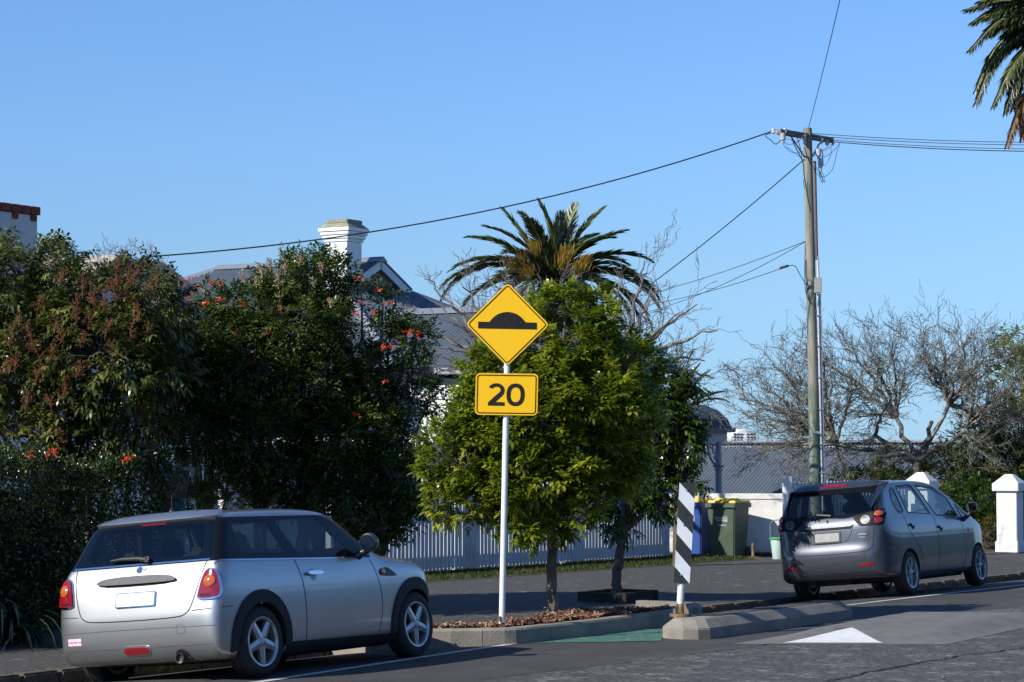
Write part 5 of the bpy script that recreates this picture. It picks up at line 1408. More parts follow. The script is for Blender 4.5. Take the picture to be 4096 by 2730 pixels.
for u0, u1, h0, h1 in ((1.0, 1.9, .9, 2.4), (4.2, 5.2, .2, 2.4)):
    q = cw + SH * (.05 + (u0 + u1) / 2) + UP * (h0 + h1) / 2
    mb = MB(); w, h = u1 - u0, h1 - h0
    for s_ in (-1, 1):
        mb.box(q + SH * (s_ * w / 2) + RH * .03, (.1, .09, h + .2), SH, RH, UP)
        mb.box(q + UP * (s_ * h / 2) + RH * .028, (w + .1, .08, .1), SH, RH, UP)
    mb.box(q + RH * .02, (w, .05, .05), SH, RH, UP); wf_ = mb.build('window', M_wb, house)
    mb = MB(); mb.box(q - RH * .02, (w, .02, h), SH, RH, UP); mb.build('pane', M_pane, wf_)
# porch with fretwork at the front of the side wall
ph = at(985, 918, 44.3)
mb = MB()
for k in range(2):
    pass
for px_ in (979, 985):
    pass
pc = at(1043, 900, 44.2); pc.z = 0
pw0 = at(977, 960, 44.0)
mb = MB(); mb.box(Vector((pw0.x, pw0.y, 1.5)), (.11, .11, 3.2), RH, SH, UP); mb.build('porch_post', M_wb, house)
pa = Vector((pw0.x, pw0.y, 0)); M_fret = M_wb
arch = []
for k in range(13): a = R(180 - 90 * k / 12); arch.append((1.35 + 1.25 * math.cos(a), 1.9 + .62 * math.sin(a)))
poly = [(.0, 2.95), (.0, 1.55), (.04, 1.55), (.06, 1.68), (.02, 1.76), (.08, 1.86)] + arch + [(1.35, 2.95)]
mb = MB(); mb.prism(poly, pa - SH * .02, RH, UP, -.04); mb.build('porch_fretwork', M_fret, house)
mb = MB(); mb.box(pa + RH * 1.0 + UP * 3.05, (2.6, .12, .25), RH, SH, UP); mb.build('porch_beam', M_wb, house)
# bullnose verandah at the far end of the street side
vp = at(1651, 1060, 55.0); vp.z = 0; V0 = vp - SH * 8.5
nb = [(-1.45, .62), (-1.0, .60), (-.6, .53), (-.28, .40), (-.05, .20), (.06, .0)]
mb = MB(); L_ = 9.1; ns = int(L_ / .03); vs = []
for i in range(ns + 1):
    a = L_ * i / ns; r_ = .010 * math.sin(2 * math.pi * a / .09)
    for u, z in nb: vs.append(V0 + SH * a + RH * (u + r_) + UP * (2.52 + z + r_))
m_ = len(nb); fs = [(i * m_ + j, (i + 1) * m_ + j, (i + 1) * m_ + j + 1, i * m_ + j + 1) for i in range(ns) for j in range(m_ - 1)]
mb.add(vs, fs); mb.build('verandah_roof', M_navy, house, smooth=True)
mb = MB(); mb.prism([(u, z) for u, z in nb] + [(-1.45, 0)], V0 + UP * 2.50, RH, UP, .03); mb.build('verandah_end', M_wb, house)
mb = MB(); mb.prism([(u, z) for u, z in nb] + [(-1.45, 0)], V0 + SH * L_ + UP * 2.50, RH, UP, .03); mb.build('verandah_end', M_navy, house)
mb = MB(); mb.box(V0 + SH * L_ / 2 + UP * 2.47 + RH * .09, (L_ + .1, .11, .10), SH, RH, UP); mb.build('gutter', M_navy, house, bevel=.01)
mb = MB(); mb.box(V0 + SH * L_ / 2 + UP * 2.30 - RH * .05, (L_ - .3, .12, .26), SH, RH, UP); mb.build('verandah_beam', pm('verandah_paint', (.50, .51, .50), (.44, .45, .45), 4, .6), house)
M_vp = pm('verandah_post_paint', (.34, .37, .42), (.28, .31, .36), 4, .6)
for a in (0.3, 3.1, 5.9, 8.5):
    q = V0 + SH * a; mb = MB(); mb.box(q + UP * 1.0, (.11, .11, 2.4), RH, SH, UP); mb.box(q + UP * 1.62, (.17, .17, .06), RH, SH, UP, 1.25); mb.box(q + UP * 1.54, (.15, .15, .04), RH, SH, UP); mb.build('verandah_post', M_vp, house)
    for sg in ((-1, 1) if a < 8 else (-1,)):
        mb = MB()
        cv = [q + SH * sg * (.07 + .0 + .50 * math.sin(R(t))) + UP * (1.66 + .52 * (1 - math.cos(R(t)))) for t in range(0, 91, 10)]
        mb.tube(cv, .028, 6)
        for cx_, cz_, rr_ in ((.14, .36, .10), (.30, .44, .06), (.11, .16, .05)):
            mb.tube([q + SH * sg * (.07 + cx_ + rr_ * math.cos(R(t))) + UP * (1.66 + cz_ + rr_ * math.sin(R(t))) for t in range(0, 361, 30)], .018, 5)
        mb.build('bracket', M_vp, house)
# chimney
cc = at(1388 / KP, 1000 / KP, 48.7); ck = Vector((cc.x, cc.y, 0)) - RH * .27 + SH * .27
M_chim = pm('chimney_paint', (.80, .80, .78), (.72, .72, .70), 4, .6, bump=.004, bscale=30)
def zc_(y2): return at(780, (800 + y2 * .4783) / KP, 48.7).z       # heights read in the chimney close-up
mb = MB(); b0 = zc_(345); mb.box(ck + UP * ((b0 + 3.2) / 2), (.54, .54, b0 - 3.2), RH, SH, UP)
bands = [(345, 320, .60), (320, 288, .66), (288, 260, .72), (260, 228, .78)]
for y0, y1, w in bands: mb.box(ck + UP * ((zc_(y0) + zc_(y1)) / 2), (w, w, zc_(y1) - zc_(y0) - .006), RH, SH, UP)
for y0, y1, w in ((612, 585, .60), (585, 560, .58)): mb.box(ck + UP * ((zc_(y0) + zc_(y1)) / 2), (w, w, zc_(y1) - zc_(y0)), RH, SH, UP)
ch = mb.build('chimney', M_chim, house, bevel=.006)
M_cap = pm('chimney_cement', (.30, .29, .20), (.14, .135, .11), 6, .95, bump=.01, c3=(.34, .35, .22), scale3=6, t3=.5)
mb = MB(); mb.box(ck + UP * ((zc_(228) + zc_(190)) / 2), (.76, .76, zc_(190) - zc_(228)), RH, SH, UP, .74); mb.box(ck + UP * ((zc_(190) + zc_(158)) / 2), (.56, .56, zc_(158) - zc_(190)), RH, SH, UP); mb.build('chimney_cap', M_cap, ch, bevel=.01)
mb = MB(); mb.box(ck + UP * (zc_(1000)) - SH * .1, (.75, .72, .55), RH, SH, UP, .8); mb.build('chimney_flashing', M_navy, ch)

# neighbour's long low roof beyond the wall
Rn = at(1560, 1019, 62.0)
barn = empty('low_house', (Rn.x, Rn.y, 0)); tag(barn, 'long low neighbouring house with a plain grey blue corrugated roof behind the white wall', 'house')
Rn0 = Rn - RH * 6; zn = Rn.z
corr('roof', Rn0, RH, BS, [(0, 0), (15.5, 0), (15.5, 7.5), (0, 7.5)], M_roofB, barn)
corr('roof', Rn0, RH, Vector(SH) - UP * SLOPE, [(0, 0), (15.5, 0), (15.5, 4), (0, 4)], M_roofB, barn)
mb = MB(); mb.box(Rn0 + RH * 7.75 + UP * .03, (15.7, .36, .07), RH, SH, UP); mb.build('ridge_cap', M_ridge, barn, bevel=.02)
mb = MB()
for k in range(203): mb.box(Rn0 + RH * (.038 + .076 * k) - SH * .2 - UP * .10, (.045, .03, .03), RH, SH, UP)
mb.build('ridge_scribing', pm('lead_edge', (.45, .45, .45), None, rough=.6), barn)
ew0 = Rn0 + BS * 7.3; mb = MB(); mb.box(Vector((Rn0.x, Rn0.y, ew0.z - 1.6)) + RH * 7.75 - SH * 2.5, (14.9, 9.0, 3.0), RH, SH, UP); mb.build('walls', M_wb, barn)

# far white apartment block
ap = at(1709, 1013, 620.0); blk = empty('apartment_block', (ap.x, ap.y, 0)); tag(blk, 'distant white stepped apartment block peeping over the long grey roof', 'apartment block')
M_apt = pm('apartment_render', (.80, .80, .80), (.74, .74, .74), .2, .7); u = 1 / ppm(620)
def ab(x0, x1, y0, y1, dep, mat, nm, off=0):
    c = at((x0 + x1) / 2, (y0 + y1) / 2, 620); mb = MB(); mb.box(c + Vector((0, dep / 2 + off, 0)), ((x1 - x0) * u, dep, (y1 - y0) * u)); return mb.build(nm, mat, blk)
for x0, x1, y0, y1 in ((1679, 1741, 1008, 1060), (1680, 1738, 1001.5, 1008), (1684, 1735, 994.5, 1001.5), (1696, 1712, 986, 994.5)): ab(x0, x1, y0, y1, 16, M_apt, 'storey')
for y in (996.3, 1003.0, 1009.6):
    for x in (1686, 1693.5, 1701, 1716, 1724, 1731): ab(x, x + 5.0, y, y + 3.6, .4, M_pane, 'window', -.25)

# left house: white walls, tiled roof, brick topped chimney
lh = empty('tile_roofed_house', (-9.5, 42, 0)); tag(lh, 'white house with a pale tiled roof and brick topped chimney behind the left shrubs', 'house')
M_tile = pm('pale_tiles', (.42, .38, .32), (.28, .25, .21), 5, .85, bump=.02, bscale=8)
M_tiled = pm('dark_tiles', (.16, .14, .12), (.10, .09, .08), 5, .85, bump=.02, bscale=8)
G = at(283, 584, 42.0); gw = 3.4
Bl = G - RH * 5.0
for sg in (-1, 1):
    mb = MB(); e = SH * sg; dn = e * gw - UP * (gw * .5)
    mb.add([G, Bl, Bl + dn, G + dn, G - UP * .08, Bl - UP * .08, Bl + dn - UP * .08, G + dn - UP * .08], [(0, 1, 2, 3), (7, 6, 5, 4), (0, 3, 7, 4), (1, 5, 6, 2), (2, 6, 7, 3), (0, 4, 5, 1)])
    mb.build('roof', M_tile, lh)
q = G - RH * .25; mb = MB(); mb.add([q, q - SH * (gw - .3) - UP * (gw - .3) * .5, Vector((q.x, q.y, 0)) - SH * (gw - .3), Vector((q.x, q.y, 0)) + SH * (gw - .3), q + SH * (gw - .3) - UP * (gw - .3) * .5], [(0, 1, 2, 3, 4)]); mb.build('gable_wall', M_wb, lh)
q2 = q - RH * 6; a = Vector((q.x, q.y, 0)) - SH * (gw - .3)
boards('side_wall', a - RH * 6, a, -.2, q.z - (gw - .3) * .5, lh, nrm=-SH)
K = at(352, 600, 43.5); mb = MB(); dn = RH * 1.6 - UP * 1.04
mb.add([K - SH * 1.5, K + SH * .3, K + SH * .3 + dn, K - SH * 1.5 + dn, K - SH * 1.5 - UP * .1, K + SH * .3 - UP * .1, K + SH * .3 + dn - UP * .1, K - SH * 1.5 + dn - UP * .1], [(0, 1, 2, 3), (7, 6, 5, 4), (0, 4, 5, 1), (3, 2, 6, 7), (0, 3, 7, 4), (1, 5, 6, 2)]); mb.build('roof', M_tiled, lh)
kq = K + dn * .8 - SH * .2; boards('porch_wall', Vector((kq.x, kq.y, 0)) - RH * 3.2 , Vector((kq.x, kq.y, 0)), -.2, kq.z - .1, lh, nrm=-SH)
lcx = at(85, 560, 40.0); lc = Vector((lcx.x, lcx.y, 0)) - SH * .55 - RH * .45
M_lch = pm('roughcast', (.62, .62, .60), (.52, .52, .51), 8, .9, bump=.015, bscale=30)
zt_ = at(50, 476, 39.5).z
mb = MB(); mb.box(lc + UP * ((zt_ - .1) / 2 + 1.5), (.9, 1.1, zt_ - 3.1), RH, SH, UP); lch = mb.build('chimney', M_lch, lh)
M_brick = pm('red_brick', (.24, .055, .03), (.13, .035, .022), 7, .9, bump=.006, c3=(.05, .03, .025), scale3=6, t3=.6)
mb = MB()
for k in range(5): mb.box(lc + UP * (zt_ - .02) + SH * (-.48 + .24 * k), (.98, .225, .14), RH, SH, UP)
for k in range(3): mb.box(lc + UP * (zt_ - .14) + SH * (-.45 + .45 * k), (.95, .14, .12), RH, SH, UP)
mb.build('brick_top', M_brick, lch, bevel=.008)

# ------------------------------------------------------------ foliage tools
def unit(v): return v / (np.linalg.norm(v, axis=1, keepdims=True) + 1e-9)
def rdir(n): return unit(rng.normal(size=(n, 3)))
def leaf_geo(P, D, Nn, L, W, bend=.0, fold=.25):
    "4-vertex folded leaf: base, two sides, tip"
    D = unit(D); S = unit(np.cross(D, Nn)); Nn = unit(np.cross(S, D)); L = L[:, None]; W = W[:, None]
    mid = P + D * L * .45
    tip = P + D * L - Nn * L * bend
    V = np.stack([P, mid + S * W * .5 + Nn * W * fold, tip, mid - S * W * .5 + Nn * W * fold], 1)
    return V.reshape(-1, 3)
def leaf_faces(n):
    b = np.arange(n)[:, None] * 4
    return np.concatenate([b + np.array([0, 1, 2]), b + np.array([0, 2, 3])], 0)
def leaf6_geo(P, D, Nn, L, W, droop=.4, fold=.2):
    "6-vertex curved leaf"
    D = unit(D); S = unit(np.cross(D, Nn)); Nn = unit(np.cross(S, D)); L = L[:, None]; W = W[:, None]
    a = P + D * L * .3 - np.array([0, 0, 1]) * L * droop * .06; b = P + D * L * .68 - np.array([0, 0, 1]) * L * droop * .4; t = P + D * L * .95 - np.array([0, 0, 1]) * L * droop
    f = Nn * W * fold
    V = np.stack([P, a + S * W * .48 + f, a - S * W * .48 + f, b + S * W * .4 + f, b - S * W * .4 + f, t], 1)
    return V.reshape(-1, 3)
def leaf6_faces(n):
    b = np.arange(n)[:, None] * 6
    return np.concatenate([b + np.array(x) for x in ([0, 1, 2], [1, 3, 4], [1, 4, 2], [3, 5, 4])], 0)
def segs(P0, P1, R0, R1_, n=4):
    "many tapered sticks as one array"
    D = unit(P1 - P0); up = np.where(np.abs(D[:, 2:3]) > .9, [[1., 0, 0]], [[0, 0, 1.]]); A = unit(np.cross(D, up)); B = np.cross(D, A); m = len(P0)
    V = []
    for P, r in ((P0, R0), (P1, R1_)):
        for k in range(n):
            w = 2 * math.pi * k / n; V.append(P + (A * math.cos(w) + B * math.sin(w)) * r[:, None])
    V = np.stack(V, 1).reshape(-1, 3); b = np.arange(m)[:, None] * 2 * n; F = []
    for k in range(n): k2 = (k + 1) % n; F.append(b + np.array([k, k2, n + k2, n + k]))
    return V, np.concatenate(F, 0)
def blob_world(bl):
    out = []
    for px, py, rx, ry, Y, rd in bl:
        c = at(px, py, Y); s = 1 / ppm(Y); out.append((np.array(c), np.array([rx * s, rd, ry * s])))
    return out
def clumps(blobs, dens, rc, shell=.55):
    "clump centres spread through ellipsoids, mostly near the outside; returns centres and outward directions"
    C = []; O = []
    for c, r in blobs:
        n = max(3, int(dens * (r[0] * r[2] + r[0] * r[1] + r[1] * r[2])))
        d = rdir(n); k = shell + (1 - shell) * rng.uniform(0, 1, n) ** .6
        C.append(c + d * r * k[:, None]); O.append(unit(d / r * r.mean()))
    return np.concatenate(C), np.concatenate(O)
def twigs(C, O, n_per, rc, up=.25, spread=.9):
    m = len(C); n = m * n_per; C = np.repeat(C, n_per, 0); O = np.repeat(O, n_per, 0)
    D = unit(O * 1.0 + rdir(n) * spread + np.array([0, 0, up])); P = C + rdir(n) * rc * rng.uniform(0, .5, (n, 1))
    return P, D, np.repeat(rng.uniform(0, 1, m), n_per)
def pinnate(P, D, tl, nl, L, W, v, droop=.3, jitter=.3, kind=4, ang=.9, last=True):
    "leaves set along both sides of each twig"
    n = len(P); Nn = unit(np.array([0, 0, 1.0]) + rdir(n) * .45); S = unit(np.cross(D, Nn)); Ps = []; Ds = []; Ns = []; vs = []; Ls = []
    for k in range(nl):
        t = (k + 1.0) / (nl + .3); pos = P + D * (tl[:, None] * t) - np.array([0, 0, 1]) * (tl[:, None] * droop * t * t * .6)
        for sg in (-1, 1):
            dd = unit(D * (1 - ang * .45) + S * sg * ang + rdir(n) * jitter - np.array([0, 0, 1]) * droop * .6)
            Ps.append(pos); Ds.append(dd); Ns.append(unit(Nn + rdir(n) * jitter)); vs.append(np.clip(v + rng.normal(0, .16, n), 0, 1)); Ls.append(L * rng.uniform(.7, 1.15, n) * (1 - .25 * abs(t - .5)))
    if last:
        Ps.append(P + D * tl[:, None] - np.array([0, 0, 1]) * (tl[:, None] * droop * .6)); Ds.append(unit(D - np.array([0, 0, 1]) * droop * .6)); Ns.append(Nn); vs.append(v); Ls.append(L * np.ones(n))
    Ps = np.concatenate(Ps); Ds = np.concatenate(Ds); Ns = np.concatenate(Ns); vs = np.concatenate(vs); Ls = np.concatenate(Ls); W = W / L * Ls
    if kind == 4: return leaf_geo(Ps, Ds, Ns, Ls, W, droop * .3), leaf_faces(len(Ps)), np.repeat(vs, 4)
    return leaf6_geo(Ps, Ds, Ns, Ls, W, droop), leaf6_faces(len(Ps)), np.repeat(vs, 6)
def foliage(name, parts, mat, parent):
    V = []; F = []; A = []; o = 0
    for v, f, a in parts: V.append(v); F.append(f + o); A.append(a); o += len(v)
    return link(name, np_mesh(name, np.concatenate(V), np.concatenate(F), np.concatenate(A)), parent, mat)
def limbs(name, base, forks, rad, mat, parent, n=8, wob=.06):
    "curved limbs: forks = list of point lists with start/end radius"
    mb = MB()
    for pts, r0, r1 in forks:
        p = bez(pts, 5); k = len(p)
        q = [x + Vector([random.gauss(0, wob * r0 * 2) for _ in range(3)]) if 0 < i < k - 1 else x for i, x in enumerate(p)]
        mb.tube(q, [r0 + (r1 - r0) * i / (k - 1) for i in range(k)], n)
    return mb.build(name, mat, parent, smooth=True)
def inner_twigs(name, C, anchors, mat, parent, r=.006, sag=.15):
    "thin branches from the nearest limb point out to each clump"
    A = np.array([tuple(a) for a in anchors]); d = ((C[:, None] - A[None]) ** 2).sum(2); i = d.argmin(1); P0 = A[i]; mid = (P0 + C) / 2 + rng.normal(0, .06, C.shape) + np.array([0, 0, sag * .3])
    n = len(C); V1, F1 = segs(P0, mid, np.full(n, r * 1.7), np.full(n, r * 1.2)); V2, F2 = segs(mid, C, np.full(n, r * 1.2), np.full(n, r * .6))
    return link(name, np_mesh(name, np.r_[V1, V2], np.r_[F1, F2 + len(V1)]), parent, mat)

# ---- first street tree, glossy pinnate leaves
t1 = empty('street_tree', (.44, 25.5, .15)); tag(t1, 'bushy glossy green street tree rising from the mulch bed right behind the sign', 'tree')
B1 = [(1290, 790, 135, 110, 25.9, .55), (1370, 730, 60, 55, 26.2, .3), (1300, 700, 40, 35, 25.9, .25), (1130, 860, 70, 55, 25.4, .4), (1110, 960, 80, 75, 25.3, .45), (1075, 1040, 100, 70, 25.1, .5), (1030, 1075, 60, 45, 25.0, .35), (1060, 1150, 75, 45, 25.0, .4), (1200, 980, 130, 110, 25.2, .6), (1330, 930, 140, 130, 25.7, .7), (1430, 850, 80, 80, 26.2, .5), (1250, 1090, 130, 70, 25.2, .6), (1150, 1140, 70, 50, 24.9, .4), (1390, 1060, 100, 80, 25.9, .5), (1300, 1180, 80, 38, 25.2, .4), (1210, 1210, 45, 25, 24.9, .3), (1440, 950, 70, 80, 26.2, .4), (1120, 905, 30, 55, 25.1, .2)]
M_leaf1 = leaf_mat('glossy_leaf', (.045, .072, .008), (.22, .255, .022), (.38, .36, .05), rough=.20, transl=.32, spec=.9, p3=.85)
bw = blob_world(B1); C, O = clumps(bw, 125, .16, .5); P, D, v = twigs(C, O, 6, .12, .5, .85); n = len(P)
k_ = pinnate(P, D, rng.uniform(.09, .17, n), 4, .098, .037, np.clip(v * .75 + .12, 0, 1), .18, .3, 6)
foliage('crown', [k_], M_leaf1, t1)
tb = gp(1270, 1410, .13); sup = [at(1268, y, 25.6) for y in (1410, 1330, 1250, 1180)]
fk = [([sup[0] - UP * .12, sup[0], sup[1], sup[2], sup[3]], .065, .05)]
anch = []
for c, r in bw:
    cv = Vector(c); m = sup[3].lerp(cv, .5) - UP * .12; fk.append(([sup[3] - UP * .02, m, cv], .035, .012)); anch += [m, cv]
fk[0] = ([sup[0] - UP * .12, sup[0] + UP * .02, sup[1], sup[2], sup[3]], .068, .048)
limbs('trunk', None, fk, 0, M_bark, t1)
inner_twigs('twigs', C, anch, M_bark, t1, .004)

# ---- second street tree with its square kerbed base
t2 = empty('street_tree', (1.4, 31, 0)); tag(t2, 'smaller forked dark green street tree growing from a square planter box on the footpath', 'tree')
B2 = [(1480, 880, 70, 90, 31.2, .5), (1525, 930, 68, 60, 31.0, .5), (1572, 970, 32, 42, 30.9, .3), (1470, 1000, 90, 80, 31.2, .6), (1560, 1010, 55, 45, 31.0, .4), (1500, 1090, 75, 50, 31.2, .5), (1420, 1050, 60, 70, 31.4, .5), (1575, 1115, 30, 22, 30.9, .2), (1510, 1145, 45, 25, 31, .3), (1440, 1150, 45, 35, 31.1, .3), (1425, 1200, 32, 20, 31, .2), (1592, 1140, 14, 18, 30.9, .15), (1590, 880, 20, 16, 30.9, .15), (1410, 800, 45, 50, 31.4, .3)]
M_leaf2 = leaf_mat('dark_glossy_leaf', (.022, .046, .008), (.085, .13, .018), (.15, .18, .03), rough=.25, transl=.25, spec=.7, p3=.85)
bw = blob_world(B2); C, O = clumps(bw, 110, .16, .5); P, D, v = twigs(C, O, 6, .14, .15, .8); n = len(P)
foliage('crown', [pinnate(P, D, rng.uniform(.12, .22, n), 4, .09, .034, np.clip(v * .8, 0, 1), .28, .28, 6)], M_leaf2, t2)
sup = [at(x, y, 31) for x, y in ((1417, 1352), (1421, 1300), (1428, 1245), (1437, 1218))]
f1, f2b = at(1432, 1170, 31), at(1470, 1190, 31)
fk = [([sup[0] - UP * .1, sup[0], sup[1], sup[2], sup[3]], .075, .055), ([sup[3], f1, at(1440, 1060, 31.1)], .04, .02), ([sup[3], f2b, at(1485, 1165, 31), at(1530, 1060, 31)], .045, .02)]
anch = [f1, f2b, at(1440, 1060, 31.1), at(1530, 1060, 31)]
for c, r in bw: cv = Vector(c); s0_ = min(anch[:4], key=lambda a: (a - cv).length); fk.append(([s0_, s0_.lerp(cv, .5) + UP * .05, cv], .018, .008)); anch.append(cv)
limbs('trunk', None, fk, 0, M_bark, t2); inner_twigs('twigs', C, anch, M_bark, t2, .004)
q = gp(1420, 1362); bx_ = empty('planter_box', q); tag(bx_, 'low square kerb edging, darkened as if shaded, round the foot of the second street tree', 'planter box')
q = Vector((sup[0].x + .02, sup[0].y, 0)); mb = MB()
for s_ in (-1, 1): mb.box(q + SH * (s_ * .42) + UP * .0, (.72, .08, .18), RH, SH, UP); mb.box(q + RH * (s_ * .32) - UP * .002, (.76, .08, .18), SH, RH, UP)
mb.build('edging', pm('shaded_edging', (.035, .033, .03), (.02, .019, .017), 6, .95), bx_, bevel=.01); mb = MB(); mb.box(q - UP * .02, (.56, .76, .14), RH, SH, UP); mb.build('soil', M_soil, bx_)  # edging colour darkened to carry the shade under the tree

# ---- left tree: long drooping leaves and rusty seed heads
t3 = empty('shrub_tree', at(160, 1100, 27.1)); t3.location.z = 0; tag(t3, 'broad dark leaved tree at far left with drooping leaves and rusty brown seed heads', 'tree')
B3 = [(60, 660, 130, 100, 27.1, .9), (130, 620, 60, 60, 26.9, .5), (200, 720, 140, 90, 26.9, .9), (310, 690, 110, 80, 26.9, .8), (360, 730, 70, 70, 27.1, .6), (60, 800, 150, 120, 26.8, .9), (240, 830, 150, 110, 26.6, .9), (350, 840, 80, 80, 27.0, .6), (-60, 720, 100, 140, 27.1, .9), (60, 900, 90, 70, 26.6, .7), (180, 940, 100, 60, 26.8, .7), (290, 940, 90, 70, 26.8, .7), (40, 1000, 90, 40, 26.4, .6), (200, 1010, 60, 25, 26.6, .5), (-100, 900, 100, 150, 27.1, .9)]
M_leaf3 = leaf_mat('leathery_leaf', (.025, .038, .010), (.12, .13, .03), (.24, .23, .07), rough=.3, transl=.18, spec=.6, p3=.82)
bw = blob_world(B3); C, O = clumps(bw, 78, .2, .6); P, D, v = twigs(C, O, 4, .18, .6, .7); n = len(P)
foliage('crown', [pinnate(P, D, rng.uniform(.14, .26, n), 4, .105, .036, np.clip(v * .8 + .05, 0, 1), .42, .35, 6)], M_leaf3, t3)
base = [at(x, 1150, 27.4) for x in (90, 120, 170, 210, 260)]; fk = []; anch = []
for b in base: b.z = 0
for i, (c, r) in enumerate(bw): cv = Vector(c); b = base[i % 5]; m = b.lerp(cv, .55) + UP * .3; fk.append(([b, m, cv], .05, .015)); anch += [m, cv]
limbs('trunk', None, fk, 0, M_bark_grey, t3); inner_twigs('twigs', C, anch, M_bark, t3, .005)
def seedheads(name, cs, size, mat, parent, n_sp=26, r=.0035):
    for c in cs:
        P0 = []; P1 = []
        ax_ = unit(np.array([[random.gauss(0, .3), random.gauss(0, .3), 1]]))[0]; h = size * random.uniform(.7, 1.2)
        P0.append(c - ax_ * h * .5); P1.append(c + ax_ * h * .5)
        for _ in range(n_sp):
            t = random.uniform(-.4, .5); b = c + ax_ * h * t; d = rdir(1)[0]; d = d + ax_ * .5; e = b + d * h * .28 * (1 - max(t, 0) * 1.2); P0.append(b); P1.append(e)
            for _ in range(2): d2 = rdir(1)[0]; P0.append(e); P1.append(e + (d2 + d) * h * .09)
        P0 = np.array(P0); P1 = np.array(P1); m = len(P0); V, F = segs(P0, P1, np.full(m, r), np.full(m, r * .7), 3)
        link(name, np_mesh(name, V, F), parent, mat)
M_seed = pm('seed_head', (.19, .068, .02), (.12, .042, .015), 8, .9)
sp = [at(x + random.gauss(0, 6), y + random.gauss(0, 6), d - 2.4) for x, y, d in ((225, 668, 28.4), (250, 655, 28.4), (275, 660, 28.4), (300, 648, 28.5), (205, 690, 28.3), (215, 700, 28.3), (190, 660, 28.4), (245, 700, 28.3), (150, 640, 28.4), (340, 672, 28.5), (350, 640, 28.6), (300, 690, 28.4), (320, 720, 28.3), (100, 700, 28.1), (45, 750, 28.0), (20, 790, 28), (60, 770, 28), (130, 760, 28.1), (190, 780, 28), (240, 760, 28.1), (300, 770, 28.2), (340, 760, 28.4), (35, 830, 28), (80, 860, 28), (180, 850, 28.1), (150, 900, 28.1), (110, 940, 28.1), (260, 815, 28.2), (130, 1010, 28.2), (170, 690, 28.2), (90, 800, 27.9), (10, 860, 28), (290, 630, 28.6), (320, 640, 28.6), (270, 625, 28.6), (265, 680, 28.3), (215, 740, 28.1), (165, 720, 28.2), (120, 820, 28), (60, 920, 28))]
seedheads('seed_head', [np.array(p) for p in sp], .21, M_seed, t3)
sp = [at(x, y, 27.2) for x, y in ((225, 592), (250, 588), (268, 582), (285, 590), (300, 583), (310, 592), (330, 596), (345, 588), (362, 598), (240, 600), (275, 600))]
seedheads('dry_seed_stalk', [np.array(p) for p in sp], .34, pm('dry_stalk', (.24, .15, .12), (.17, .11, .09), 8, .9), t3, 12, .0022)

# ---- middle shrub: small leaves, orange red flowers
t4 = empty('flowering_shrub', at(700, 1100, 29.5)); t4.location.z = 0; tag(t4, 'big dark small leaved shrub with orange red flowers in front of the villa', 'shrub')
B4 = [(430, 760, 55, 50, 29.0, .6), (480, 800, 90, 80, 29.0, .8), (600, 725, 65, 55, 29.0, .6), (555, 700, 40, 30, 29.0, .4), (720, 645, 55, 50, 29.0, .5), (765, 640, 35, 45, 29.1, .4), (655, 650, 45, 38, 29.0, .5), (690, 740, 100, 85, 29.0, .9), (765, 740, 40, 45, 29.0, .5), (880, 700, 32, 18, 29.0, .3), (830, 668, 25, 18, 29.0, .25), (930, 790, 50, 32, 29.2, .4), (900, 750, 28, 18, 29.2, .3), (960, 770, 28, 16, 29.2, .25), (830, 860, 75, 50, 29.2, .7), (560, 850, 130, 110, 29.0, 1.0), (420, 880, 90, 110, 28.8, .9), (700, 880, 130, 100, 29.2, 1.0), (480, 980, 110, 90, 28.8, .9), (620, 1000, 130, 100, 28.9, 1.0), (780, 1000, 110, 100, 29.1, .9), (870, 1010, 65, 75, 29.2, .7), (900, 1100, 80, 65, 29.0, .7), (900, 1170, 60, 45, 28.8, .5), (850, 1200, 50, 40, 28.7, .4), (700, 1090, 120, 60, 29.0, .8), (820, 1150, 70, 50, 28.8, .5), (930, 1170, 45, 35, 28.6, .3), (880, 1215, 28, 20, 28.4, .2), (965, 855, 38, 28, 29.3, .3), (990, 905, 35, 18, 29.3, .25), (940, 945, 40, 22, 29.3, .3), (820, 920, 80, 40, 29.3, .7), (330, 960, 60, 60, 28.6, .5), (500, 705, 22, 14, 29.0, .2), (600, 640, 22, 10, 29.0, .2), (640, 605, 18, 8, 29.0, .2), (735, 590, 14, 10, 29.0, .15), (470, 672, 16, 14, 29.0, .2)]
M_leaf4 = leaf_mat('small_dark_leaf', (.022, .042, .010), (.095, .14, .032), (.17, .21, .06), rough=.25, transl=.18, spec=.7, p3=.88)
bw = blob_world(B4); C, O = clumps(bw, 135, .2, .45); P, D, v = twigs(C, O, 5, .16, .25, .9); n = len(P)
foliage('crown', [pinnate(P, D, rng.uniform(.14, .26, n), 4, .064, .036, np.clip(v * .85 + .05, 0, 1), .25, .35, 4)], M_leaf4, t4)
base = [at(x, 1200, 29.6) for x in (480, 600, 700, 780, 850)]; fk = []; anch = []
for b in base: b.z = 0
for i, (c, r) in enumerate(bw): cv = Vector(c); b = min(base, key=lambda q_: abs(q_.x - cv.x)); m = b.lerp(cv, .55) + UP * .2; fk.append(([b, m, cv], .045, .012)); anch += [m, cv]
limbs('trunk', None, fk, 0, M_bark_grey, t4); inner_twigs('twigs', C, anch, M_bark_grey, t4, .005)
M_flow = leaf_mat('flower_petal', (.62, .045, .015), (.78, .10, .045), None, rough=.5, transl=.3)
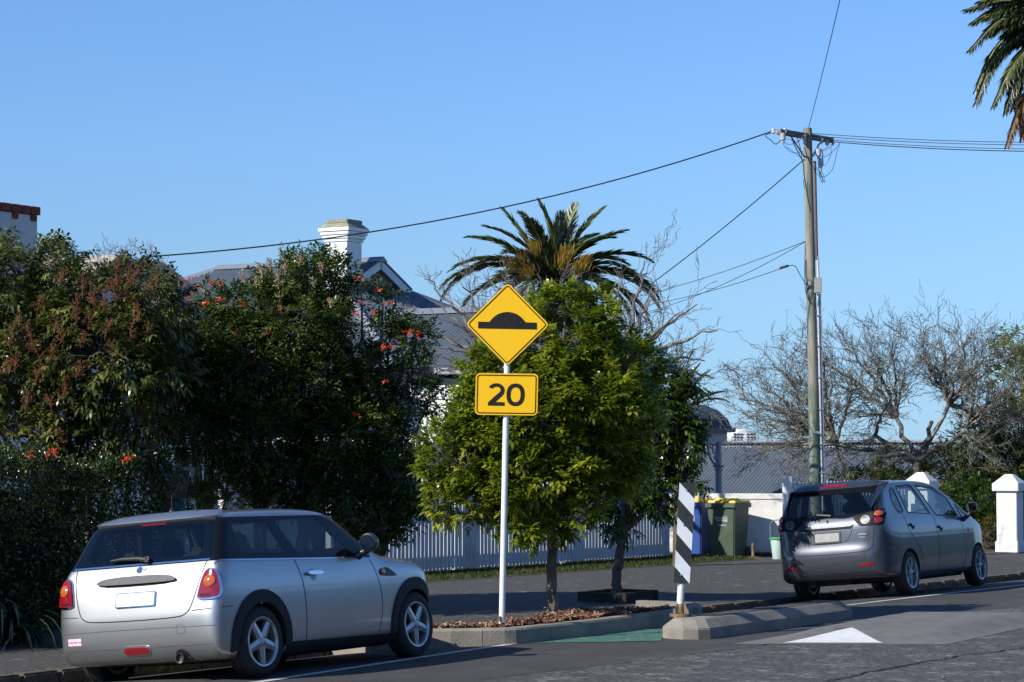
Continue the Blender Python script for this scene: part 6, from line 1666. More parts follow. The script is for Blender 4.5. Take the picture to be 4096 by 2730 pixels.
def flowers(parent, pts, name='flowers', s=.031):
  for x, y, d in pts:
    c = np.array(at(x, y, d)); Pf = c + rng.normal(0, s * .6, (11, 3)) * [1.3, 1, .8]; n = len(Pf); Df = unit(rdir(n) + np.array([0, -.5, .5])); V = leaf6_geo(Pf, Df, rdir(n), np.full(n, s * 1.6), np.full(n, s * .5), .1)
    link('flower', np_mesh('flower', V, leaf6_faces(n), np.repeat(rng.uniform(0, 1, n), 6)), parent, M_flow)
flowers(t4, [(x, y, 28.3) for x, y in ((437, 683), (438, 707), (436, 640), (484, 654), (503, 655), (507, 690), (370, 724), (362, 722), (380, 735), (500, 690), (820, 640), (868, 668), (893, 700), (858, 722), (826, 697), (820, 725), (933, 766), (940, 765), (962, 768), (885, 797), (905, 797), (878, 800), (585, 828), (558, 700), (640, 715), (884, 878), (820, 955), (540, 770), (470, 700), (415, 650), (610, 770), (396, 1015), (452, 663))])
# paler tufts of buds
sp = [at(x, y, 28.5) for x, y in ((560, 640), (600, 625), (640, 650), (655, 615), (690, 600), (590, 650), (720, 650), (740, 620), (640, 690), (700, 690), (760, 700), (620, 610))]
seedheads('flower_bud', [np.array(p) for p in sp], .16, pm('bud_cream', (.36, .26, .15), (.26, .2, .1), 8, .9), t4, 20, .006)

# ---- clipped hedge along the footpath at left
hg = empty('hedge', (-4.6, 26, 0)); tag(hg, 'dense dark clipped hedge along the left footpath with a few red flowers on top', 'hedge')
H0 = Vector((-5.35, 24.3, 0)) - SH * 14; H1 = Vector((-5.35, 24.3, 0)) + SH * 2.9
M_leaf5 = leaf_mat('hedge_leaf', (.014, .028, .008), (.055, .085, .016), (.13, .15, .035), rough=.25, transl=.15, spec=.7, p3=.88)
n = 150000; u = rng.uniform(0, 1, n) * (H1 - H0).length; w = rng.uniform(0, 1.5, n); z = rng.uniform(.05, 1.95, n)
top = 1.83 + .09 * np.sin(u * 1.9) + .06 * np.sin(u * 4.7 + 1) + rng.normal(0, .06, n) + np.where(u < 13, .35, 0)
face = rng.uniform(0, 1, n); sel = face < .55; w = np.where(sel, rng.exponential(.10, n) + .10 * np.sin(u * 2.3 + z * 2.1) + .07 * np.sin(u * 5.1 - z * 3.7) + .05 * np.sin(u * 11 + z * 9), w); tsel = (face >= .55) & (face < .85); z = np.where(tsel, top - rng.exponential(.08, n), np.minimum(z, top)); esel = face > .96; u = np.where(esel, (H1 - H0).length - rng.exponential(.08, n), u)
u = np.minimum(u, (H1 - H0).length - .12 + .12 * np.sin(z * 4.2) + .08 * np.sin(z * 9 + w * 5) - .25 * np.maximum(0, z - 1.4) ** 2 * 2 + rng.normal(0, .05, n))
P = np.array(H0) + np.outer(u, np.array(SH)) - np.outer(w, np.array(RH)); P[:, 2] = z
D = unit(rdir(n) + np.outer(sel * 1.0, np.array(RH)) * .5 + np.array([0, 0, .5])); L = rng.uniform(.025, .07, n)
foliage('hedge_foliage', [(leaf_geo(P, D, unit(rdir(n) + np.array([0, 0, .6])), L, L * .55), leaf_faces(n), np.repeat(np.clip(rng.uniform(0, 1, n), 0, 1), 4))], M_leaf5, hg)
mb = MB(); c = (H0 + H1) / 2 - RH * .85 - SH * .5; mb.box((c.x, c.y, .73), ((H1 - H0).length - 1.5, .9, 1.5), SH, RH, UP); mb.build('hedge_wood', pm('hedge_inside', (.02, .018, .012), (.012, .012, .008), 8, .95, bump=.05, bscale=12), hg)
flowers(hg, [(300, 1053, 25.6), (126, 1041, 24.6), (117, 1044, 24.6), (73, 1045, 24.2), (290, 1056, 25.6)], 'flowers', .036)
# low garden shrubs between hedge and fence
def simple_bush(name, label, blobs, mat, dens, L, W, nper=5, nl=4, tl=(.08, .18), droop=.2, kind=4, stem=True, grp=None, cat='shrub', up=.3):
    bw = blob_world(blobs); c = bw[0][0]; root = empty(name, (c[0], c[1], 0)); tag(root, label, cat, grp)
    C, O = clumps(bw, dens, .1, .4); P, D, v = twigs(C, O, nper, .1, up, .9); n = len(P)
    foliage('foliage', [pinnate(P, D, rng.uniform(tl[0], tl[1], n), nl, L, W, np.clip(v * .9, 0, 1), droop, .35, kind)], mat, root)
    if stem:
        fk = []; anch = []
        for c, r in bw: cv = Vector(c); b = Vector((bw[0][0][0] * .7 + cv.x * .3, bw[0][0][1] * .7 + cv.y * .3, 0)); fk.append(([b, b.lerp(cv, .5), cv], .025, .008)); anch += [b.lerp(cv, .5), cv]
        limbs('stems', None, fk, 0, M_bark, root, 6); inner_twigs('twigs', C, anch, M_bark, root, .003)
    return root
M_yg = leaf_mat('yellow_green_leaf', (.06, .09, .015), (.20, .24, .05), (.34, .36, .10), rough=.4, transl=.25, p3=.85)
simple_bush('garden_shrub', 'low yellow green garden shrub seen over the silver car roof near the mailbox', [(460, 1150, 60, 30, 28.5, .4), (520, 1140, 50, 40, 28.8, .4), (430, 1135, 25, 30, 28.3, .3)], M_yg, 160, .05, .025)
simple_bush('garden_shrub', 'low sunlit garden shrub behind the middle of the silver car roof', [(640, 1140, 70, 28, 29.2, .4), (700, 1150, 50, 24, 29.2, .3), (590, 1120, 40, 40, 29.3, .3)], M_leaf5, 200, .045, .022)
mbx = empty('mailbox', at(390, 1180, 27.6)); mbx.location.z = 0; tag(mbx, 'weathered grey wooden letterbox at the end of the hedge', 'mailbox')
q = at(388, 1115, 27.6); mb = MB(); mb.box(q, (.26, .35, .33), RH, SH, UP, 1.15); mb.build('mailbox_body', M_wood_dark, mbx); mb = MB(); mb.box(q + UP * .19, (.40, .46, .035), RH, SH, UP); mb.build('mailbox_lid', pm('grey_lid', (.22, .23, .25), None, rough=.7), mbx); mb = MB(); mb.box(Vector((q.x, q.y, q.z / 2 - .1)), (.09, .09, q.z), RH, SH, UP); mb.build('mailbox_post', M_wood_dark, mbx)
q = at(391, 1161, 27.9); hr = empty('hose_reel', q); tag(hr, 'coiled teal garden hose just above the silver car roof by the mailbox', 'hose reel')
mb = MB()
for k in range(4): mb.tube([q + Vector(((.17 - .025 * k) * math.cos(R(a)), .02 * k, (.12 - .018 * k) * math.sin(R(a)))) for a in range(0, 361, 20)], .011, 6)
mb.build('hose', pm('teal_hose', (.03, .30, .36), None, rough=.4), hr); mb = MB(); mb.box(q + Vector((0, .12, -.45)), (.3, .06, 1.1)); mb.build('reel_stand', M_galv, hr)

# ------------------------------------------------------------ bare trees
def bare_tree(name, label, base, trunk_top, tips, mat, r0, lichen=None, wig=.10, sub=5, seed=3, twig_len=.55, depth=3, tfork=None):
    "trunk, limbs towards the given tips, then forking twigs"
    random.seed(seed); root = empty(name, (base.x, base.y, base.z)); tag(root, label, 'tree')
    S0 = []; S1 = []; RA = []; RB = []
    def path(p, q, ra, rb, n, w, lift=.0):
        pts = [p]; L_ = (q - p).length
        for i in range(1, n + 1):
            t = i / n; x = p.lerp(q, t) + UP * (lift * L_ * math.sin(math.pi * t)) + Vector([random.gauss(0, w) for _ in range(3)]) * (L_ / n) * (1 if i < n else .2)
            pts.append(x)
        for i in range(n):
            S0.append(pts[i]); S1.append(pts[i + 1]); RA.append(ra + (rb - ra) * i / n); RB.append(ra + (rb - ra) * (i + 1) / n)
        return pts
    def twig(p, d, L_, r, dep):
        q = p + d * L_; n = 5 if dep > 0 else 3; pts = path(p, q, r, r * .45, n, .22, .02)
        if dep > 0:
            for k in range(random.randint(2, 4)):
                a = random.choice(pts[1:]); nd = (d + Vector([random.gauss(0, .55), random.gauss(0, .55), random.gauss(.12, .45)])).normalized(); twig(a, nd, L_ * random.uniform(.45, .75), r * .55, dep - 1)
    path(base, trunk_top, r0, r0 * .75, 6, .12)
    forks = tfork or [trunk_top]
    for f in forks[1:] if tfork else []: path(trunk_top, f, r0 * .6, r0 * .42, 5, .15)
    for q in tips:
        s_ = min(forks, key=lambda a: (a - q).length + (a - trunk_top).length * .0)
        pts = path(s_, q, r0 * .42, r0 * .09, 12, wig, .06); dmain = (q - s_).normalized(); L_ = (q - s_).length
        for i in range(3, 13):
            for k in range((sub if i > 5 else min(2, sub)) if (sub > 1 or i % 2) else 0):
                t = (pts[i] - pts[i - 1]).normalized(); nd = (t * .8 + Vector([random.gauss(0, .6), random.gauss(0, .6), random.gauss(.25, .45)])).normalized()
                twig(pts[i].lerp(pts[i - 1], random.random()), nd, twig_len * random.uniform(.5, 1.2), r0 * .11 * (1.25 - i / 14), depth - 1)
    P0 = np.array([tuple(p) for p in S0]); P1 = np.array([tuple(p) for p in S1]); A = np.array(RA); B = np.array(RB); big = A > r0 * .13
    V, F = segs(P0[big], P1[big] + (P1[big] - P0[big]) * .08, np.maximum(A[big], .007), np.maximum(B[big], .006), 7); link('trunk', np_mesh('trunk', V, F, smooth=True), root, mat)
    V, F = segs(P0[~big], P1[~big], np.maximum(A[~big], .0045), np.maximum(B[~big], .0032), 4); link('crown', np_mesh('crown', V, F), root, mat)
    if lichen:
        k = rng.uniform(0, 1, len(P0)) < lichen[0]; k &= A > .006; Q = (P0[k] + (P1[k] - P0[k]) * rng.uniform(0, 1, (k.sum(), 1))); n = len(Q); Q = np.repeat(Q, 5, 0) + rng.normal(0, .022, (n * 5, 3)); m = len(Q)
        Lh = rng.uniform(.02, .055, m); V = leaf_geo(Q, rdir(m), rdir(m), Lh, Lh * .9); link('lichen', np_mesh('lichen', V, leaf_faces(m), np.repeat(rng.uniform(0, 1, m), 4)), root, lichen[1])
    return root
M_twig = pm('twig_bark', (.10, .078, .066), (.20, .175, .155), 3, .85)
M_twig2 = pm('lichened_bark', (.12, .105, .09), (.055, .047, .04), 4, .9, c3=(.30, .31, .26), scale3=5, t3=.50, w3=.1)
M_lich = leaf_mat('lichen', (.20, .21, .14), (.42, .44, .34), None, rough=.95, transl=.05)
Yb = 41.5
tb_ = [at(x, y, Yb + random.uniform(-1.2, 1.2)) for x, y in ((975, 640), (1000, 700), (940, 760), (1010, 800), (1060, 650), (1120, 640), (1100, 720), (1180, 660), (1230, 640), (1290, 650), (1350, 660), (1420, 650), (1480, 600), (1500, 660), (1560, 720), (1600, 700), (1650, 760), (1620, 830), (1640, 920), (1590, 960), (1530, 800), (1450, 730), (985, 860), (1560, 860), (1640, 870))]
bb = at(1235, 1300, Yb); bb.z = 0
bare_tree('bare_tree', 'leafless grey branched tree spreading behind the sign in front of the palm', bb, at(1290, 1000, Yb), tb_, M_twig, .11, wig=.16, sub=1, seed=5, twig_len=.62, depth=3, tfork=[at(1290, 1000, Yb), at(1150, 850, Yb), at(1240, 790, Yb + .3), at(1330, 800, Yb - .3), at(1440, 850, Yb)])
Yc = 50.0
tc_ = [at(x, y + max(0, (1000 - y) * .28), Yc + random.uniform(-1.6, 1.6)) for x, y in ((1775, 770), (1750, 850), (1720, 900), (1740, 950), (1780, 990), (1730, 1050), (1800, 1060), (1830, 790), (1820, 720), (1880, 740), (1930, 700), (1990, 710), (2050, 690), (2100, 720), (2160, 700), (2230, 690), (2280, 730), (2330, 750), (2340, 830), (2320, 900), (2345, 960), (2290, 960), (2330, 1010), (2240, 1030), (2180, 860), (2080, 800), (1980, 800), (1900, 830), (1880, 920), (1850, 1000), (1960, 950), (2040, 900), (2150, 780), (2250, 820), (1930, 1060), (2000, 1020), (1700, 880))]
bc = at(2100, 1200, Yc); bc.z = 0
bare_tree('bare_tree', 'wide lichen covered leafless tree to the right of the utility pole', bc, at(2108, 1060, Yc), tc_, M_twig2, .10, lichen=(.20, M_lich), wig=.15, sub=2, seed=9, twig_len=.72, depth=3, tfork=[at(2108, 1060, Yc), at(2010, 1000, Yc), at(1920, 1020, Yc - .5), at(2060, 960, Yc + .5), at(2140, 970, Yc), at(2220, 985, Yc - .4), at(2180, 930, Yc + .3)])

# ------------------------------------------------------------ palms
def frond(name, base, az, el, L_, droop, mat, parent, nl=60, ll=.42, twist=0, w=.035, vcol=(0, 1), fold=.5):
    N = 16; pts = []; p = np.array(base, float); e = el; st = L_ / N; D = []
    for i in range(N + 1):
        pts.append(p.copy()); d = np.array([math.cos(az) * math.cos(e), math.sin(az) * math.cos(e), math.sin(e)]); D.append(d); p = p + d * st; e -= droop / N * (.5 + 1.1 * i / N)
    pts = np.array(pts); D = np.array(D); S = unit(np.cross(D, [0, 0, 1.0])); U = np.cross(S, D)
    t = np.linspace(.08, .99, nl); k = t * N; i = np.minimum(k.astype(int), N - 1); f = (k - i)[:, None]
    P = pts[i] * (1 - f) + pts[i + 1] * f; Dm = unit(D[i] * (1 - f) + D[i + 1] * f); Sm = S[i]; Um = U[i]
    ln = ll * (np.sin(np.pi * np.clip(t * .9 + .12, 0, 1)) ** .6 * .8 + .25)
    Vs = []; vv = []
    for sg in (-1, 1):
        dd = unit(Dm * 1.0 + Sm * sg * .65 + Um * fold * .4 + rng.normal(0, .10, P.shape)); q = P + rng.normal(0, .004, P.shape)
        Vs.append(leaf_geo(q, dd, Um, ln * rng.uniform(.85, 1.1, nl), np.full(nl, w), .12, .1)); vv.append(rng.uniform(vcol[0], vcol[1], nl))
    V = np.concatenate(Vs); F = leaf_faces(2 * nl); a = np.repeat(np.concatenate(vv), 4)
    r = np.linspace(.022, .005, N + 1); V2, F2 = segs(pts[:-1], pts[1:], r[:-1], r[1:], 3)
    F2t = np.concatenate([F2[:, [0, 1, 2]], F2[:, [0, 2, 3]]]); me = np_mesh(name, np.r_[V, V2], np.r_[F, F2t + len(V)], np.r_[a, np.full(len(V2), .95)])
    return link(name, me, parent, mat)
M_palm = leaf_mat('palm_leaf', (.030, .042, .012), (.10, .115, .032), (.30, .30, .15), rough=.38, transl=.18, spec=.6, p3=.88)
M_palmdead = leaf_mat('dead_palm_leaf', (.10, .06, .035), (.22, .14, .085), None, rough=.8, transl=.1)
M_inflo = leaf_mat('palm_flower', (.27, .15, .02), (.38, .24, .05), None, rough=.7, transl=.2)
M_ptrunk = pm('palm_trunk_bark', (.16, .12, .08), (.08, .06, .045), 5, .95, bump=.04, bscale=8)
Yp = 60.0
pc_ = at(1272, 640, Yp); palm = empty('palm_tree', (pc_.x, pc_.y, 0)); tag(palm, 'date palm with arching fronds and orange flower stalks behind the bare tree', 'palm')
mb = MB(); mb.tube([Vector((pc_.x, pc_.y, 0)), Vector((pc_.x, pc_.y, pc_.z - 1.0)), Vector((pc_.x, pc_.y, pc_.z - .3)), pc_], [.30, .32, .42, .15], 14); mb.build('trunk', M_ptrunk, palm, smooth=True)
random.seed(21)
def frond_to(px0, py0, parent, mat, Y, c, w_, n=60, ll=.42, dy=None, lw=.035, vcol=(0, 1), pref=75):
    "a frond whose tip hangs near the point px,py; the arch is solved from its span"
    dep = random.uniform(-1.6, 1.6) if dy is None else dy
    tip = at(px0, py0, Y + dep); v = tip - c; h = math.hypot(v.x, v.y); az = math.atan2(v.y, v.x); best = None
    for el in np.arange(R(5), R(86), R(4)):
        for dr in np.arange(R(10), R(150), R(8)):
            e = el; x = z = 0
            for i in range(16): x += math.cos(e) / 16; z += math.sin(e) / 16; e -= dr / 16 * (.5 + 1.1 * i / 16)
            if x <= .02: continue
            L_ = math.hypot(h, v.z) / math.hypot(x, z); err = abs(math.atan2(z, x) - math.atan2(v.z, h)) * 6 + abs(L_ / v.length - 1.12) * .5 + abs(dr - R(max(28, min(110, pref - 60 * math.sin(math.atan2(v.z, h)))) if pref > 60 else pref)) * .6
            if best is None or err < best[0]: best = (err, el, dr, L_)
    _, el, dr, L_ = best
    return frond('frond', tuple(c), az, el, L_, dr, mat, parent, n, ll, 0, lw, vcol)
tips = [(1068, 549), (1150, 479), (1110, 520), (1195, 488), (1240, 460), (1215, 505), (1285, 490), (1322, 470), (1390, 478), (1443, 530), (1300, 515), (1410, 545), (1500, 600), (1012, 665), (1010, 700), (1030, 628), (1060, 715), (1515, 690), (1500, 760), (1520, 720), (1470, 770), (1440, 790), (1380, 620), (1180, 640), (1120, 660), (1090, 610), (1445, 610), (1470, 640), (1400, 700), (1340, 700), (1200, 720), (1250, 700), (1140, 735), (1300, 620), (1350, 760), (1330, 560), (1240, 560), (1160, 580), (1420, 585), (1370, 540)]
for x, y in tips:
    cj = pc_ + Vector((random.gauss(0, .12), random.gauss(0, .12), random.gauss(-.05, .12))); near = math.hypot(x - 1272, y - 640)
    frond_to(x, y, palm, M_palm, Yp, cj, 3.6, 95, .50, lw=.045, dy=random.uniform(-.6, .6) if near > 150 else random.choice((-1, 1)) * random.uniform(.5, 1.6), vcol=(0, 1) if random.random() < .75 else (.4, 1.0))
for x, y in ((1200, 600), (1230, 575), (1300, 590), (1320, 625), (1175, 615), (1290, 610), (1340, 610), (1215, 630)):
    c = np.array(at(x, y, Yp - 1.0)); n = 150; P = c + np.clip(rng.normal(0, .09, (n, 3)), -.18, .18); D = unit((P - np.array(pc_)) + np.array([0, 0, 1.2])); V = leaf_geo(P, D, rdir(n), rng.uniform(.12, .28, n), np.full(n, .018)); link('flower_stalk', np_mesh('flower_stalk', V, leaf_faces(n), np.repeat(rng.uniform(0, 1, n), 4)), palm, M_inflo)

Yq = 38.0
c2_ = at(2421, 25, Yq); palm2 = empty('palm_tree', (c2_.x, c2_.y, 0)); tag(palm2, 'near palm whose drooping fronds hang into the top right corner of the picture', 'palm')
mb = MB(); mb.tube([Vector((c2_.x, c2_.y, 0)), Vector((c2_.x, c2_.y, c2_.z - .4)), c2_], [.32, .34, .16], 14); mb.build('trunk', M_ptrunk, palm2, smooth=True)
random.seed(44)
def frond_pts(name, P3, L_ll, mat, parent, nl=120, w=.032, vcol=(0, 1)):
    "a frond along given curve points"
    P = bez(P3, 8); P = np.array([tuple(p) for p in P]); N = len(P) - 1
    D = unit(np.gradient(P, axis=0)); S = unit(np.cross(D, [0, 0, 1.0])); U = np.cross(S, D)
    t = np.linspace(.02, .995, nl); k = t * N; i = np.minimum(k.astype(int), N - 1); f = (k - i)[:, None]
    Q = P[i] * (1 - f) + P[i + 1] * f; Dm = D[i]; Sm = S[i]; Um = U[i]; ln = L_ll * (np.sin(np.pi * np.clip(t * .86 + .12, 0, 1)) ** .5 * .75 + .25); Vs = []; vv = []
    for sg in (-1, 1):
        dd = unit(Dm + Sm * sg * .5 + Um * sg * .28 - np.array([0, 0, .18]) + rng.normal(0, .09, Q.shape)); Vs.append(leaf_geo(Q, dd, unit(Um + Sm * sg * .4), ln * rng.uniform(.85, 1.1, nl), np.full(nl, w), .12, .1)); vv.append(rng.uniform(vcol[0], vcol[1], nl))
    V = np.concatenate(Vs); F = leaf_faces(2 * nl); r = np.linspace(.02, .005, N + 1); V2, F2 = segs(P[:-1], P[1:], r[:-1], r[1:], 3); F2t = np.concatenate([F2[:, [0, 1, 2]], F2[:, [0, 2, 3]]])
    return link(name, np_mesh(name, np.r_[V, V2], np.r_[F, F2t + len(V)], np.r_[np.repeat(np.concatenate(vv), 4), np.full(len(V2), .95)]), parent, mat)
def cp(x, y, d): return at((3600 + x * .7147) / KP, y * .7147 / KP, Yq + d)
for m_, pts in ((0, [(720, 20), (560, 5), (375, 55)]), (0, [(720, 45), (560, 45), (410, 125)]), (0, [(720, 60), (600, 62), (470, 100)]), (0, [(720, 85), (560, 115), (395, 280)]), (0, [(730, 100), (600, 130), (500, 190)]), (0, [(720, 130), (540, 265), (425, 505)]), (0, [(725, 150), (560, 290), (490, 380)]),
                (0, [(720, 190), (590, 290), (500, 400), (425, 578)]), (0, [(730, 250), (620, 390), (525, 588)]), (0, [(735, 230), (650, 330), (605, 480)]), (0, [(745, 300), (650, 440), (590, 625)]), (0, [(760, 330), (690, 450), (635, 612)]), (1, [(745, 420), (670, 600), (600, 812)]), (1, [(770, 420), (705, 550), (680, 670)]),
                (1, [(765, 500), (705, 640), (684, 765)]), (0, [(720, -20), (600, -40), (450, 10)]), (0, [(720, 10), (600, 30), (520, 60)]), (0, [(740, 200), (660, 225), (600, 270)]), (0, [(740, 120), (650, 160), (590, 200)]), (0, [(750, 260), (680, 340), (640, 430)]), (0, [(735, 330), (690, 400), (655, 520)]), (0, [(730, -60), (620, -90), (500, -60)]), (0, [(740, 60), (680, 90), (620, 150)])):
    dd_ = random.uniform(-.5, .5); P3 = [cp(860, 60, 0), cp(*pts[0], dd_ * .5)] + [cp(x, y, dd_) for x, y in pts[1:]]
    frond_pts('frond', P3, .30, M_palmdead if m_ else M_palm, palm2, vcol=(0, .85) if random.random() < .7 else (.3, .95))
c2_ = cp(860, 60, 0)
for k in range(16):
    a_ = -.45 * math.pi + k * .17; e = random.uniform(-.6, .9); d = Vector((math.cos(a_) * 1.0, math.sin(a_ * 1.7) * .9, 0)); frond_pts('frond', [c2_, c2_ + d * .8 + UP * (.4 + e * .3), c2_ + d * 1.6 + UP * (.1 + e * .3), c2_ + d * 2.1 - UP * (.8 - e * .4)], .30, M_palm, palm2)

# small ragged palm behind the second street tree
Ys = 40.0; c3_ = at(1560, 960, Ys); palm3 = empty('palm_tree', (c3_.x, c3_.y, 0)); tag(palm3, 'small ragged palm poking out behind the second street tree', 'palm')
mb = MB(); mb.tube([Vector((c3_.x, c3_.y, 0)), c3_], [.12, .08], 10); mb.build('trunk', M_ptrunk, palm3, smooth=True)
for x, y in ((1590, 805), (1540, 815), (1630, 850), (1670, 900), (1675, 925), (1560, 790), (1610, 835)):
    frond_to(x, y, palm3, M_palm, Ys, c3_, 1.5, 36, .22, dy=random.uniform(-.5, .5), lw=.014, vcol=(.3, 1))

# ------------------------------------------------------------ shrubs at right, beyond the driveway
M_gr = leaf_mat('fresh_leaf', (.05, .09, .015), (.20, .26, .05), (.30, .34, .08), rough=.35, transl=.25, p3=.85)
M_mix = leaf_mat('mottled_leaf', (.03, .05, .012), (.15, .18, .04), (.36, .24, .14), rough=.4, transl=.2, p3=.86)
M_red = leaf_mat('bronze_leaf', (.05, .05, .015), (.16, .13, .04), (.30, .12, .06), rough=.4, transl=.2, p3=.8)
simple_bush('tall_shrub', 'tall fresh green shrub rising at the right edge behind the bare tree', [(2350, 800, 50, 60, 53, 1.0), (2345, 880, 60, 70, 53, 1.0), (2380, 960, 70, 90, 53, 1.2), (2330, 980, 45, 60, 53, .8), (2420, 820, 60, 80, 53, 1)], M_gr, 26, .10, .06, 6, 4, (.2, .4))
simple_bush('hedge_shrub', 'dark mixed evergreen shrub mass under the lichen covered tree', [(2260, 1060, 80, 60, 52, 1.2), (2180, 1080, 70, 55, 52, 1.0), (2340, 1070, 60, 60, 52, 1.0), (2330, 1000, 60, 50, 52.3, 1.0), (2130, 1120, 50, 45, 52, .8), (2240, 1000, 60, 40, 52.5, .9), (2250, 1140, 90, 60, 51.5, 1.0), (2060, 1080, 50, 40, 52, .8), (2360, 1150, 60, 70, 51, .8)], M_mix, 36, .09, .05, 6, 4, (.18, .35))
simple_bush('round_shrub', 'rounded glossy dark green shrub just left of the right gate pillar', [(2250, 1160, 45, 50, 48.3, .5), (2220, 1130, 35, 35, 48.6, .4), (2270, 1190, 30, 40, 48.2, .4), (2235, 1200, 30, 35, 48.2, .4)], leaf_mat('box_leaf', (.02, .045, .008), (.07, .13, .02), (.14, .2, .04), rough=.3, transl=.2), 120, .06, .035, 5, 4, (.1, .22))
simple_bush('low_shrub', 'low reddish brown ground shrub beside the grey car bonnet', [(2262, 1235, 30, 28, 47.6, .4), (2240, 1245, 25, 20, 47.8, .3), (2275, 1215, 20, 20, 47.8, .3)], M_red, 150, .04, .022, 5, 4, (.08, .18))
simple_bush('garden_shrub', 'broad leaved garden shrub behind the fence between bare tree and wall', [(2000, 1110, 60, 22, 50, .6), (1940, 1105, 30, 16, 50, .4), (2060, 1110, 40, 30, 50, .5)], M_mix, 90, .07, .04, 5, 4, (.12, .25))

# ------------------------------------------------------------ grass, weeds, strap leaved plant
def grass(name, pts, hmin, hmax, label=None):
    n = len(pts); P = np.c_[pts, np.zeros(n)] if pts.shape[1] == 2 else pts; a = rng.uniform(0, 6.28, n); t = rng.uniform(.05, .7, n)
    D = np.c_[np.cos(a) * t, np.sin(a) * t, np.ones(n)]; L = rng.uniform(hmin, hmax, n); V = leaf_geo(P, D, rdir(n), L, np.full(n, .009), .15)
    return link(name, np_mesh(name, V, leaf_faces(n), np.repeat(rng.uniform(0, 1, n), 4)), None, M_grass)
M_grass = leaf_mat('grass_blade', (.022, .036, .008), (.06, .085, .016), (.15, .14, .05), rough=.6, transl=.3, p3=.85)
A_ = np.array(fa + fdir * 1.6); B_ = np.array(fa + (fa - (fa + fdir)) * .12); nrm_ = np.array([-fdir.y, fdir.x, 0.]) / math.hypot(fdir.x, fdir.y)
if nrm_[0] < 0: nrm_ = -nrm_
n = 26000; u = rng.uniform(0, 1, n)[:, None]; w = rng.uniform(0, 1, n)[:, None] ** 1.1 * 1.5
gp_ = A_ + (B_ - A_) * u + nrm_ * (w - .05); gp_[:, 2] = 0
o = grass('grass_verge', gp_[:, :2], .02, .09); tag(o, kind='stuff')
q0 = Vector(A_); q1 = Vector(B_); nv_ = Vector(nrm_)
mb = MB(); mb.add([q0 + UP * .006, q1 + UP * .006, q1 + nv_ * 1.5 + UP * .006, q0 + nv_ * 1.5 + UP * .006], [(0, 1, 2, 3)]); o = mb.build('verge_soil', pm('verge_ground', (.05, .065, .02), (.08, .085, .03), 6, .95)); tag(o, kind='structure')
n = 3500; u = rng.uniform(0, 1, n)[:, None]; p_ = np.array(W0) + (np.array(W1) - np.array(W0)) * u + np.array(wn_) * rng.exponential(.09, (n, 1)) + np.array(wn_) * .01
p_[:, :2] = p_[:, :2]; k = rng.uniform(0, 1, n) < .35 + .65 * (np.sin(u[:, 0] * 17) > .2); o = grass('wall_weeds', p_[k][:, :2], .02, .10); tag(o, kind='stuff')
# moss and weeds in the old kerb
n = 2600; u = rng.uniform(.0, 1, n); kp = []
Ls = np.array([(b - a).length for a, b in zip(KERB2[:-1], KERB2[1:])])
seg_ = rng.choice(len(Ls), n, p=Ls / Ls.sum()); KA = _KA[seg_]; KB = _KA[seg_ + 1]; p_ = KA + (KB - KA) * u[:, None]; p_[:, 2] += .0
k = (p_[:, 1] > 18) & (p_[:, 1] < 42) & ((np.sin(p_[:, 1] * 1.9) + np.sin(p_[:, 1] * 5.3)) > .1); p_ = p_[k]; p_[:, 0] -= rng.exponential(.05, len(p_)) + .13
o = grass('kerb_moss', p_, .01, .035); tag(o, kind='stuff')
fx = at(30, 1350, 23.2); fl = empty('strap_leaved_plant', (fx.x, fx.y, 0)); tag(fl, 'dark clump of long strap leaves at the foot of the hedge on the left edge', 'plant')
Vs = []; Fs = []; o_ = 0; av = []
for i in range(90):
    b = np.array([fx.x - .1 + random.gauss(0, .16), fx.y + random.gauss(.2, .2), .0]); a = random.uniform(0, 6.28); L_ = random.uniform(.8, 1.3); e = random.uniform(R(40), R(75)); w = random.uniform(.022, .036); dr = random.uniform(R(110), R(170)); p = b.copy(); N = 8; vs = []
    S = np.array([-math.sin(a), math.cos(a), 0])
    for k in range(N + 1): ww = w * (1 - (k / N) ** 3) * .5 + .001; vs += [p + S * ww, p - S * ww]; p = p + np.array([math.cos(a) * math.cos(e), math.sin(a) * math.cos(e), math.sin(e)]) * L_ / N; e -= dr / N
    Vs += vs; Fs += [(o_ + 2 * k, o_ + 2 * k + 1, o_ + 2 * k + 3, o_ + 2 * k + 2) for k in range(N)]; o_ += len(vs); av += [random.random()] * len(vs)
link('leaves', np_mesh('leaves', Vs, Fs, av), fl, leaf_mat('strap_leaf', (.006, .016, .007), (.018, .036, .016), (.05, .07, .03), rough=.4, transl=.15))
# leaf litter on road and path
n = 260; P = np.c_[rng.uniform(-3, 6, n), rng.uniform(19.5, 32, n)]; d, kz = kerb_d(P); z = np.where(d > .1, road_z(P) + .012, kz * np.clip(1 + d / 4, 0, 1) + .012)
hz = np.array([hump_z(x, y) if (2.2 < x < 6.4 and 23.3 < y < 27.4) else 0 for x, y in P]); z = np.maximum(z, hz + .008)
L = rng.uniform(.02, .05, n); V = leaf_geo(np.c_[P, z], unit(np.c_[rng.normal(size=(n, 2)), rng.uniform(-.1, .3, n)]), np.tile([0, 0, 1.], (n, 1)), L, L * .5, 0, .12); o = link('leaf_litter', np_mesh('leaf_litter', V, leaf_faces(n), np.repeat(rng.uniform(0, 1, n), 4)), None, M_chip); tag(o, kind='stuff')

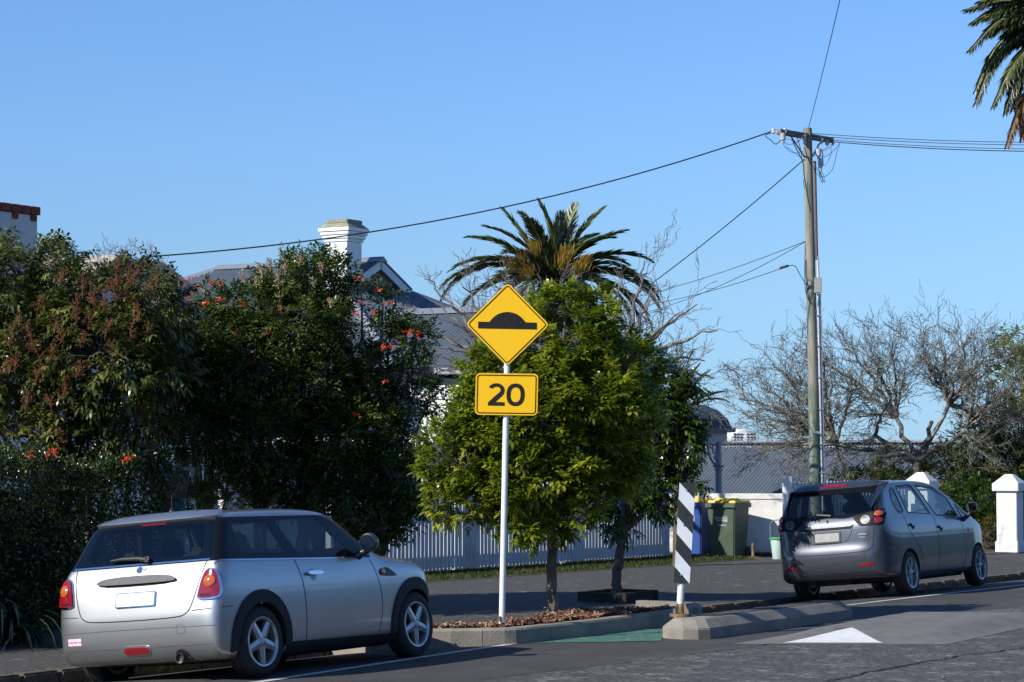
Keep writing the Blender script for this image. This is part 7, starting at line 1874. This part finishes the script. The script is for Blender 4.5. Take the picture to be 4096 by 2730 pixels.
# hedge row on the far side of the street, out of the picture to the right (the parked cars mirror it)
P_ = np.array([tuple(p) for p in KERB2]); oh = empty('roadside_hedge', (16, 10, 0)); tag(oh, 'tall dark hedge along the opposite side of the street, outside the picture', 'hedge')
n = 34000; y_ = rng.uniform(-30, 80, n); x_ = 14.5 + (y_ - 5) * .60; fr_ = rng.uniform(0, 1, n) < .7
w = np.where(fr_, rng.exponential(.15, n), rng.uniform(0, 2, n)); z = np.where(fr_, rng.uniform(0, 5.2, n), 5.2 + .35 * np.sin(y_ * .9) + .25 * np.sin(y_ * 2.3)) ; P = np.c_[x_ + w * .86 + .35 * np.sin(y_ * 1.3 + z), y_ - w * .5, z]
L = rng.uniform(.12, .25, n); foliage('hedge_foliage', [(leaf_geo(P, rdir(n) + [-.4, .2, .3], rdir(n) + [-.3, .2, .5], L, L * .6), leaf_faces(n), np.repeat(rng.uniform(0, 1, n), 4))], M_leaf5, oh)
mb = MB(); a = Vector((14.5 - 35 * .6, -30, 0)); b = Vector((14.5 + 75 * .6, 80, 0)); t = (b - a).normalized(); nn_ = Vector((t.y, -t.x, 0)); c = (a + b) / 2 + nn_ * 1.2; mb.box((c.x, c.y, 2.05), ((b - a).length, 1.9, 4.1), t, nn_, UP); mb.build('hedge_wood', MATS['hedge_inside'], oh)

# dark vehicle behind the fence
vb = at(905, 1150, 45.0)
van = empty('parked_car', (vb.x, vb.y, 0), (0, 0, R(58))); tag(van, 'dark blue car standing in the villa driveway, glimpsed over the picket fence', 'car')
S3x = [(o_, m_) for o_, m_ in ((C2.base.copy(), pm('navy_paint', (.012, .018, .035), None, rough=.3, metal=.3, coat=.8)),)]
me = S3x[0][0]; me.name = 'body'; me.materials.clear(); me.transform(Matrix.Diagonal((1.0, 1.05, 1.17, 1)) @ Matrix.Translation((-2, 0, 0))); me.polygons.foreach_set('use_smooth', np.ones(len(me.polygons), bool)); link('body', me, van, S3x[0][1], local=True)
for nm in ('rear_window', 'front_door_window', 'rear_door_window', 'windscreen'):
    for o in [c for c in colt.children if c.name.split('.')[0] == nm]:
        me = o.data.copy(); me.transform(Matrix.Diagonal((1.0, 1.058, 1.172, 1)) @ Matrix.Translation((-2, 0, 0))); me.materials.clear(); link(nm, me, van, M_gloss, local=True)
for x in (-1.1, 1.475):
    for sg in (-1, 1):
        mb = MB(); mb.lathe([(.001, .02), (.2, .02), (.3, .0), (.31, -.03), (.31, -.17), (.1, -.2)], (x, sg * .92, .31), Vector((0, sg, 0)), 24); mb.build('wheel', M_rubber, van, smooth=True, local=True)
